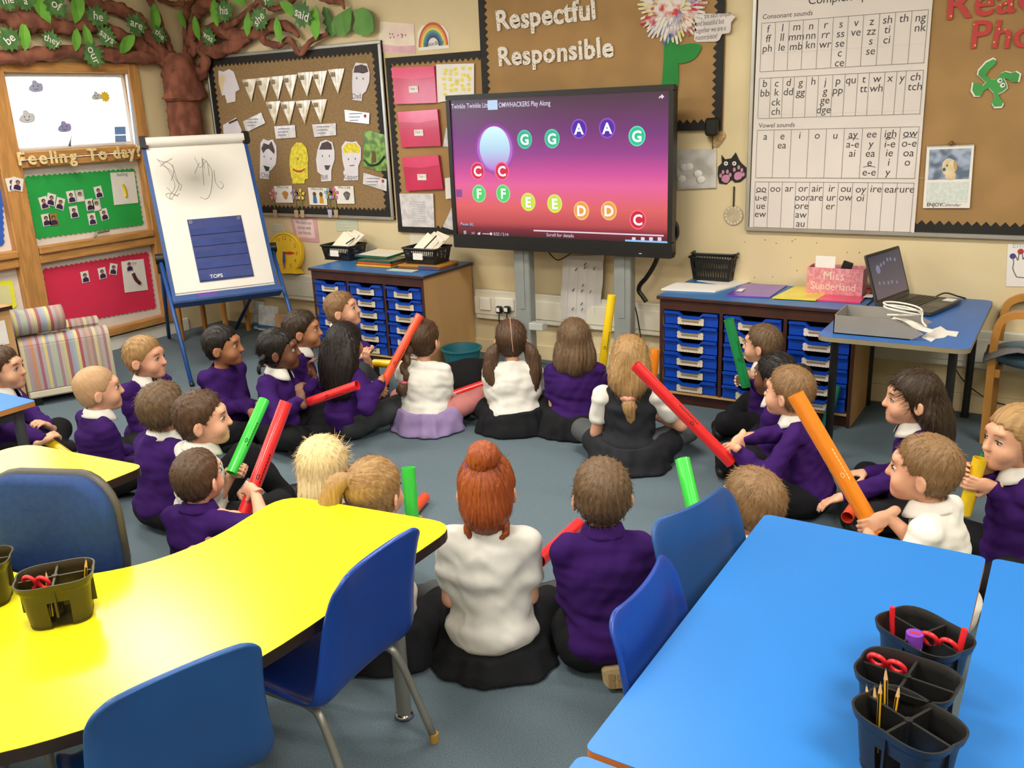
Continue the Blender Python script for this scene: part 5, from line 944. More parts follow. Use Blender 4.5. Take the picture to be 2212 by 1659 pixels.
m_bl = M('bright_blue_laminate', '1F76C8', 0.42, 0.02, 3, .03, 300); m_bl2 = M('royal_blue_laminate', '2C67B4', 0.4, 0.04, 6); m_oak = M('beech_lipping', 'B5763A', .5, .1, 10); m_grey_lip = M('grey_beige_lipping', '8C8468', .5)
table('blue_table', rrect(-4.75, 1.40, -3.60, 1.985, .015), .53, .022, m_bl, m_oak, [(-3.66, 1.93), (-4.69, 1.93), (-4.69, 1.46), (-3.66, 1.46)], 'blue topped table corner at the left edge of the picture', M('dark_grey_steel', '3A3C40', .5), .022, [((-4.69, 1.93), (-3.66, 1.93)), ((-3.66, 1.93), (-3.66, 1.46))])
# ================================================================ RIGHT: laptop desk
ZD = .60
table('laptop_desk', rrect(-.925, 3.985, -.315, 5.015, .045, 5), ZD, .022, m_bl2, m_grey_lip, [(-.86, 4.06), (-.38, 4.06), (-.38, 4.94), (-.86, 4.94)], 'small blue desk with black legs carrying the laptop', m_black, .018)
# things on the right cabinet
ZR = .61
def flat(name, q, z, th, mat, label, cat, group=None):
    P = [onz(x, y, z)[:2] for x, y in q]; return tag(MB().prism([tuple(p) for p in P], z, z+th, lambda u, v, d: (u, v, d)).build(name, mat), label, cat, group)
flat('paper_pile', [(1428, 627), (1462, 612), (1590, 620), (1545, 632)], ZR+.001, .008, m_paper, 'pile of white sheets at the left end of the right cabinet', 'paper'); flat('paper_sheet', [(1505, 607), (1570, 601), (1632, 606), (1585, 620)], ZR+.001, .003, m_paper, 'single white sheet under the black baskets', 'paper')
f1 = flat('plastic_folder', [(1567, 640), (1608, 615), (1700, 618), (1662, 644)], ZR+.001, .006, M('purple_folder', '7040B8', .25, .05, coat=.4), 'purple plastic folder on the right cabinet', 'folder', 'coloured folders'); f2 = flat('plastic_folder', [(1668, 645), (1718, 620), (1812, 622), (1762, 650)], ZR+.004, .006, M('yellow_folder', 'E8D62C', .25, .12, 9, coat=.4), 'yellow plastic folder on the right cabinet', 'folder', 'coloured folders'); f3 = flat('plastic_folder', [(1762, 650), (1815, 623), (1890, 626), (1858, 656)], ZR+.001, .008, M('pink_folder', 'E0386E', .25, .05, coat=.4), 'pink plastic folder beside the laptop', 'folder', 'coloured folders')
for f, q in ((f1, [(1590, 628), (1598, 623), (1610, 623), (1602, 629)]), (f2, [(1770, 633), (1778, 627), (1794, 628), (1786, 634)]), (f3, [(1865, 641), (1872, 635), (1890, 636), (1884, 642)])):
    P = [tuple(onz(x, y, ZR+.012)[:2]) for x, y in q]; MB().prism(P, ZR+.0095, ZR+.0115, lambda u, v, d: (u, v, d)).build('sticker', m_paper, f)
b1 = basket('slotted_basket', pl(1548, 600, ZR+.006), .26, .22, .13, -.05, 'lower black basket of the nested pair on the right cabinet', False); b2 = basket('slotted_basket', np.array(b1.location)+(.005, .0, .055), .255, .21, .10, .06, 'upper black basket nested askew in the lower one', False)
px_ = empty('pink_box', (-1.04, 4.86, ZR+.001), .0); tag(px_, 'pink patterned storage box with white lettering', 'box'); m_pb = M('pink_pattern_card', 'D4808C', .6, .12, 70, hex2='E2A0A4')
for a, b in (((-.14, -.06, 0), (.14, -.056, .145)), ((-.14, .056, 0), (.14, .06, .145)), ((-.14, -.056, 0), (-.136, .056, .145)), ((.136, -.056, 0), (.14, .056, .145)), ((-.136, -.056, 0), (.136, .056, .004))): MB().box(a, b).build('box_panel', m_pb, px_)
t = MB(); FBX = lambda u, v, d: (u, -.06-d, v); put_text(t, 'Miss', -.005, .085, .062, FBX, .001, 0, 'c', 0); put_text(t, 'Sunderland', -.005, .032, .055, FBX, .001, 0, 'c', 0, sx=.92); t.build('lettering', M('pale_lettering', 'EADBC8', .6), px_)
tag(MB().obox((-1.10, 4.84, ZR+.14), (.10, .003, .12), np.array(Matrix.Rotation(-.1, 3, 'X'))).build('note_card', m_paper), 'white card standing in the pink box', 'card'); tag(MB().obox((-1.00, 4.86, ZR+.13), (.05, .02, .09), np.array(Matrix.Rotation(.3, 3, 'Y')), .003).build('dark_case', m_black), 'small black case standing in the pink box', 'case')
# laptop
lt = empty('laptop', (-.615, 4.735, ZD+.002), math.radians(75.5)); lt.scale = (1.12, 1.12, 1.12); tag(lt, 'open dark laptop on the blue desk', 'laptop'); m_lap = M('graphite_laptop', '4A4844', .4, .04, metal=.3)
MB().prism(rrect(-.165, -.115, .165, .115, .012), .004, .018, lambda u, v, d: (u, v, d)).build('base', m_lap, lt, angle=40)
for r in range(5):
    for k in range(13): MB().box((-.148+k*.0228, .072-r*.0195-.016, .018), (-.148+k*.0228+.0196, .072-r*.0195, .0205)).build('key', m_black, lt) if (r, k) == (0, 0) else None
key0 = lt.children[-1]
for r in range(5):
    for k in range(13):
        if (r, k) != (0, 0): o = key0.copy(); COL.objects.link(o); o.parent = lt; o.location = (k*.0228, -r*.0195, 0)
MB().box((-.05, -.105, .018), (.05, -.045, .0186)).build('touchpad', M('touchpad_grey', '3E3C3A', .3), lt); MB().box((.095, -.10, .018), (.155, -.055, .0188)).build('sticker', m_paper, lt)
SL = math.radians(18); FLT = lambda u, v, d: (u, .115+v*math.sin(SL)-d*math.cos(SL), .018+v*math.cos(SL)+d*math.sin(SL))
MB().prism(rrect(-.165, 0, .165, .225, .01), -.008, 0, FLT).build('lid', m_lap, lt); MB().prism(rrect(-.160, .012, .160, .220, .006), 0, .001, FLT).build('screen_bezel', m_black, lt)
def lapscr():
    m = bpy.data.materials.new('laptop_picture'); m.use_nodes = True; nt = m.node_tree; N = nt.nodes; L = nt.links; b = N['Principled BSDF']; tc = N.new('ShaderNodeTexCoord'); s_ = N.new('ShaderNodeSeparateXYZ'); L.new(tc.outputs['Generated'], s_.inputs[0]); r = N.new('ShaderNodeValToRGB'); L.new(s_.outputs['Z'], r.inputs[0])
    r.color_ramp.elements[0].color = (*rgb('6A5A66'), 1); r.color_ramp.elements[1].color = (*rgb('2E3450'), 1); b.inputs['Base Color'].default_value = (.02, .02, .02, 1); b.inputs['Roughness'].default_value = .35; L.new(r.outputs[0], b.inputs['Emission Color']); b.inputs['Emission Strength'].default_value = .7; return m
ls = MB().prism(rrect(-.152, .022, .152, .212, .003), .001, .0016, FLT).build('display', lapscr(), lt)
for u, v, r in ((-.085, .15, .02), (-.05, .165, .009), (-.02, .17, .009), (.02, .18, .009), (.05, .178, .009), (.09, .17, .009), (-.10, .09, .008), (-.06, .085, .008), (-.02, .08, .009), (.015, .078, .009), (.06, .07, .008)): MB().disc((u, v), r, FLT, .002, 12).build('note_dot', E('pale', '8A90AC', .7), ls)
cable('laptop_lead', [(-.58, 4.93, ZD+.01), (-.53, 4.95, ZD+.035), (-.47, 4.96, ZD+.02), (-.44, 5.0, ZD+.004)], .004, m_black, 'black lead curling behind the laptop')
cable('desk_lead', [(-.50, 4.98, .55), (-.49, 4.97, .35), (-.42, 4.97, .2), (-.30, 4.99, .10), (-.2, 5.0, .07)], .003, m_black, 'thin dark lead hanging down the wall under the desk')
# grey magazine file lying on its side
gf = empty('magazine_file', (-.70, 4.175, ZD+.001), math.radians(0)); tag(gf, 'grey card magazine file lying on the blue desk', 'file box'); m_gc = M('grey_card', '8E8A84', .65, .03)
W_, D_, Hh = .34, .24, .082; so = [(-W_/2, 0), (W_/2-.02, 0), (W_/2+.03, .03), (W_/2+.0, .045), (.06, Hh), (-W_/2, Hh)]
for y0 in (-D_/2, D_/2-.004): MB().prism(so, y0, y0+.004, lambda u, v, d: (u, d, v)).build('side_panel', m_gc, gf)
MB().box((-W_/2, -D_/2, 0), (W_/2-.02, D_/2, .004)).build('floor_panel', m_gc, gf); MB().box((-W_/2, -D_/2, 0), (-W_/2+.004, D_/2, Hh)).build('end_panel', m_gc, gf); MB().box((-.1, -D_/2+.006, .02), (.02, D_/2-.02, .024)).build('white_sheet', m_paper, gf)
wcb = [(-.61+.075*math.cos(a)*(1+.06*k), 4.17+.05*math.sin(a)+.01*k, ZD+.088+.012*k+.028*math.sin(a*.5)) for k in (0, 1) for a in np.linspace(0, 2*math.pi, 14)]
cable('white_cable', [(-.66, 4.11, ZD+.09)]+wcb+[(-.52, 4.13, ZD+.07), (-.50, 4.12, ZD+.05)], .004, M('white_cable_sheath', 'EDE8DE', .4), 'white coiled cable on the grey magazine file')
bag = MB(); G = [[(-.64+.16*s+.01*math.sin(7*t), 4.09+.06*t+.008*math.sin(9*s), ZD+.078-.045*s+.008*math.sin(6*s+5*t)) for s in np.linspace(0, 1, 8)] for t in np.linspace(0, 1, 6)]; bag.grid(G); tag(bag.build('plastic_bag', M('white_film', 'E6E0D6', .3, .04, coat=.3), None, True), 'small crumpled white plastic bag under the white cable', 'bag')
nap = [(1995, 745), (2012, 725), (2030, 705), (2046, 713), (2072, 717), (2064, 724), (2040, 728), (2022, 732), (2002, 738)]
P = [onz(x, y, ZD+.003) for x, y in [(1990, 728), (2012, 738), (2022, 731), (2040, 729), (2048, 724), (2066, 727), (2071, 717), (2045, 714), (2032, 705), (2015, 711)]]
tag(MB().prism([tuple(p[:2]) for p in P], ZD+.001, ZD+.004, lambda u, v, d: (u, v, d)).build('torn_paper', m_paper), 'torn white paper scrap on the desk corner', 'paper')
# wooden armchair at the right edge
ar = empty('wooden_armchair', (-.09, 4.795, 0), math.radians(-90)); tag(ar, 'wooden armchair with a blue grey seat at the right edge', 'chair')
for sx in (-1, 1):
    x = sx*.205; pth = spline([(x, -.17, 0), (x, -.175, .3), (x, -.17, .55), (x, -.13, .615), (x, -.05, .63), (x, .15, .62), (x, .22, .60)], 5); mb = MB()
    n = len(pth); F_ = []
    for i in range(n):
        t_ = np.array(pth[min(i+1, n-1)])-np.array(pth[max(i-1, 0)]); t_ /= np.linalg.norm(t_); nn = np.cross(t_, (1, 0, 0)); 
        F_.append([tuple(np.array(pth[i])+np.array((dx*.022, 0, 0))+nn*dn*.016) for dx, dn in ((-1, -1), (1, -1), (1, 1), (-1, 1), (-1, -1))])
    mb.grid(F_); mb.build('arm_and_leg', m_bw, ar, angle=40); MB().obox((x, .2, .30), (.044, .032, .60), None, .006).build('rear_leg', m_bw, ar)
mb = MB(); mb.ball((0, .02, .395), (.20, .235, .055), 24, 10); mb.build('seat_pad', M('blue_grey_vinyl', '4F7084', .45, .05), ar, True); MB().box((-.19, .2, .5), (.19, .24, .82), .015).build('back_pad', M('blue_grey_vinyl', '4F7084'), ar)
for y in (-.15, .19): MB().box((-.20, y-.012, .32), (.20, y+.012, .36), .004).build('cross_rail', m_bw, ar)
gm = MB(); G = [[(-.36+.5*s, -.20+.28*t+.02*math.sin(5*s), .44+.025*math.sin(6*s+3*t)-.10*max(0, .25-s)*(1.3)+.012*math.sin(9*t)) for s in np.linspace(0, 1, 12)] for t in np.linspace(0, 1, 8)]; gm.grid(G); o = gm.build('grey_garment', M('grey_jersey', '6E6C6E', .9, .06, 40), None, True); o.location = (.06, 4.72, .005); o.modifiers.new('th', 'SOLIDIFY').thickness = .006; tag(o, 'grey garment draped over the seat of the wooden armchair', 'garment')
# black cloth bag and teal tub by the cabinet
tt = empty('teal_tub', (-3.30, 4.62, 0)); tag(tt, 'teal plastic tub on the floor by the cabinet side', 'tub'); MB().lathe([(.10, 0), (.125, .13), (.135, .135), (.135, .145), (.122, .145), (.118, .13), (.095, .008), (.001, .006)], 24).build('tub_wall', M('teal_plastic', '1E6A78', .4, .05), tt, angle=50)
for i, (x, y, w, h, lb) in enumerate(((-2.42, 4.52, .26, .14, 'left clear plastic box on the floor under the screen'), (-2.12, 4.55, .28, .12, 'right clear plastic box on the floor under the screen'))):
    e = empty('clear_box', (x, y, 0), .1*i); 
    for a, b in (((-w/2, -.1, 0), (w/2, -.097, h)), ((-w/2, .097, 0), (w/2, .1, h)), ((-w/2, -.097, 0), (-w/2+.003, .097, h)), ((w/2-.003, -.097, 0), (w/2, .097, h))): MB().box(a, b).build('box_wall', M('cloudy_clear_plastic', 'D8D8D0', .2, .03, alpha=.55), e)
    MB().obox((0, 0, h*.5), (w*.8, .16, h*.7), None, .01).build('white_contents', m_paper, e); tag(e, lb, 'box', 'clear boxes under the screen')
# ================================================================ FOREGROUND TABLES
m_yel = M('yellow_laminate', 'F7EA22', 0.24, 0.02, 3, .02, 300); m_dkedge = M('black_brown_edge', '2A1C14', .5, .1); m_steel = M('grey_steel', '8E8E88', .35, .05, metal=.5); m_chrome = M('chrome', 'C8C8C8', .15, 0, metal=1.0)
def rcorner(p, a, b, r, n=6):                                                         # rounded corner between directions to a and b
    p, a, b = map(np.array, (p, a, b)); u = (a-p)/np.linalg.norm(a-p); v = (b-p)/np.linalg.norm(b-p); s, e = p+u*r, p+v*r
    return [tuple((1-t)**2*s+2*t*(1-t)*p+t*t*e) for t in np.linspace(0, 1, n)]
inner = [tuple(p) for p in spline([(-1.92, 1.62), (-1.905, 1.46), (-1.935, 1.30), (-2.01, 1.18), (-2.11, 1.105), (-2.25, 1.075), (-2.40, 1.12), (-2.50, 1.26), (-2.53, 1.42), (-2.535, 1.56)], 5)]
outer = [tuple(p) for p in spline([(-3.14, 1.50), (-3.13, 1.10), (-3.0, .75), (-2.7, .48), (-2.28, .38), (-1.88, .44), (-1.60, .62), (-1.44, .86), (-1.36, 1.10), (-1.35, 1.60)], 6)]
HO_ = rcorner((-1.35, 1.825), (-1.35, 1.5), (-1.9, 1.77), .085)+rcorner((-1.93, 1.755), (-1.35, 1.825), (-1.92, 1.5), .085)+inner+rcorner((-2.535, 1.715), (-2.535, 1.5), (-3.1, 1.66), .05)+rcorner((-3.15, 1.66), (-2.6, 1.70), (-3.14, 1.4), .10)+outer
table('horseshoe_table', HO_, .53, .03, m_yel, m_dkedge, [(-1.44, 1.64), (-1.80, 1.40), (-2.66, 1.45), (-3.02, 1.20), (-2.6, .62), (-1.72, .72)], 'yellow horseshoe shaped table in the foreground', m_steel, .021, foot=m_chrome)
m_orlip = M('orange_lipping', 'C2763A', .5, .08)
ft = [(-.575, 2.16), (-.15, 2.16), (-.15, 1.24), (-.575, 1.24)]
table('blue_table', rrect(-.632, 1.185, -.093, 2.262, .018), .53, .024, m_bl, m_orlip, ft, 'blue rectangular table with three black pots at lower right', m_steel, .016)
table('blue_table', rrect(-.078, 1.185, .46, 2.265, .018), .53, .024, m_bl, m_orlip, [(x+.553, y) for x, y in ft], 'blue table at the right edge, joined to the one with pots', m_steel, .016)
table('blue_table', rrect(-.632, .09, -.093, 1.170, .018), .53, .024, m_bl, m_orlip, [(x, y-1.093) for x, y in ft], 'blue table at the bottom edge below the one with pots', m_steel, .016)
# ================================================================ CHAIRS
m_cb = M('royal_blue_polypropylene', '123F9A', 0.34, 0.05, 5, .12, 500); m_cb2 = M('faded_blue_polypropylene', '1F4F8E', 0.36, 0.06, 5, .12, 500)
def shell_mesh(H=.30, TOP=.645, W=.365):
    prof = [(.185, H-.022, .80), (.175, H+.002, .90), (.14, H+.008, .97), (.06, H-.002, 1.0), (-.05, H-.010, 1.0), (-.12, H-.004, 1.05), (-.155, H+.018, 1.10), (-.172, H+.055, 1.10), (-.180, H+.11, 1.04), (-.192, H+.18, 1.0), (-.203, H+.235, .98), (-.211, TOP-.05, .96), (-.215, TOP-.028, .92), (-.218, TOP-.012, .85), (-.2195, TOP-.003, .76), (-.220, TOP, .68)]
    U = np.linspace(-1, 1, 17); G = []
    P = np.array([p[:2] for p in prof]); T = np.gradient(P, axis=0); T /= np.linalg.norm(T, axis=1)[:, None]; Nn = np.stack([-T[:, 1], T[:, 0]], 1)    # normal towards the sitter / up
    for i, (y, z, k) in enumerate(prof):
        row = []
        for u in U:
            a = abs(u); roll = max(0, a-.80)/.20*max(0, min(1, (len(prof)-3-i)/3)); dish = .014*(a**2)                  # dished, with rolled rims
            off = dish-.030*roll**1.6
            row.append((u*W/2*k, y+Nn[i, 0]*off*(-1 if False else 1), z+Nn[i, 1]*off))
        G.append(row)
    return G
def shell(G, t):
    A = np.array(G); du = np.gradient(A, axis=1); dv = np.gradient(A, axis=0); n = np.cross(du, dv); n /= np.linalg.norm(n, axis=2)[..., None]+1e-9
    B = A-n*t; mb = MB(); h, w = A.shape[:2]; mb.grid(A.tolist()); k = len(mb.v); mb.add(B.reshape(-1, 3), [(i*w+j, (i+1)*w+j, (i+1)*w+j+1, i*w+j+1) for i in range(h-1) for j in range(w-1)])
    bd = [(0, j) for j in range(w-1)]+[(i, w-1) for i in range(h-1)]+[(h-1, j) for j in range(w-1, 0, -1)]+[(i, 0) for i in range(h-1, 0, -1)]
    ids = [i*w+j for i, j in bd]; m = len(ids); mb.f += [(ids[q], k+ids[q], k+ids[(q+1) % m], ids[(q+1) % m]) for q in range(m)]; return mb
def plastic_chair(loc, rz, label, mat, H=.30, TOP=.645):
    e = empty('plastic_chair', loc, rz); tag(e, label, 'chair', 'blue plastic chairs')
    o = shell(shell_mesh(H, TOP), .013).build('seat_shell', mat, e, True); s = o.modifiers.new('round', 'SUBSURF'); s.levels = s.render_levels = 1
    for sx in (-1, 1):
        MB().tube(spline([(sx*.155, .175, .012), (sx*.145, .13, H-.05), (sx*.14, .10, H-.028), (sx*.14, 0, H-.026), (sx*.14, -.08, H-.028), (sx*.15, -.13, H-.06), (sx*.165, -.215, .012)], 5), .011, 8).build('leg_frame', m_steel, e, True)
        for y in (.175, -.215): MB().tube([(sx*(.155 if y > 0 else .165), y, 0), (sx*(.155 if y > 0 else .165), y, .025)], .013, 8).build('foot_cap', M('ochre_rubber', 'B08A3A', .7) if sx > 0 and y < 0 else m_steel, e)
    for y in (.09, -.07): MB().tube([(-.14, y, H-.027), (.14, y, H-.027)], .009, 8).build('cross_tube', m_steel, e, True)
    return e
plastic_chair((-1.51, 1.42, 0), math.radians(93), 'bright blue plastic chair pushed under the right arm of the yellow table', m_cb)
plastic_chair((-1.53, .95, 0), math.radians(73), 'faded blue plastic chair at the bottom left by the yellow table', m_cb2)
plastic_chair((-.475, 1.585, 0), math.radians(-88), 'nearer blue plastic chair on the left side of the blue table', m_cb)
plastic_chair((-.53, 1.94, 0), math.radians(-106), 'farther blue plastic chair at the corner of the blue table', m_cb2)
tc = empty('upholstered_chair', (-2.17, 1.02, 0), math.radians(203)); tag(tc, 'blue upholstered chair with a grey shell inside the horseshoe table', 'chair')
def padback(y0, y1, w, z0, z1, r):
    o = rrect(-w/2, z0, w/2, z1, r, 6); mb = MB(); n = len(o); c = np.mean(o, 0); rings = [(1, y0), (1.0, (y0+y1)/2), (.97, y1-.004), (.90, y1), (.5, y1+.006)]
    V = [(c[0]+(x-c[0])*k, y+.05*(x/(w/2))**2*.6, c[1]+(z-c[1])*k) for k, y in rings for x, z in o]; mb.add(V, [(i*n+j, i*n+(j+1) % n, (i+1)*n+(j+1) % n, (i+1)*n+j) for i in range(len(rings)-1) for j in range(n)]+[tuple(range(n))[::-1], tuple(range((len(rings)-1)*n, len(rings)*n))]); return mb
m_uph = M('navy_weave', '15376A', .85, .08, 60, .3, 400); m_shl = M('warm_grey_shell', '4A4640', .5, .05)
padback(-.235, -.19, .40, .40, .735, .11).build('backrest_pad', m_uph, tc, True); padback(-.258, -.236, .412, .39, .742, .115).build('backrest_shell', m_shl, tc, True)
MB().prism(rrect(-.2, -.2, .2, .2, .06), .375, .43, lambda u, v, d: (u, v, d)).build('seat_pad', m_uph, tc, angle=50); MB().tube([(0, -.22, .30), (0, -.24, .55)], .02, 8).build('back_stem', m_black, tc)
for sx in (-1, 1):
    for y in (-.2, .18): MB().tube([(sx*.18, y, 0), (sx*.15, y*.8, .38)], .011, 8).build('leg', m_steel, tc, True)
# ================================================================ DESK TIDY POTS
m_pot = M('black_pot_plastic', '191919', .42, .08, 6, .08, 300); m_potg = M('olive_black_pot_plastic', '2E2508', .40, .1, 6)
def pot(loc, rz, label, mat, slot=True, w=.165, d=.125, h=.112):
    e = empty('desk_tidy', loc, rz); tag(e, label, 'pot', 'black desk tidy pots'); n = 48
    def ring(k, z, grow=0):
        o = []
        for i in range(n):
            a = 2*math.pi*i/n; c_, s_ = math.cos(a), math.sin(a); p = 3.2; r = 1/((abs(c_)**p+abs(s_)**p)**(1/p)); r *= 1-.05*(1-abs(math.sin(2*a)))
            o.append((r*c_*w/2*k+grow*c_, r*s_*d/2*k+grow*s_, z))
        return o
    zs = [0, .02, .045, .066, .07, .085, h-.016, h-.014, h]; ks = [.80, .83, .865, .89, .895, .92, .96, .96, 1.0]; mb = MB(); R = [ring(k, z, .004 if z >= h-.014 else 0) for k, z in zip(ks, zs)]; RI = [ring(k, z, -.003 if z < h else .0) for k, z in zip(ks, zs)]
    A = [p for r in R for p in r]; B = [p for r in RI for p in r]; m = len(A); F_ = []
    ss = [i for i in range(n) if abs((i-36+n//2) % n-n//2) <= 2]
    for i in range(len(zs)-1):
        for j in range(n):
            if slot and i < 3 and j in ss: continue
            j2 = (j+1) % n; F_.append((i*n+j, i*n+j2, (i+1)*n+j2, (i+1)*n+j)); F_.append((m+i*n+j, m+(i+1)*n+j, m+(i+1)*n+j2, m+i*n+j2))
    top = len(zs)-1; F_ += [(top*n+j, top*n+(j+1) % n, m+top*n+(j+1) % n, m+top*n+j) for j in range(n)]
    mb.add(A+B, F_); mb.build('pot_wall', mat, e, angle=50); MB().add([(x, y, .006) for x, y, z in ring(.82, 0)], [tuple(range(n))]).build('pot_floor', mat, e)
    MB().box((-w*.47, -.0025, .03), (w*.47, .0025, h-.006)).build('divider', mat, e); MB().box((-.0025, -d*.47, .03), (.0025, d*.47, h-.006)).build('divider', mat, e)
    MB().tube([(0, 0, .02), (0, 0, h-.004)], .007, 10).build('divider_core', mat, e)
    return e
m_red = M('red_handle_plastic', 'D8262E', .35, .05)
def scissors(loc, rx, rz, label):
    e = empty('scissors', loc); e.rotation_euler = (rx, 0, rz); tag(e, label, 'scissors')
    for s in (-1, 1):
        MB().tube([(s*.017+.014*math.cos(a), .0, .02+.018*math.sin(a)) for a in np.linspace(0, 2*math.pi, 19)[:-1]], .0045, 8, closed=True).build('finger_loop', m_red, e, True); MB().tube([(s*.012, 0, .004), (s*.006, 0, -.02), (-s*.002, 0, -.03)], .0045, 6).build('shank', m_red, e, True); MB().box((-.005*s-.003, -.001*s-.0008, -.085), (-.005*s+.004, -.001*s+.0008, -.02)).build('blade', m_chrome, e)
def pencil(a, b, label, mat, grp='yellow and black pencils', r=.0036, tip=True):
    a, b = np.array(a, float), np.array(b, float); e = empty('pencil', a); tag(e, label, 'pencil', grp); L = np.linalg.norm(b-a); t = (b-a)/L
    up = Vector(t).to_track_quat('Z', 'Y'); e.rotation_mode = 'QUATERNION'; e.rotation_quaternion = up
    MB().tube([(0, 0, 0), (0, 0, L-.022)], r, 6, True).build('barrel', mat, e)
    if tip: MB().tube([(0, 0, L-.022), (0, 0, L-.005)], [r, .0012], 6).build('bare_wood', M('bare_wood', 'D0A872', .7), e); MB().tube([(0, 0, L-.005), (0, 0, L)], [.0012, .0003], 6).build('lead', m_ink, e)
def pencil_mat():
    m = M('pencil_stripes', 'D8A81E', .35, .05)
    if 'STR' not in MATS:
        nt = m.node_tree; tc_ = nt.nodes.new('ShaderNodeTexCoord'); w = nt.nodes.new('ShaderNodeTexGradient'); w.gradient_type = 'RADIAL'; nt.links.new(tc_.outputs['Object'], w.inputs[0]); mu = nt.nodes.new('ShaderNodeMath'); mu.operation = 'MULTIPLY'; mu.inputs[1].default_value = 3; nt.links.new(w.outputs['Fac'], mu.inputs[0]); fr_ = nt.nodes.new('ShaderNodeMath'); fr_.operation = 'FRACT'; nt.links.new(mu.outputs[0], fr_.inputs[0])
        r = [n for n in nt.nodes if n.type == 'VALTORGB'][0]; nt.links.new(fr_.outputs[0], r.inputs[0]); r.color_ramp.interpolation = 'CONSTANT'; r.color_ramp.elements[0].position = 0; r.color_ramp.elements[0].color = (*rgb('1A1712'), 1); r.color_ramp.elements[1].position = .5; r.color_ramp.elements[1].color = (*rgb('D8A81E'), 1); MATS['STR'] = m
    return m
m_pcl = pencil_mat(); ZT = .531
q1 = onz(137, 1332, ZT); q0_ = onz(-38, 1300, ZT); dq = q1-np.array((-1.90, .985, ZT))
P1 = pot(tuple(q1), math.radians(52), 'dark desk tidy on the yellow table holding pink scissors', m_potg)
P0 = pot(tuple(q0_), math.radians(50), 'dark desk tidy cut off by the left edge on the yellow table', m_potg)
scissors((q1[0]-.015, q1[1]-.03, ZT+.085), .35, .4, 'pink red scissors in the desk tidy on the yellow table')
pencil((q1[0]+.01, q1[1]-.03, ZT+.02), (q1[0]-.005, q1[1]-.015, ZT+.125), 'short pencil stub beside the scissors in the yellow table pot', m_pcl); pencil((q1[0]+.045, q1[1]+.03, ZT+.03), (q1[0]+.062, q1[1]+.045, ZT+.145), 'pencil leaning at the back right of the yellow table pot', m_pcl)
B1 = pot((-.155, 1.665, ZT), math.radians(-32), 'farthest of three black pots on the blue table, with scissors and a red pen', m_pot)
B2 = pot((-.160, 1.508, ZT), math.radians(-8), 'middle of three black pots on the blue table, with red scissors', m_pot)
B3 = pot((-.138, 1.385, ZT), math.radians(-28), 'nearest of three black pots on the blue table, full of pencils', m_pot)
scissors((-.125, 1.655, ZT+.088), .5, -.2, 'red scissors beside the red pen in the farthest black pot'); scissors((-.195, 1.533, ZT+.094), .55, -.15, 'red scissors standing in the middle black pot')
tag(MB().tube([(-.098, 1.65, ZT+.03), (-.088, 1.665, ZT+.135)], .006, 10).build('red_pen', m_red), 'red felt pen standing in the farthest black pot', 'pen'); tag(MB().tube([(-.212, 1.695, ZT+.03), (-.219, 1.70, ZT+.125)], [.007, .005], 10).build('red_crayon', m_red), 'red crayon at the left of the farthest black pot', 'crayon')
gs = empty('glue_stick', (-.168, 1.637, ZT+.02)); tag(gs, 'purple glue stick in the farthest black pot', 'glue stick'); MB().tube([(0, 0, 0), (0, 0, .07)], .014, 18).build('barrel', m_paper, gs, angle=40); MB().tube([(0, 0, .07), (0, 0, .098)], .0155, 18).build('cap', M('violet_plastic', '7A3FB0', .35, .05), gs, angle=40); MB().box((-.009, -.003, .098), (.009, .003, .0985)).build('cap_print', m_red, gs)
for i, (dx, dy, tx, ty, h, lb) in enumerate(((-.035, .01, -.012, .012, .165, 'tallest pencil in the nearest black pot'), (-.045, .0, -.005, .0, .150, 'second pencil from right in the nearest black pot'), (-.028, .0, .006, .008, .148, 'rightmost pencil in the nearest black pot'), (-.055, .0, -.02, .02, .125, 'leftmost thin pencil in the nearest black pot'), (-.05, .005, -.012, .018, .125, 'second pencil from left in the nearest black pot'))):
    bx, by = -.138+dx, 1.385+dy+.02; pencil((bx, by, ZT+.012), (bx+tx, by+ty, ZT+h), lb, m_pcl)
tag(MB().tube(spline([(-.108, 1.412, ZT+.03), (-.10, 1.416, ZT+.04), (-.092, 1.412, ZT+.032), (-.085, 1.417, ZT+.04)], 4), .003, 6).build('pencil_shaving', M('shaving', 'B8B090', .8), None, True), 'small pale shaving in the nearest black pot', 'shaving')
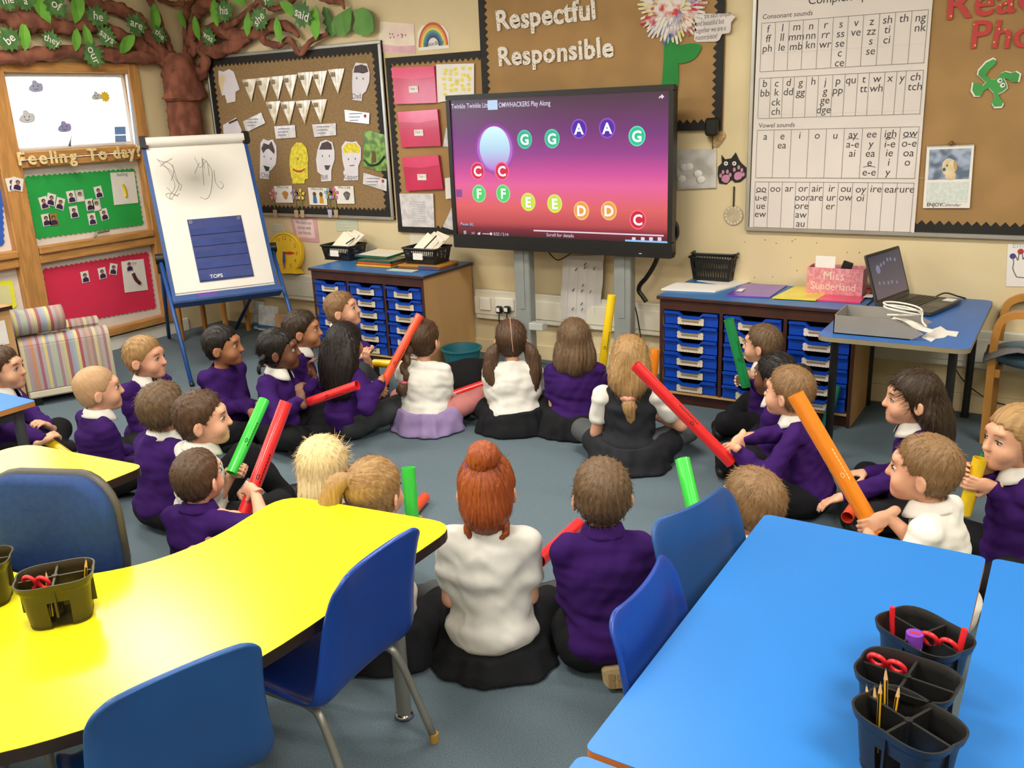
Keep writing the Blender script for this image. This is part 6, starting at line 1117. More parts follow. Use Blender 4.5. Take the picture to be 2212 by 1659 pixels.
# ================================================================ PEOPLE: bodies grown as one blended surface (signed distance field -> surface net)
class Field:
    def __init__(s, lo, hi, h):
        s.h = h; s.lo = np.array(lo, float); s.n = np.ceil((np.array(hi)-s.lo)/h).astype(int)+1
        s.a = np.full(s.n, .08, np.float32); s.ax = [(s.lo[i]+h*np.arange(s.n[i])).astype(np.float32) for i in range(3)]
    def sub(s, lo, hi, m=.045):
        i0 = np.maximum(0, ((np.array(lo)-m-s.lo)/s.h).astype(int)); i1 = np.minimum(s.n, ((np.array(hi)+m-s.lo)/s.h).astype(int)+2)
        if (i1 <= i0).any(): return None
        sl = tuple(slice(a, b) for a, b in zip(i0, i1)); X, Y, Z = s.ax[0][sl[0]][:, None, None], s.ax[1][sl[1]][None, :, None], s.ax[2][sl[2]][None, None, :]
        return sl, X, Y, Z
    def blend(s, sl, d, k, mode='u'):
        a = s.a[sl]
        if mode == 'u':
            h = np.maximum(k-np.abs(a-d), 0)/k if k > 0 else 0; s.a[sl] = np.minimum(a, d)-h*h*k*.25
        else:
            d = -d; h = np.maximum(k-np.abs(a-d), 0)/k if k > 0 else 0; s.a[sl] = np.maximum(a, d)+h*h*k*.25
    def cone(s, a, b, r1, r2, k=.02, mode='u', off=0.0):
        a, b = np.array(a, float), np.array(b, float); r1 += off; r2 += off; R = max(r1, r2); g = s.sub(np.minimum(a, b)-R, np.maximum(a, b)+R)
        if g is None: return s
        sl, X, Y, Z = g; ab = (b-a).astype(np.float32); L2 = float(ab@ab)+1e-9
        px, py, pz = X-np.float32(a[0]), Y-np.float32(a[1]), Z-np.float32(a[2]); t = np.clip((px*ab[0]+py*ab[1]+pz*ab[2])/L2, 0, 1)
        d = np.sqrt((px-t*ab[0])**2+(py-t*ab[1])**2+(pz-t*ab[2])**2)-(r1+(r2-r1)*t); s.blend(sl, d, k, mode); return s
    def chain(s, P, R, k=.02, off=0.0):
        for i in range(len(P)-1): s.cone(P[i], P[i+1], R[i], R[i+1], k, 'u', off)
        return s
    def ell(s, c, r, k=.02, Rm=None, mode='u', off=0.0, pw=None):
        c = np.array(c, float); r = np.array(r, float)+off; R = r.max() if Rm is not None else r; g = s.sub(c-R, c+R)
        if g is None: return s
        sl, X, Y, Z = g; px, py, pz = X-np.float32(c[0]), Y-np.float32(c[1]), Z-np.float32(c[2])
        if Rm is not None: q = [px*np.float32(Rm[0][i])+py*np.float32(Rm[1][i])+pz*np.float32(Rm[2][i]) for i in range(3)]
        else: q = [px, py, pz]
        q = [a/np.float32(b) for a, b in zip(q, r)]; k0 = np.sqrt(q[0]**2+q[1]**2+q[2]**2); k1 = np.sqrt((q[0]/r[0])**2+(q[1]/r[1])**2+(q[2]/r[2])**2)+1e-6
        d = k0*(k0-1)/k1; s.blend(sl, d.astype(np.float32), k, mode); return s
    def plane(s, p, n, k=.004):                                                       # keep the side the normal points away from
        n = np.array(n, float); n /= np.linalg.norm(n); X, Y, Z = s.ax[0][:, None, None], s.ax[1][None, :, None], s.ax[2][None, None, :]
        d = (X-p[0])*np.float32(n[0])+(Y-p[1])*np.float32(n[1])+(Z-p[2])*np.float32(n[2]); s.a = np.maximum(s.a, d.astype(np.float32)); return s
    def wrinkle(s, amp, freq, seed, aniso=(1, 1, 1)):
        r = np.random.default_rng(seed); X, Y, Z = s.ax[0][:, None, None], s.ax[1][None, :, None], s.ax[2][None, None, :]
        w = np.zeros(s.n, np.float32)
        for i in range(3):
            d = r.normal(size=3)*aniso; d = d/np.linalg.norm(d)*freq*(1+.5*i); e = r.normal(size=3)*freq*.35
            w += np.sin(d[0]*X+d[1]*Y+d[2]*Z+1.4*np.sin(e[0]*X+e[1]*Y+e[2]*Z+r.uniform(0, 6))+r.uniform(0, 6)).astype(np.float32)/(1+.6*i)
        s.a += np.float32(amp)*w; return s
    def net(s):
        F, n = s.a, s.n; S = F < 0
        c = [S[i:n[0]-1+i, j:n[1]-1+j, k:n[2]-1+k] for i in (0, 1) for j in (0, 1) for k in (0, 1)]
        any_ = c[0].copy(); all_ = c[0].copy()
        for q in c[1:]: any_ |= q; all_ &= q
        act = any_ & ~all_; idx = np.argwhere(act)
        if not len(idx): return None
        ids = np.full(act.shape, -1, np.int32); ids[act] = np.arange(len(idx), dtype=np.int32)
        off = np.array([(i, j, k) for i in (0, 1) for j in (0, 1) for k in (0, 1)]); cv = np.stack([F[idx[:, 0]+o[0], idx[:, 1]+o[1], idx[:, 2]+o[2]] for o in off], 1)
        acc = np.zeros((len(idx), 3)); cnt = np.zeros(len(idx))
        for a in range(8):
            for b in range(a+1, 8):
                if abs(off[a]-off[b]).sum() != 1: continue
                va, vb = cv[:, a], cv[:, b]; m = (va < 0) != (vb < 0); t = np.where(m, va/np.where(m, va-vb, 1), 0)
                acc += m[:, None]*(off[a]+(off[b]-off[a])*t[:, None]); cnt += m
        V = (idx+acc/np.maximum(cnt, 1)[:, None])*s.h+s.lo; Q = []
        for ax in range(3):
            o1, o2 = [(1, 2), (2, 0), (0, 1)][ax]
            a = [slice(None)]*3; b = [slice(None)]*3; a[ax] = slice(0, -1); b[ax] = slice(1, None); s0, s1 = S[tuple(a)], S[tuple(b)]
            e = np.argwhere(s0 != s1); e = e[(e[:, o1] >= 1) & (e[:, o2] >= 1) & (e[:, o1] < n[o1]-1) & (e[:, o2] < n[o2]-1)]
            fl = s0[e[:, 0], e[:, 1], e[:, 2]]
            def g(d1, d2): q = e.copy(); q[:, o1] -= d1; q[:, o2] -= d2; return ids[q[:, 0], q[:, 1], q[:, 2]]
            q = np.stack([g(1, 1), g(0, 1), g(0, 0), g(1, 0)], 1); q[~fl] = q[~fl][:, ::-1]; Q.append(q)
        Q = np.concatenate(Q); Q = Q[(Q >= 0).all(1)]; return V, Q
def relax(V, Q, it=1, w=.5):
    for _ in range(it):
        A = np.zeros_like(V); C = np.zeros(len(V))
        for a, b in ((0, 1), (1, 2), (2, 3), (3, 0)):
            np.add.at(A, Q[:, a], V[Q[:, b]]); np.add.at(C, Q[:, a], 1); np.add.at(A, Q[:, b], V[Q[:, a]]); np.add.at(C, Q[:, b], 1)
        V = V*(1-w)+w*A/np.maximum(C, 1)[:, None]
    return V
def mesh_vq(name, parts, mat, parent, attr=None):
    Vs, Qs, o = [], [], 0
    for V, Q in parts: Vs.append(V); Qs.append(Q+o); o += len(V)
    V = np.concatenate(Vs); Q = np.concatenate(Qs); me = bpy.data.meshes.new(name); me.vertices.add(len(V)); me.vertices.foreach_set('co', V.astype(np.float32).ravel())
    me.loops.add(Q.size); me.loops.foreach_set('vertex_index', Q.astype(np.int32).ravel()); me.polygons.add(len(Q)); me.polygons.foreach_set('loop_start', np.arange(0, Q.size, 4, dtype=np.int32)); me.update(calc_edges=True)
    if attr is not None: at = me.attributes.new('strand', 'FLOAT_VECTOR', 'POINT'); at.data.foreach_set('vector', attr(V).astype(np.float32).ravel())
    return link(name, me, mat, parent, True)
def Rx(a): a = math.radians(a); return np.array([[1, 0, 0], [0, math.cos(a), -math.sin(a)], [0, math.sin(a), math.cos(a)]])
def Ry(a): a = math.radians(a); return np.array([[math.cos(a), 0, math.sin(a)], [0, 1, 0], [-math.sin(a), 0, math.cos(a)]])
def Rz(a): a = math.radians(a); return np.array([[math.cos(a), -math.sin(a), 0], [math.sin(a), math.cos(a), 0], [0, 0, 1]])
def hair_mat(name, hexa, hexb):
    if name in MATS: return MATS[name]
    m = bpy.data.materials.new(name); m.use_nodes = True; nt = m.node_tree; N = nt.nodes; L = nt.links; b = N['Principled BSDF']; b.inputs['Roughness'].default_value = .48; b.inputs['Specular IOR Level'].default_value = .35
    at = N.new('ShaderNodeAttribute'); at.attribute_name = 'strand'; n = N.new('ShaderNodeTexNoise'); n.inputs['Scale'].default_value = 1.0; n.inputs['Detail'].default_value = 2; L.new(at.outputs['Vector'], n.inputs['Vector'])
    r = N.new('ShaderNodeValToRGB'); r.color_ramp.elements[0].position = .2; r.color_ramp.elements[1].position = .8; r.color_ramp.elements[0].color = (*rgb(hexa), 1); r.color_ramp.elements[1].color = (*rgb(hexb), 1); L.new(n.outputs['Fac'], r.inputs[0]); L.new(r.outputs[0], b.inputs['Base Color'])
    bp = N.new('ShaderNodeBump'); bp.inputs['Strength'].default_value = .5; bp.inputs['Distance'].default_value = .002; L.new(n.outputs['Fac'], bp.inputs['Height']); L.new(bp.outputs[0], b.inputs['Normal']); MATS[name] = m; return m
HAIR = dict(blond=('B08A58', 'E2C48C'), fair=('8A6A44', 'B8935F'), sandy=('6E5236', '9A7850'), mouse=('4E3C2A', '7A6044'), brown=('3A281C', '644A34'), dark=('231912', '43311F'), black=('0E0B0A', '241C18'), red=('6E2C12', 'B05A28'), lblond=('C8A868', 'EFDDB0'), buzz=('A98560', 'C9A27A'))
SKIN = dict(fair='E0A888', pink='DDA184', tan='B87F5A', olive='A8714C', deep='6E4630')
def cloth(n, h, bump=.25, bs=700): return M('fabric_'+n, h, .88, .05, 20, bump, bs, spec=.15)
PURP = lambda: cloth('purple_knit', '38195E'); WHT = lambda: cloth('white_cotton', 'E4E1D9'); TRO = lambda: cloth('charcoal_trouser', '1E1E21')
def hand(F, W, fd, up, side, curl=.5, spread=.12, s=1.0, thumb=.5):
    """palm from wrist W along fd; 'up' = back of the hand; side = +1 when the thumb is on the fd x up side"""
    fd = fd/np.linalg.norm(fd); up = up-fd*(up@fd); up /= np.linalg.norm(up)+1e-9; sd = np.cross(fd, up)*side
    pc = W+fd*.032*s; F.ell(pc, (.028*s, .034*s, .013*s), .01, np.stack([sd, fd, up], 1)); F.cone(W-fd*.03*s, W+fd*.01*s, .019*s, .018*s, .014)
    ln = (.026, .029, .027, .021)
    for i in range(4):
        o = (1.5-i)*.0125*s; p = W+fd*.058*s+sd*o; a = spread*(1.5-i); d = fd*math.cos(a)+sd*math.sin(a); u = up; q = p; L = ln[i]*s; r = (.0074-.0006*(i == 3))*s
        for j, f in enumerate((1.0, .78, .62)):
            ang = curl*(.9, 1.25, .9)[j]; d, u = d*math.cos(ang)-u*math.sin(ang), u*math.cos(ang)+d*math.sin(ang); e = q+d*L*f; F.cone(q, e, r*(1-.08*j), r*(.92-.08*j), .004); q = e
    b = W+fd*.014*s+sd*.02*s; d = fd*.55+sd*.75-up*thumb*.5; d /= np.linalg.norm(d); m = b+d*.028*s; F.cone(b, m, .0105*s, .0085*s, .008); d2 = fd*.85+sd*.15-up*thumb; d2 /= np.linalg.norm(d2); e = m+d2*.024*s; F.cone(m, e, .0085*s, .007*s, .003)
def ik(a, t, l1, l2, pole):
    a, t, pole = map(lambda q: np.array(q, float), (a, t, pole)); d = t-a; L = np.linalg.norm(d); 
    if L > (l1+l2)*.995: t = a+d/L*(l1+l2)*.995; d = t-a; L = np.linalg.norm(d)
    x = (l1*l1-l2*l2+L*L)/(2*L); hgt = math.sqrt(max(0, l1*l1-x*x)); u = d/L; pl_ = pole-a; pl_ = pl_-u*(pl_@u); pl_ /= np.linalg.norm(pl_)+1e-9; return a+u*x+pl_*hgt, t
KIDS = {}
def child(key, loc, yaw, label, hair='short', hcol='brown', skin='fair', top='sweater', topm=None, bottom='trousers', botm=None, collar=True, s=1.0, lean=.03, side=.0, hy=0., hp=0., hr=0., hands=None, poles=None, legs='cross', face=True, grip=(None, None), curl=(.55, .55), fup=(None, None), fdir=(None, None), h=.0065, hh=.0042, mouth=0, shoes=True, tilt=0, extra=None, kneew=.20, drop=0.0, hem=None, hadd=(), hvol=0.0, tie=None, grp='pupils sitting on the carpet'):
    root = empty('person', loc, math.radians(yaw)); tag(root, label, 'person', grp); root.scale = (s, s, s)
    M3 = Rz(yaw); inv = lambda P: (M3.T@(np.array(P)-np.array(loc)))/s                 # world -> child frame
    sd = abs(hash(key)) % 1000 if False else sum(map(ord, key))
    def B(x, y, z): f = (max(z-.1, 0)/.30)**1.25; return np.array([x+side*f, y+lean*f, z-drop*min(1, z/.3)])
    # joints
    neckb, head0 = B(0, -.012, .385), None; HC = B(0, .012, .505)+np.array([0, .01*hp/20, 0]); RH = Rz(hy)@Rx(hp)@Ry(hr)
    sh = [B(-.116, -.010, .352), B(.116, -.010, .352)]; hip = [np.array([-.068, .0, .085]), np.array([.068, .0, .085])]
    hands = hands or [None, None]; default = [np.array([-.075, .185, .135]), np.array([.07, .20, .125])]
    el, wr = [], []
    for i in (0, 1):
        t = default[i] if hands[i] is None else (inv(hands[i]) if not isinstance(hands[i], tuple) else np.array(hands[i]))
        pole = np.array([(-.17 if i == 0 else .17), -.30, .02]) if not poles or poles[i] is None else np.array(poles[i])
        e, w = ik(sh[i], t, .185, .165, pole)
        if grip[i] is not None:                                                       # put the palm beside the held tube
            ax = M3.T@np.array(grip[i], float); ax /= np.linalg.norm(ax)
            for _ in range(3):
                fd = (w-e)/np.linalg.norm(w-e); fd = fd-ax*(fd@ax); fd /= np.linalg.norm(fd)+1e-9; up = np.cross(ax, fd)*(1 if i == 1 else -1)
                if fup[i] is not None and up@np.array(fup[i]) < 0: up = -up
                e, w = ik(sh[i], t-fd*.046+up*.030, .185, .165, pole)
        el.append(e); wr.append(w)
    if legs == 'cross': knee = [np.array([-kneew, .165, .115]), np.array([kneew, .165, .115])]; ank = [np.array([.085, .20, .045]), np.array([-.085, .245, .045])]; toe = [np.array([.16, .165, .03]), np.array([-.165, .215, .03])]
    elif legs == 'kneel': knee = [np.array([-.10, .22, .05]), np.array([.10, .22, .05])]; ank = [np.array([-.07, -.06, .04]), np.array([.07, -.06, .04])]; toe = [np.array([-.07, -.15, .03]), np.array([.07, -.15, .03])]
    elif legs == 'up': knee = [np.array([-.14, .27, .25]), np.array([.15, .25, .12])]; ank = [np.array([-.10, .40, .05]), np.array([-.05, .36, .045])]; toe = [np.array([-.12, .50, .03]), np.array([-.14, .36, .03])]
    else: knee, ank, toe = legs
    K = {'root': root, 'inv': inv, 'wr': wr, 'el': el}; KIDS[key] = K
    sm = M('skin_'+skin, SKIN[skin], .5, .05, 14, .05, 900, sub=0)
    # ---------------- skin: arms, neck, chest (and bare or stockinged legs)
    pts = np.array(sh+el+wr+[neckb, HC]); lo, hi = pts.min(0)-.07, pts.max(0)+.07
    F = Field((lo[0], lo[1], min(.16, lo[2])), (hi[0], hi[1], HC[2]-.03), h*1.15)
    F.ell(B(0, -.005, .28), (.105, .072, .10), .03); F.cone(sh[0]*.8+neckb*.2, sh[1]*.8+neckb*.2, .036, .036, .03); F.cone(neckb-[0, 0, .04], HC-RH@np.array([0, .012, .03]), .036, .034, .02)
    for i in (0, 1):
        sl_ = .009 if top == 'sweater' else 0; F.chain([sh[i], el[i]], [.034-sl_, .028-sl_], .02); F.chain([el[i], (el[i]*.6+wr[i]*.4), wr[i]], [.027-sl_, .026-sl_, .018], .012)
    parts = [F.net()]; parts[0] = (relax(*parts[0]), parts[0][1])
    # ---------------- hands on a finer net
    for i in (0, 1):
        fa = wr[i]-el[i]; fa /= np.linalg.norm(fa); fd = fa if fdir[i] is None else np.array(fdir[i], float); up = np.array([0, .1, 1.0]) if fup[i] is None else np.array(fup[i], float)
        if grip[i] is not None:                                                       # fingers close round an axis (world direction) passing in front of the palm
            ax = M3.T@np.array(grip[i], float); ax /= np.linalg.norm(ax); fd = fd-ax*(fd@ax); fd /= np.linalg.norm(fd)+1e-9; up = np.cross(ax, fd)*(1 if i == 1 else -1)
            if fup[i] is not None and up@np.array(fup[i]) < 0: up = -up
        s_ = (-1 if i == 1 else 1)
        H = Field(wr[i]-.125, wr[i]+.125, 0.0041); hand(H, wr[i], fd/np.linalg.norm(fd), up, s_, curl[i], .10, .92); H.plane(wr[i]-fa*.018, -fa)
        r_ = H.net(); parts.append((relax(*r_, 1, .35), r_[1]))
    # ---------------- head on a finer net
    def hp_(p): return HC+RH@np.array(p)
    H = Field(HC-.135, HC+.135, hh*1.08)
    H.ell(hp_((0, -.014, .026)), (.071, .088, .080), .02, RH); H.ell(hp_((0, .026, -.030)), (.055, .056, .066), .03, RH); H.ell(hp_((0, .052, -.078)), (.024, .022, .018), .03, RH)
    for q in (-1, 1):
        H.ell(hp_((q*.032, .052, -.036)), (.025, .022, .024), .025, RH)
        H.ell(hp_((q*.079, -.014, -.014)), (.0075, .019, .027), .008, RH@Rz(q*28)); H.ell(hp_((q*.086, -.008, -.014)), (.005, .010, .016), .006, RH@Rz(q*28), 'c') if face else None
        H.ell(hp_((q*.031, .089, .003)), (.016, .010, .0095), .014, RH, 'c')
    H.cone(hp_((0, .080, .012)), hp_((0, .092, -.020)), .007, .0105, .012); H.ell(hp_((0, .092, -.024)), (.013, .010, .008), .008, RH); H.ell(hp_((0, .070, .034)), (.042, .014, .016), .02, RH)
    H.ell(hp_((0, .070, -.054)), (.022, .013, .013), .012, RH); H.ell(hp_((0, .064, -.078)), (.019, .017, .016), .02, RH)
    if mouth: H.ell(hp_((0, .088, -.055)), (.013, .02, .013), .004, RH, 'c')
    H.cone(hp_((0, -.01, -.05)), neckb, .036, .036, .02); H.plane(neckb+[0, 0, .02], (0, 0, -1))
    r_ = H.net(); parts.append((relax(*r_, 1, .4), r_[1]))
    body = mesh_vq('body', parts, sm, root)
    # ---------------- face details
    if face:
        hm_ = hair_mat('hair_'+hcol, *HAIR[hcol]); iris = M('iris_brown', '3A2416', .2, .1)
        for q in (-1, 1):
            e = MB().ball(hp_((q*.031, .0688, .003)), (.0115, .0100, .0085), 12, 8, RH).build('eye', M('eye_white', 'CFC2BA', .3, .02), root, True); MB().ball(hp_((q*.0315, .0750, .0025)), (.0062, .0045, .0064), 10, 6, RH).build('iris', iris, e, True)
            MB().tube([hp_((q*.017, .0765, .0075)), hp_((q*.031, .0805, .0108)), hp_((q*.045, .0715, .0060))], .0021, 6).build('upper_eyelid', M('lash_dark', '2A1C18', .6), root, True)
            MB().tube([hp_((q*.017, .0835, .0265)), hp_((q*.032, .0830, .0315)), hp_((q*.048, .0700, .0265))], [.0014, .0020, .0010], 6).build('eyebrow', M('brow_'+hcol, HAIR[hcol][0], .8), root, True)
        lip = M('lip_'+skin, dict(fair='C98478', pink='C98478', tan='9A5A4A', olive='8E5548', deep='5E3632')[skin], .45, .05); mo = .007 if mouth else 0
        for z, zc, rr in ((-.0525, -.0525+mo, .0030), (-.0570, -.0605-mo, .0036)): MB().tube(spline([hp_((-.019, .0735, -.0525)), hp_((-.009, .0815, (z+zc)/2+.001)), hp_((0, .0838, zc)), hp_((.009, .0815, (z+zc)/2+.001)), hp_((.019, .0735, -.0525))], 3), [.0008]+[rr]*11+[.0008], 6).build('lip', lip, root, True)
        if mouth: MB().ball(hp_((0, .070, -.055)), (.012, .006, .011), 10, 6, RH).build('open_mouth', M('mouth_dark', '3A1416', .6), root, True)
    # ---------------- hair
    hm = hair_mat('hair_'+hcol, *HAIR[hcol]); HF_ = Field(HC-[.145, .155, .16], HC+[.145, .145, .16], hh*1.15)
    cr = HC+RH@np.array([0, -.045, .10])                                              # crown
    kind = hair.split('+')[0]; longh = kind in ('long', 'bob', 'tied')
    thick = dict(short=.009, buzz=.003, crop=.006, long=.012, tied=.009, bob=.015, thickc=.013)[kind]+hvol
    if len(hadd): HF_ = Field(HC-[.17, .19, .34], HC+[.17, .145, .17], hh*1.3)
    if longh: HF_.ell(hp_((0, -.016, .030)), (.071+thick*.9, .088+thick, .079+thick), .02, RH); HF_.ell(hp_((0, -.022, -.02)), (.060+thick*.9, .062+thick, .062), .02, RH)
    else: HF_.ell(hp_((0, -.014, .026)), (.071, .088, .080), .02, RH); HF_.ell(hp_((0, -.024, -.02)), (.0655, .064, .062), .02, RH)
    X, Y, Z = HF_.ax[0][:, None, None]-HC[0], HF_.ax[1][None, :, None]-HC[1], HF_.ax[2][None, None, :]-HC[2]
    lx, ly, lz = [X*RH[0][i]+Y*RH[1][i]+Z*RH[2][i] for i in range(3)]; az = np.arctan2(lx, ly+.045)
    yb_, zb_ = ([-.12, -.03, -.012, .01, .025, .05, .072, .09], [-.10, -.10, -.055, -.03, .015, .046, .062, .07]) if longh else ([-.12, -.05, -.024, .002, .016, .028, .050, .070, .11], [-.066, -.058, -.046, .006, -.002, .022, .046, .066, .075])
    zb = np.interp(ly, yb_, zb_)+.0045*np.sin(az*19+sd)+.003*np.sin(az*37+sd*2); 
    if not longh: HF_.a -= (.0022+thick*np.clip((lz-zb-.004)/.05, 0, 1)**.8*(1+.35*np.clip((ly-.02)/.05, 0, 1)*np.clip((lz-.03)/.03, 0, 1))).astype(np.float32)
    HF_.a = np.maximum(HF_.a, ((zb-lz)*.75).astype(np.float32))
    if not longh:                                                                     # clear the ears
        for q in (-1, 1): HF_.ell(hp_((q*.080, -.004, -.020)), (.020, .020, .030), .006, RH, 'c')
    for P_, R_ in hadd: HF_.chain([hp_(p) for p in spline(P_, 3)], list(np.interp(np.linspace(0, 1, (len(P_)-1)*3+1), np.linspace(0, 1, len(R_)), R_)), .03)
    HF_.a += (.0013*np.sin(az*23+lz*40+sd)+.0013*np.sin(az*47-lz*30+ly*50)+.0012*np.sin(lx*330+np.sin(lz*40)*1.5)).astype(np.float32)*(0.35 if kind == 'buzz' else 1.0)
    hp_parts = []
    r_ = HF_.net(); hp_parts.append(r_)
    def strands(V):
        d = (V-HC)@RH; c0 = np.array(tie[0]) if (tie and len(tie) == 1) else (np.array([0, -.105, .0]) if kind == 'tied' and not tie else np.array([0, -.045, .09])); ax = c0/np.linalg.norm(c0); e1 = np.cross(ax, (0, 1, 0) if abs(ax[1]) < .8 else (0, 0, 1)); e1 /= np.linalg.norm(e1); e2 = np.cross(ax, e1); q = d-c0; a = np.arctan2(d@e1, d@e2); rr = np.linalg.norm(q, axis=1); low = d[:, 2] < -.075
        o = np.stack([np.cos(a)*17, np.sin(a)*17, rr*30], 1)
        if kind in ('long', 'tied', 'bob'): o = np.stack([np.cos(a)*22, np.sin(a)*22, rr*8], 1)
        o[low] = np.stack([V[low, 0]*260, V[low, 1]*260, V[low, 2]*9], 1); return o
    mesh_vq('hair', hp_parts, hm, root, strands)
    # ---------------- loose strands over the hair mass
    V_, Q_ = hp_parts[0]; rg = np.random.default_rng(sd); nS = {'buzz': 2600, 'short': 3000, 'crop': 3000, 'thickc': 3000}.get(kind, 2600); qi = rg.integers(0, len(Q_), nS)
    A_, B_, C_, D_ = [V_[Q_[qi, i]] for i in range(4)]; uu, vv = rg.random((nS, 1)), rg.random((nS, 1)); P_ = (A_*(1-uu)+B_*uu)*(1-vv)+(D_*(1-uu)+C_*uu)*vv; Nn = np.cross(B_-A_, D_-A_); Nn /= np.linalg.norm(Nn, axis=1)[:, None]+1e-12
    dl = (P_-HC)@RH
    if kind == 'tied':
        ts = [np.array(t_) for t_ in (tie or [(0, -.105, .0)])]; tg = ts[0][None] if len(ts) == 1 else np.where(dl[:, :1] < 0, ts[0][None], ts[1][None]); fl = (tg-dl)@RH.T
    else: fl = (dl-np.array([0, -.045, .09]))@RH.T; fl = fl/(np.linalg.norm(fl, axis=1)[:, None]+1e-9)+np.array([0, 0, -1.0])*np.clip((-.02-dl[:, 2:])/.06, 0, 2)
    fl = fl/(np.linalg.norm(fl, axis=1)[:, None]+1e-9)+rg.normal(size=(nS, 3))*(.12 if longh else .22); fl -= Nn*(fl*Nn).sum(1)[:, None]; fl /= np.linalg.norm(fl, axis=1)[:, None]+1e-9
    Ls = np.clip(np.linalg.norm(dl-np.array([0, -.045, .09]), axis=1)/.07, .3, 1)[:, None]*({'buzz': .007, 'short': .020, 'crop': .013, 'thickc': .026}.get(kind, .045)*rg.uniform(.6, 1.25, (nS, 1))); lf = {'buzz': .35, 'short': .16, 'crop': .18, 'thickc': .12}.get(kind, .05)
    W_ = np.cross(fl, Nn)*{'buzz': .0005}.get(kind, .0008); P0_ = P_-Nn*.001; M_ = P0_+fl*Ls*.55+Nn*Ls*lf*.55; M_ = M_-Nn*(Ls*.55)**2/.17; T_p = P0_+fl*Ls+Nn*Ls*lf*rg.uniform(.2, 1.2, (nS, 1))-Nn*Ls**2/.17
    VV = np.stack([P0_-W_, P0_+W_, M_+W_*.8, M_-W_*.8, T_p+W_*.15, T_p-W_*.15], 1).reshape(-1, 3); b0 = np.arange(nS)[:, None]*6; QQ = np.concatenate([b0+np.array([[0, 1, 2, 3]]), b0+np.array([[3, 2, 4, 5]])])
    so_ = mesh_vq('hair_strands', [(VV, QQ)], hm, root, lambda V: np.repeat(rg.uniform(0, 40, (nS, 3)), 6, 0)); so_['kind'] = 'stuff'
    def lock(name, P, R, flat=1.0, braid=False, mat=None, k=.012):
        P = [np.array(p) for p in P]; Q = spline(P, 4); rr = np.interp(np.linspace(0, 1, len(Q)), np.linspace(0, 1, len(R)), R)
        lo_, hi_ = np.min(Q, 0)-max(R)-.03, np.max(Q, 0)+max(R)+.03; L_ = Field(lo_, hi_, .0055)
        if braid:
            for i in range(len(Q)-1):
                off_ = np.array([math.sin(i*1.35), 0, 0])*rr[i]*.5; L_.ell(Q[i]+off_, (rr[i]*.8, rr[i]*.75, rr[i]*.95), .004)
        else: L_.chain(Q, list(rr), k)
        ax_, ay_ = L_.ax[0][:, None, None], L_.ax[1][None, :, None]; L_.a = L_.a+(.0016*np.sin(ax_*420+sd)+.0016*np.sin(ay_*380+ax_*120)).astype(np.float32)
        r2 = L_.net(); mesh_vq(name, [r2], mat or hm, root, lambda V: np.stack([V[:, 0]*260, V[:, 1]*260, V[:, 2]*12], 1))
    K['lock'] = lock; K['hp'] = hp_; K['HC'] = HC; K['neck'] = neckb; K['B'] = B; K['hm'] = hm
    # ---------------- top
    tm = topm or PURP(); allp = np.array(sh+el+wr+[neckb]); lo, hi = allp.min(0)-.075, allp.max(0)+.075; lo[2] = min(lo[2], .02); lo = np.minimum(lo, (-.19, -.17, .0)); hi = np.maximum(hi, (.19, .17, .2))
    T_ = Field((lo[0], lo[1], max(.005, lo[2])), (hi[0], hi[1], neckb[2]+.055), h)
    loose = .014 if top == 'sweater' else .012
    T_.ell(B(0, -.004, .285), (.110+loose, .074+loose, .105), .03); T_.ell(B(0, .006, .19), ((.104+loose, .078+loose, .10) if top != 'tee' else (.128, .090, .145)), .03); bw_ = .012 if top == 'tee' else 0; T_.ell((0, -.002, .105-drop*.3), (.120+loose+bw_, .096+loose+bw_*.7, .085), .03)
    T_.cone(sh[0]*.82+neckb*.18, sh[1]*.82+neckb*.18, .036+loose*.6, .036+loose*.6, .03); T_.cone(neckb-[0, 0, .05], neckb+[0, .004, .0], .062, .057, .02)
    for i in (0, 1):
        if top in ('sweater',): T_.chain([sh[i], el[i]], [.041, .038], .02); T_.chain([el[i], el[i]*.35+wr[i]*.65, wr[i]-(wr[i]-el[i])*.10], [.040, .033, .029], .014)
        elif top == 'pinafore': pass
        else: e2 = sh[i]+(el[i]-sh[i])*.62; T_.chain([sh[i], e2], [.042, .044], .02)
    T_.wrinkle(.0028 if top == 'sweater' else .0024, 46, sd, (1, 1, 1.6)); T_.wrinkle(.0018, 85, sd+3, (.5, .7, 1.5))
    if top != 'sweater':                                                              # clean short-sleeve hem
        for i in (0, 1):
            d = el[i]-sh[i]; d /= np.linalg.norm(d); pass
    T_.cone(neckb+[0, .006, .016], neckb+[0, .02, .09], .0455, .058, .004, 'c'); T_.plane(neckb+[0, 0, .022], (0, .30, 1))
    hz_ = hem if hem is not None else (.045 if bottom in ('trousers', 'shorts') else .098); T_.plane((0, 0, hz_), (0, .12, -1)); r_ = T_.net(); mesh_vq({'sweater': 'jumper', 'tee': 'polo_shirt', 'pinafore': 'pinafore_bodice'}[top], [(relax(*r_), r_[1])], tm, root)
    if top == 'pinafore':
        U_ = Field((lo[0], lo[1], .2), (hi[0], hi[1], neckb[2]+.05), h)
        U_.cone(sh[0]*.8+neckb*.2-[0, 0, .03], sh[1]*.8+neckb*.2-[0, 0, .03], .03, .03, .02)
        for i in (0, 1): e2 = sh[i]+(el[i]-sh[i])*.55; U_.chain([sh[i]*.75+neckb*.25-[0, 0, .01], sh[i], e2], [.040, .047, .048], .02)
        U_.wrinkle(.002, 70, sd); r_ = U_.net(); mesh_vq('blouse', [(relax(*r_), r_[1])], WHT(), root)
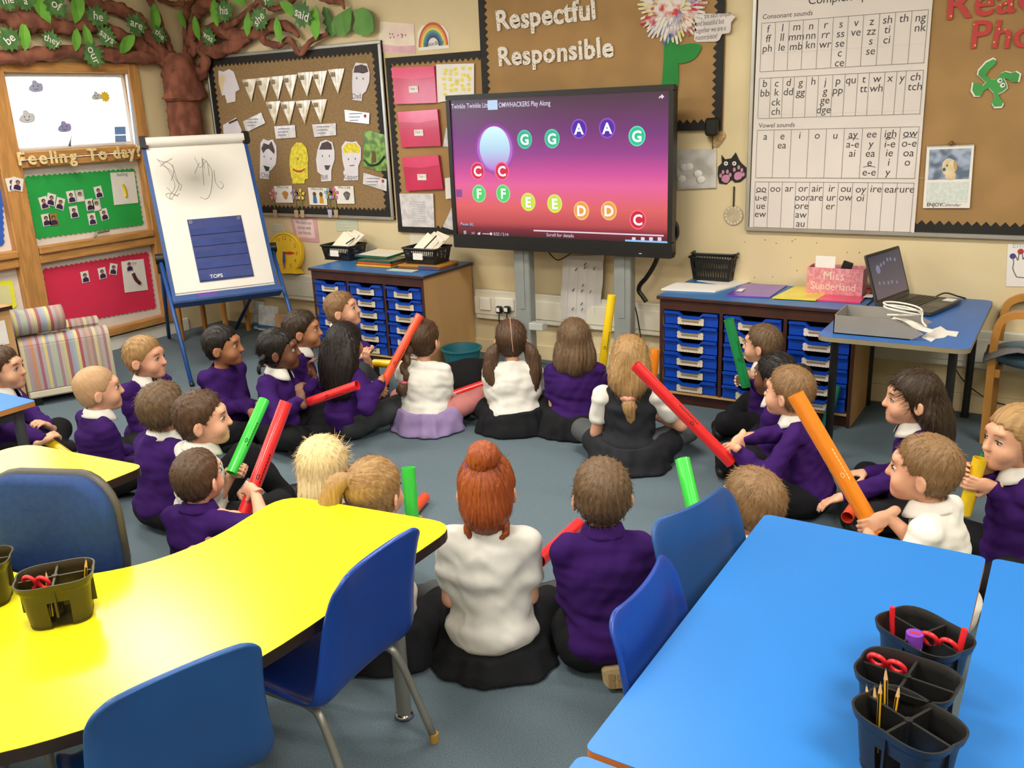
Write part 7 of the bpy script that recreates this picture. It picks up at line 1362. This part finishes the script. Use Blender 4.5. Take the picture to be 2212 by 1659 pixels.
    # ---------------- collar
    if collar:
        cm = WHT() if collar is True else collar; th = np.radians(np.linspace(14, 346, 27)); G = []
        for q in th:
            fr_ = max(0, math.cos(q)); sx_, cy_ = math.sin(q), math.cos(q); row = []
            for r_c, z_c in ((.0455, .012), (.0465, .036), (.0490, .040), (.0535, .036), (.0615+.012*fr_, .016-.020*fr_), (.0655+.014*fr_, .008-.028*fr_)): row.append(tuple(neckb+np.array([r_c*sx_, .010+r_c*cy_*(1.05 if cy_ > 0 else .94)+z_c*.15, z_c-.002-.008*cy_])))
            G.append(row)
        shell(G, .003).build('collar', cm, root, True)
    # ---------------- bottoms
    bm_ = botm or TRO(); lp_ = np.array(knee+ank+hip); lo, hi = lp_.min(0)-.09, lp_.max(0)+.09
    T_ = Field((min(lo[0], -.2), min(lo[1], -.17), 0.002), (max(hi[0], .2), hi[1], max(hi[2], .2)), h*1.3)
    T_.ell((0, -.004, .088), (.124, .100, .086), .03)
    lk = .008 if bottom in ('trousers', 'shorts') else .0
    for i in (0, 1):
        T_.chain([hip[i], knee[i]], [.072+lk, .052+lk], .03); T_.chain([knee[i], (knee[i]+ank[i])/2, ank[i]], [.050+lk, .044+lk, .034+lk], .02)
    if bottom == 'trousers': T_.wrinkle(.0025, 48, sd+7)
    T_.plane((0, 0, .155), (0, 0, 1)) if False else None; T_.plane((0, 0, .004), (0, 0, -1)); r_ = T_.net()
    lm = bm_ if bottom in ('trousers', 'shorts') else (extra or {}).get('tights', cloth('grey_tights', '4A4A4E'))
    mesh_vq('trousers' if bottom == 'trousers' else 'tights', [(relax(*r_), r_[1])], lm, root)
    if bottom in ('skirt', 'pinafore'):
        S_ = Field((-.32, -.27, .002), (.32, .32, .24), h); rx = (extra or {}).get('skirt_r', (.205, .165))
        X, Y, Z = S_.ax[0][:, None, None], S_.ax[1][None, :, None], S_.ax[2][None, None, :]
        a = np.arctan2(X, Y-.0); pl_ = 1+.028*np.sin(a*11+2*np.sin(a*3+sd))+.03*np.sin(a*6+sd)
        sk_h = (extra or {}).get('skirt_h', .125); hz = np.clip(1-Z/(sk_h+.02), 0, 1)**.55; R1 = (.122+(rx[0]-.122)*hz)*pl_; R2 = (.100+(rx[1]-.100)*hz)*pl_
        d = (np.sqrt((X/R1)**2+((Y-.012*hz)/R2)**2)-1)*np.minimum(R1, R2)*.8; d = np.maximum(d, Z-sk_h); S_.a = np.maximum(d, .003-Z).astype(np.float32); S_.wrinkle(.003, 45, sd+2); S_.a = np.maximum(S_.a, np.broadcast_to((.004-Z), S_.a.shape).astype(np.float32))
        for i in (0, 1): S_.cone(hip[i]-[0, 0, .012], hip[i]+(knee[i]-hip[i])*(extra or {}).get('thigh', .8)-[0, 0, .01], .082, .070, .03)
        S_.plane((0, 0, .004), (0, 0, -1)); r_ = S_.net(); mesh_vq('skirt', [(relax(*r_), r_[1])], bm_, root)
    # ---------------- shoes
    if shoes:
        shm = M('black_leather_shoe', '161412', .45, .1) if shoes is True else shoes
        for i in (0, 1):
            a_, t_ = ank[i], toe[i]; d = t_-a_; d[2] = 0; d /= np.linalg.norm(d)+1e-9; S_ = Field(np.minimum(a_, a_+d*.14)-.06, np.maximum(a_, a_+d*.14)+.06, .009)
            base = np.array([a_[0], a_[1], .034]); S_.chain([base-d*.025, base+d*.05, base+d*.105], [.034, .034, .029], .02); S_.plane((0, 0, .006), (0, 0, -1)); S_.plane((0, 0, .075), (0, 0, 1)); r_ = S_.net()
            if r_ is not None: mesh_vq('shoe', [(relax(*r_), r_[1])], shm, root)
    return K
# ================================================================ THE CLASS
def kid(key, px, py, ra, label, s=1.0, drop=0.0, lean=.03, side=0., body=None, **k):
    """head centre given by where it is seen; ra = (to the right, away) facing as seen by the camera; body = same for the torso"""
    d = CR[:2]*(body or ra)[0]+HF[:2]*(body or ra)[1]; yaw = math.degrees(math.atan2(-d[0], d[1])); d2 = CR[:2]*ra[0]+HF[:2]*ra[1]; hy = math.degrees(math.atan2(-d2[0], d2[1]))-yaw; hy = (hy+180) % 360-180
    f = ((.505-.1)/.30)**1.25; hc = np.array([side*f, .012+lean*f, 0]); z = s*(.505-drop); P = onz(px, py, z); loc = P-Rz(yaw)@(hc*s); loc[2] = 0
    k.setdefault('hy', hy); return child(key, tuple(loc), yaw, label, s=s, lean=lean, side=side, drop=drop, **k)
m_tube_c = dict(red=('E8282C', '#'), orange=('F28A1E', '#'), yellow=('EFC91A', '#'), green=('3ED84A', '#'), dgreen=('128A4A', '#'), teal=('0E6E5C', '#'), coral=('F0502A', '#'))
def boom(a, b, col, label, r=.0225, prints=True):
    a, b = np.array(a, float), np.array(b, float); L = np.linalg.norm(b-a); e = empty('sound_tube', a); e.rotation_mode = 'QUATERNION'; e.rotation_quaternion = Vector(b-a).to_track_quat('Z', 'Y'); tag(e, label, 'percussion tube', 'coloured percussion tubes')
    mt = M('tube_plastic_'+col, m_tube_c[col][0], .28, .03, 6, coat=.4); n = 24; t = .0022
    mb = MB(); V = []
    for z, rr in ((0, r-t), (0, r), (L, r), (L, r-t)): V += [(rr*math.cos(2*math.pi*k/n), rr*math.sin(2*math.pi*k/n), z) for k in range(n)]
    mb.add(V, [(i*n+k, i*n+(k+1) % n, ((i+1) % 4)*n+(k+1) % n, ((i+1) % 4)*n+k) for i in range(4) for k in range(n)]); mb.build('tube_wall', mt, e, angle=40)
    if prints:
        # printed ring letter and a bar of small print facing the viewer
        v = np.array(e.rotation_quaternion.to_matrix().inverted()@Vector(CAM-(a+b)/2)); a0 = math.atan2(v[1], v[0])
        fr = lambda u, w, d: ((r+.0004+d)*math.cos(a0+u/r), (r+.0004+d)*math.sin(a0+u/r), w)
        pm = MB(); zc = L*.42; pk = M('black_print', '1A1512', .5) if col not in ('orange',) else M('pale_print_orange', 'F8C890', .5)
        A = [fr(.006*math.cos(q), zc+.009*math.sin(q), 0) for q in np.linspace(0, 2*math.pi, 15)]; B = [fr(.0035*math.cos(q), zc+.006*math.sin(q), 0) for q in np.linspace(0, 2*math.pi, 15)]; pm.strip(A, B)
        pm.build('note_print', pk, e); pb = MB()
        for k in range(9): pb.add([fr(.011, zc-.02+.012*k, 0), fr(.015, zc-.02+.012*k, 0), fr(.015, zc-.011+.012*k, 0), fr(.011, zc-.011+.012*k, 0)], [(0, 1, 2, 3)])
        tag(pb.build('small_print', pk, e), kind='stuff')
    return e
def loc0(px, py, z): return onz(px, py, z)
def tubepts(p_low, p_top, ref, o0=0.0, o1=0.0): return atd(*p_low, ref, o0), atd(*p_top, ref, o1)
SOLE = M('tan_rubber_sole', 'A8926A', .7, .1, 30)
# ---- left side
r = loc0(10, 795, .5); a, b = tubepts((150, 985), (100, 950), r, -.30, -.22); boom(a, b, 'yellow', 'yellow tube under the hands of the child at the far left', prints=False)
kid('k01', 8, 797, (1, .05), 'child at the left picture edge in a purple jumper behind the blue table', hair='short', hcol='brown', hands=[b*.7+a*.3, a*.6+b*.4], grip=(a-b, a-b), hy=0)
kid('k02', 214, 842, (.88, .5), 'child with shaved blond hair and white collar seen from behind', hair='buzz', hcol='buzz', body=(.7, .7), drop=.02)
kid('k03', 316, 774, (.97, -.12), 'child in a dark purple jumper cross legged near the easel leg', hair='short', hcol='fair', skin='pink', body=(.85, -.45), collar=True)
kid('k04', 356, 884, (.55, .85), 'child with a brown bowl haircut seen from behind next to the white polo', hair='thickc', hcol='mouse', body=(.6, .8), face=False, side=.02)
r = loc0(440, 905, .5); a, b = tubepts((500, 1022), (571, 864), r, -.10, .12); boom(a, b, 'green', 'bright green tube held up by the child in white at left')
kid('k05', 440, 906, (.97, .22), 'child in a white polo shirt holding a green tube in profile', hair='short', hcol='brown', top='tee', topm=WHT(), body=(.75, .65), hands=[None, a*.93+b*.07], grip=(None, b-a), side=.02, legs='up', poles=[np.array((-.5, -.2, .2)), None], s=1.02)
r = loc0(430, 1030, .5); a, b = tubepts((512, 1150), (618, 868), r, .02, .22); boom(a, b, 'red', 'long red tube held by the child in the purple polo shirt')
kid('k06', 430, 1032, (.38, .92), 'child in a purple polo shirt gripping a red tube beside the yellow table', hair='crop', hcol='brown', top='tee', topm=cloth('purple_pique', '38195E'), collar=cloth('purple_pique', '38195E'), hands=[a*.9+b*.1, a*.68+b*.32], grip=(b-a, b-a), s=0.93)
r = loc0(483, 748, .5); a, b = tubepts((556, 915), (603, 724), r, -.20, -.12); boom(a, b, 'red', 'red tube standing in front of the child with cropped black hair')
kid('k07', 483, 748, (1, .0), 'child with cropped black hair in a purple jumper facing right', hair='crop', hcol='black', skin='olive', body=(.85, -.45), hands=[a*.9+b*.1, a*.82+b*.18], grip=(b-a, b-a), collar=False)
r = loc0(605, 757, .5); a, b = tubepts((668, 868), (772, 832), r, -.22, -.30); boom(a, b, 'red', 'short red tube pointed to the right by the girl with braids')
K = kid('k08', 605, 757, (1, .12), 'girl with braided black hair and a white frilled collar', hair='tied', hcol='black', skin='deep', body=(.95, -.2), hands=[(-.06, .19, .36), a], grip=(None, b-a), fup=((0, -1, .3), None), fdir=((.1, -.2, 1), None))
hp_ = K['hp']
for q in (-1, 1): K['lock']('braid', [hp_((q*.062, -.07, -.01)), hp_((q*.072, -.095, -.05)), hp_((q*.07, -.10, -.10))], [.016, .014, .012], braid=True)
MB().ball(hp_((-.06, -.085, -.005)), .010).ball(hp_((-.07, -.10, -.085)), .010).build('hair_bobble', m_paper, K['root'], True)
kid('k09', 655, 714, (1, .1), 'child with short dark hair in purple behind the girl with braids', hair='short', hcol='dark', skin='tan', body=(.9, .1))
r = loc0(740, 672, .53); a, b = tubepts((808, 784), (882, 788), r, -.22, -.30); boom(a, b, 'yellow', 'yellow tube lying level in front of the tray cabinet', prints=False)
kid('k10', 740, 670, (1, -.12), 'child with open mouth looking up in front of the tray cabinet', drop=-0.02, hair='short', hcol='sandy', body=(.9, .1), s=1.0, mouth=1, hp=10, hands=[a*.98+b*.02, a], grip=(b-a, b-a))
r = loc0(748, 748, .49); a, b = tubepts((812, 858), (908, 680), r, -.05, .06); boom(a, b, 'coral', 'orange red tube held upright beside the girl with long black hair')
K = kid('k11', 748, 742, (.5, .88), 'girl with long straight black hair seen from behind', hair='long', hcol='black', skin='tan', body=(.62, .78), hands=[a*.9+b*.1, a*.8+b*.2], grip=(b-a, b-a), collar=False, legs='up', botm=cloth('grey_leggings', '3C4042'), face=False, drop=.015, hadd=[([(-.05, -.05, .0), (-.058, -.08, -.09), (-.048, -.09, -.17), (-.046, -.095, -.235)], [.05, .046, .044, .038]), ([(.05, -.05, .0), (.058, -.08, -.09), (.048, -.09, -.17), (.046, -.095, -.235)], [.05, .046, .044, .038]), ([(0, -.075, .02), (0, -.10, -.09), (0, -.105, -.17), (0, -.11, -.24)], [.05, .05, .046, .04])])
hp_ = K['hp']
pass
# ---- back row, seen from behind
LIL = cloth('lilac_crinkle', '9A86B4'); DSK = cloth('charcoal_skirt', '202124', .3, 200)
K = kid('k12', 917, 735, (.42, .88), 'girl with a long plait, white tee and lilac skirt', hair='tied', hcol='brown', top='tee', topm=WHT(), collar=False, bottom='skirt', botm=LIL, extra=dict(tights=cloth('pink_tights', 'C07A78'), thigh=.28), body=(.3, .95), drop=.03, legs=([np.array([-.22, .17, .11]), np.array([.27, .16, .15])], [np.array([.05, .22, .04]), np.array([.13, .36, .05])], [np.array([.14, .2, .03]), np.array([.10, .45, .03])]), face=False)
hp_ = K['hp']; K['lock']('plait', [hp_((-.035, -.092, -.01)), hp_((-.05, -.112, -.06)), hp_((-.055, -.122, -.12)), hp_((-.06, -.13, -.19))], [.026, .026, .024, .02], braid=True); K['lock']('plait_tail', [hp_((-.06, -.13, -.20)), hp_((-.075, -.135, -.235)), hp_((-.08, -.125, -.265))], [.014, .026, .012]); MB().ball(hp_((-.06, -.131, -.197)), (.02, .02, .010), 12, 6).build('hair_tie', M('pink_elastic', 'C84A68', .6), K['root'], True)
a, b = onz(985, 850, .10), onz(1020, 838, .12); boom(a-(b-a)*.5, b+(b-a)*1.5, 'red', 'red tube across the lap of the girl with the plait', prints=False)
K = kid('k13', 1104, 735, (.0, 1), 'girl with two long brown bunches and a white tee', hair='tied', hcol='brown', top='tee', topm=WHT(), collar=False, bottom='skirt', botm=DSK, drop=.035, face=False, hp=6, tie=[(-.08, -.045, -.02), (.08, -.045, -.02)])
hp_ = K['hp']
for q in (-1, 1): K['lock']('bunch', [hp_((q*.075, -.04, -.015)), hp_((q*.102, -.055, -.06)), hp_((q*.115, -.075, -.15)), hp_((q*.10, -.095, -.26 if q > 0 else -.20))], [.018, .034, .036, .020]); MB().ball(hp_((q*.083, -.044, -.022)), (.014, .018, .014), 12, 8).build('hair_tie', M('rose_elastic', 'D88A98', .6), K['root'], True)
MB().tube(spline([hp_((0, .02, .1175)), hp_((0, -.04, .1185)), hp_((.002, -.085, .092)), hp_((.004, -.1135, .04)), hp_((.008, -.114, -.02))], 4), .0022, 5).build('parting', M('scalp', 'C09078', .7), K['root'])
r = loc0(1240, 737, .47); a, b = tubepts((1296, 830), (1322, 637), r, .12, .16); boom(a, b, 'yellow', 'tall yellow tube standing up in front of the screen stand')
K = kid('k14', 1240, 736, (.05, 1), 'girl with shoulder length brown hair and a purple tee', hair='bob', hcol='mouse', top='tee', topm=PURP(), collar=False, bottom='skirt', botm=DSK, drop=.03, face=False, hands=[None, a*.94+b*.06], grip=(None, b-a), hadd=[([(-.045, -.04, -.02), (-.058, -.055, -.08), (-.06, -.065, -.125)], [.045, .04, .026]), ([(.045, -.04, -.02), (.058, -.055, -.08), (.06, -.065, -.125)], [.045, .04, .026]), ([(0, -.065, -.02), (0, -.085, -.08), (0, -.092, -.13)], [.05, .044, .03])])
r = loc0(1362, 775, .48); a, b = tubepts((1398, 905), (1416, 754), r, .05, .10); boom(a, b, 'orange', 'orange tube held in front of the girl in the grey pinafore', prints=False)
GPN = cloth('grey_pinafore', '2A2B30', .3, 300)
K = kid('k15', 1360, 778, (.15, 1), 'girl in a grey pinafore with a pink scrunchie in her hair', hair='long', hcol='fair', top='pinafore', topm=GPN, collar=False, bottom='pinafore', botm=GPN, drop=.025, face=False, hands=[None, a*.9+b*.1], grip=(None, b-a), extra=dict(tights=cloth('grey_tights_light', '56585A'), skirt_r=(.20, .17), thigh=.55), poles=[np.array((-.3, -.2, .05)), np.array((.5, -.05, .0))], s=1.03, hadd=[([(-.03, -.06, .0), (-.04, -.085, -.07), (-.008, -.10, -.135)], [.05, .04, .018]), ([(.03, -.06, .0), (.04, -.085, -.07), (.0, -.10, -.135)], [.05, .04, .018])], legs=([np.array([-.22, .17, .11]), np.array([.26, .14, .12])], [np.array([.05, .22, .04]), np.array([.20, .34, .05])], [np.array([.14, .2, .03]), np.array([.24, .42, .03])]))
hp_ = K['hp']; K['lock']('ponytail', [hp_((-.005, -.105, -.14)), hp_((.0, -.115, -.18)), hp_((.01, -.115, -.25))], [.016, .03, .012])
MB().tube([hp_((-.005+.024*math.cos(q), -.107+.018*math.sin(q), -.138+.004*math.sin(5*q))) for q in np.linspace(0, 2*math.pi, 19)[:-1]], .013, 8, closed=True).build('scrunchie', M('peach_fabric', 'E6A08E', .8, .05), K['root'], True)
# ---- right side
r = loc0(1642, 745, .5); a, b = tubepts((1612, 835), (1574, 690), r, -.16, -.14); boom(a, b, 'dgreen', 'dark green tube held up in front of the right tray cabinet')
kid('k16', 1645, 745, (-.8, .55), 'child with light brown hair behind the dark green tube', s=0.92, hair='short', hcol='mouse', body=(-.8, .5), hands=[a*.9+b*.1, a*.85+b*.15], grip=(b-a, b-a))
K = kid('k17', 1672, 812, (-.62, .75), 'girl with tied black curly hair beside the right tray cabinet', hair='tied', hcol='black', skin='deep', body=(-.75, .6), drop=.03, s=.96)
hp_ = K['hp']; K['lock']('hair_puff', [hp_((.01, -.09, .03)), hp_((.02, -.125, .02)), hp_((.04, -.13, -.02))], [.04, .05, .03]); MB().ball(hp_((-.03, -.075, -.065)), (.016, .012, .012), 10, 6).build('hair_bow', M('violet_ribbon', '6A2A8A', .7), K['root'], True)
r = loc0(1702, 848, .5); a, b = tubepts((1580, 1000), (1372, 788), r, -.10, -.02); boom(a, b, 'red', 'long red tube slanting across the circle from the child at right', r=.0235)
kid('k18', 1702, 848, (-.72, .68), 'child in a purple jumper holding the long slanting red tube', hair='short', hcol='sandy', body=(-.78, .5), hands=[a*.93+b*.07, a*.86+b*.14], grip=(b-a, b-a), s=0.98, lean=.06, shoes=SOLE)
a = onz(1783, 928, .004); boom(a+(0, 0, .025), atd(1808, 832, a, .03), 'teal', 'dark teal tube propped by the desk leg', prints=False)
r = loc0(1972, 862, .5); a, b = onz(1830, 1118, .15), onz(1898, 1022, .17); boom(a, b, 'coral', 'orange red tube on the lap of the girl with long brown hair')
K = kid('k19', 1968, 862, (-.97, .22), 'girl with long brown hair and a white collar in profile', drop=-0.02, hair='long', hcol='dark', body=(-.9, .25), s=0.98, hands=[onz(1822, 1072, .17), onz(1868, 1022, .2)], curl=(.25, .5), fup=((0, 0, 1), (0, 0, 1)), hadd=[([(0, -.065, .0), (.0, -.10, -.08), (.01, -.115, -.16), (.015, -.11, -.24)], [.055, .052, .045, .025]), ([(.055, -.045, -.02), (.06, -.075, -.09), (.05, -.095, -.18)], [.035, .036, .022]), ([(-.055, -.045, -.02), (-.055, -.075, -.09), (-.03, -.095, -.18)], [.03, .03, .02])])
r = loc0(1995, 1015, .5); a, b = tubepts((1892, 1150), (1718, 852), r, -.10, .06); boom(a, b, 'orange', 'long orange tube held by the child in white at right', r=.026)
kid('k20', 1992, 1016, (-.82, .58), 'child in a white polo shirt holding the long orange tube', drop=-0.03, hair='short', hcol='sandy', top='tee', topm=WHT(), body=(-.7, .65), hands=[a*.98+b*.02, a*.93+b*.07], grip=(b-a, b-a), s=1.0, lean=.05)
r = loc0(2180, 945, .5); a, b = tubepts((2082, 1110), (2118, 990), r, -.10, -.10); boom(a, b, 'yellow', 'yellow tube gripped in both hands at the right picture edge', prints=False); boom(atd(2100, 1040, r, -.03), atd(2136, 982, r, -.06), 'dgreen', 'green tube end behind the yellow one at the right edge', prints=False)
K = kid('k21', 2190, 948, (-.97, -.12), 'girl at the right picture edge with hands folded round a tube', drop=-0.03, hair='tied', hcol='fair', skin='fair', body=(-.95, .1), s=1.0, hands=[a*.25+b*.75, a*.4+b*.6], grip=(b-a, b-a)); hp_ = K['hp']; K['lock']('ponytail', [hp_((0, -.10, .03)), hp_((0, -.135, .0)), hp_((0, -.13, -.08))], [.02, .032, .015])
r = loc0(1622, 1088, .5); a, b = tubepts((1510, 1150), (1474, 992), r, -.02, .12); boom(a, b, 'green', 'bright green tube standing behind the farther blue chair', prints=False)
kid('k22', 1620, 1088, (-.6, .78), 'child in white behind the farther blue chair', hair='thickc', hcol='sandy', top='tee', topm=WHT(), body=(-.4, .9), s=0.98, drop=.04, hands=[a*.9+b*.1, None], grip=(b-a, None))
# ---- front row
kid('k23', 1300, 1068, (.0, 1), 'child in a purple polo kneeling with tan shoe soles showing', drop=-0.035, hair='short', hcol='mouse', top='sweater', topm=cloth('purple_pique', '38195E'), collar=cloth('purple_pique', '38195E'), legs=([np.array([-.12, .21, .06]), np.array([.13, .21, .06])], [np.array([-.05, -.03, .05]), np.array([.06, -.04, .05])], [np.array([-.14, -.06, .03]), np.array([.16, -.06, .03])]), s=1.0, lean=.02, face=True, shoes=False, hands=[(-.05, .19, .15), (.06, .19, .15)])
KS = KIDS['k23']['root']; so = cspline([(-.055, .0), (-.05, .028), (-.01, .034), (.05, .036), (.10, .042), (.135, .03), (.14, .005), (.12, -.022), (.07, -.026), (.01, -.02), (-.035, -.022)], 4); FSO = lambda u, v, d: (u+.035, -.122-d+.35*v, .036+v*.9)
sh_ = MB().prism(so, -.03, .012, FSO).build('shoe', SOLE, KS, angle=50)
for k in range(7):
    for w in (-.011, .012): MB().prism(rrect(-.04+k*.025, w-.009, -.021+k*.025, w+.009, .003, 2), .0125, .0155, FSO).build('tread_block', M('dark_tan_rubber', '8A744E', .8), sh_)
a, b = onz(1165, 1212, .22), onz(1250, 1132, .20); boom(a, b, 'red', 'red tube lying between the red haired girl and her neighbour')
K = kid('k24', 1052, 1056, (.08, 1), 'girl with a red hair bun and a white blouse seen from behind', hair='tied', hcol='red', top='tee', topm=WHT(), collar=WHT(), bottom='skirt', botm=DSK, s=1.0, extra=dict(tights=cloth('grey_tights_light', '56585A'), skirt_r=(.215, .185), skirt_h=.075), drop=-0.035, hem=.045, hands=[(-.10, .15, .12), (.09, .17, .13)], hvol=.006, tie=[(0, -.05, .105)], hadd=[([(0, -.05, -.02), (0, -.056, -.045), (0, -.052, -.06)], [.064, .056, .042])])
hp_ = K['hp']; K['lock']('hair_bun', [hp_((-.012, -.05, .105)), hp_((.0, -.055, .125)), hp_((.012, -.05, .12))], [.03, .044, .03]); K['lock']('loose_curl', [hp_((.055, -.06, -.07)), hp_((.058, -.078, -.105)), hp_((.04, -.085, -.12))], [.008, .006, .003]); K['lock']('loose_curl', [hp_((-.05, -.06, -.07)), hp_((-.055, -.075, -.10)), hp_((-.047, -.08, -.12))], [.008, .006, .003])
MB().tube([hp_((-.03+.016*math.cos(q), -.055+.012*math.sin(q), .098+.016*math.sin(q))) for q in np.linspace(0, 2*math.pi, 13)[:-1]], .006, 6, closed=True).build('scrunchie', M('violet_ribbon', '6A2A8A'), K['root'], True)
r = loc0(808, 1062, .5); a, b = tubepts((892, 1140), (882, 1010), r, .12, .16); boom(a, b, 'green', 'bright green tube in front of the girl with the high ponytail', prints=False); a2, b2 = onz(872, 1128, .026), onz(918, 1074, .026); boom(a2, b2, 'coral', 'orange red tube end on the carpet beside the bright green tube', prints=False)
K = kid('k25', 812, 1064, (.42, .88), tie=[(-.03, -.095, .075)], label='girl with a streaked blond ponytail in a white blouse', hair='tied', hcol='fair', top='tee', topm=WHT(), collar=True, bottom='skirt', botm=DSK, s=1.02, hands=[None, a*.9+b*.1], grip=(None, b-a)); hp_ = K['hp']; K['lock']('ponytail', [hp_((-.02, -.085, .075)), hp_((-.05, -.115, .07)), hp_((-.075, -.13, .0)), hp_((-.075, -.125, -.09))], [.014, .024, .03, .016]); MB().ball(hp_((-.03, -.095, .076)), (.014, .012, .014)).build('hair_tie', m_black, K['root'], True)
K = kid('k26', 700, 1012, (.1, 1), 'girl with pale blond hair in a low ponytail and purple top', hair='long', hcol='lblond', collar=True, s=1.0, face=False, hadd=[([(.0, -.06, -.02), (-.012, -.08, -.075), (-.02, -.096, -.12)], [.055, .045, .014])]); hp_ = K['hp']; K['lock']('ponytail', [hp_((-.02, -.098, -.12)), hp_((-.035, -.11, -.15)), hp_((-.04, -.115, -.205))], [.012, .028, .012]); MB().ball(hp_((-.02, -.098, -.117)), (.016, .014, .010)).build('hair_tie', M('violet_ribbon', '6A2A8A'), K['root'], True)
# dark cloth bag on the floor between the girl with the plait and the cabinet
p = onz(1000, 850, .0); bg_ = Field(p-[.32, .25, 0], p+[.32, .3, .3], .009); bg_.ell(p+[0, .0, .08], (.22, .16, .10), .05); bg_.ell(p+[.08, .04, .12], (.12, .10, .09), .05); bg_.wrinkle(.006, 28, 5); bg_.plane((0, 0, .004), (0, 0, -1)); r_ = bg_.net(); o = mesh_vq('cloth_bag', [r_], cloth('black_canvas', '1A1A1C'), None); tag(o, 'slumped black cloth bag between two girls in the back row', 'bag')
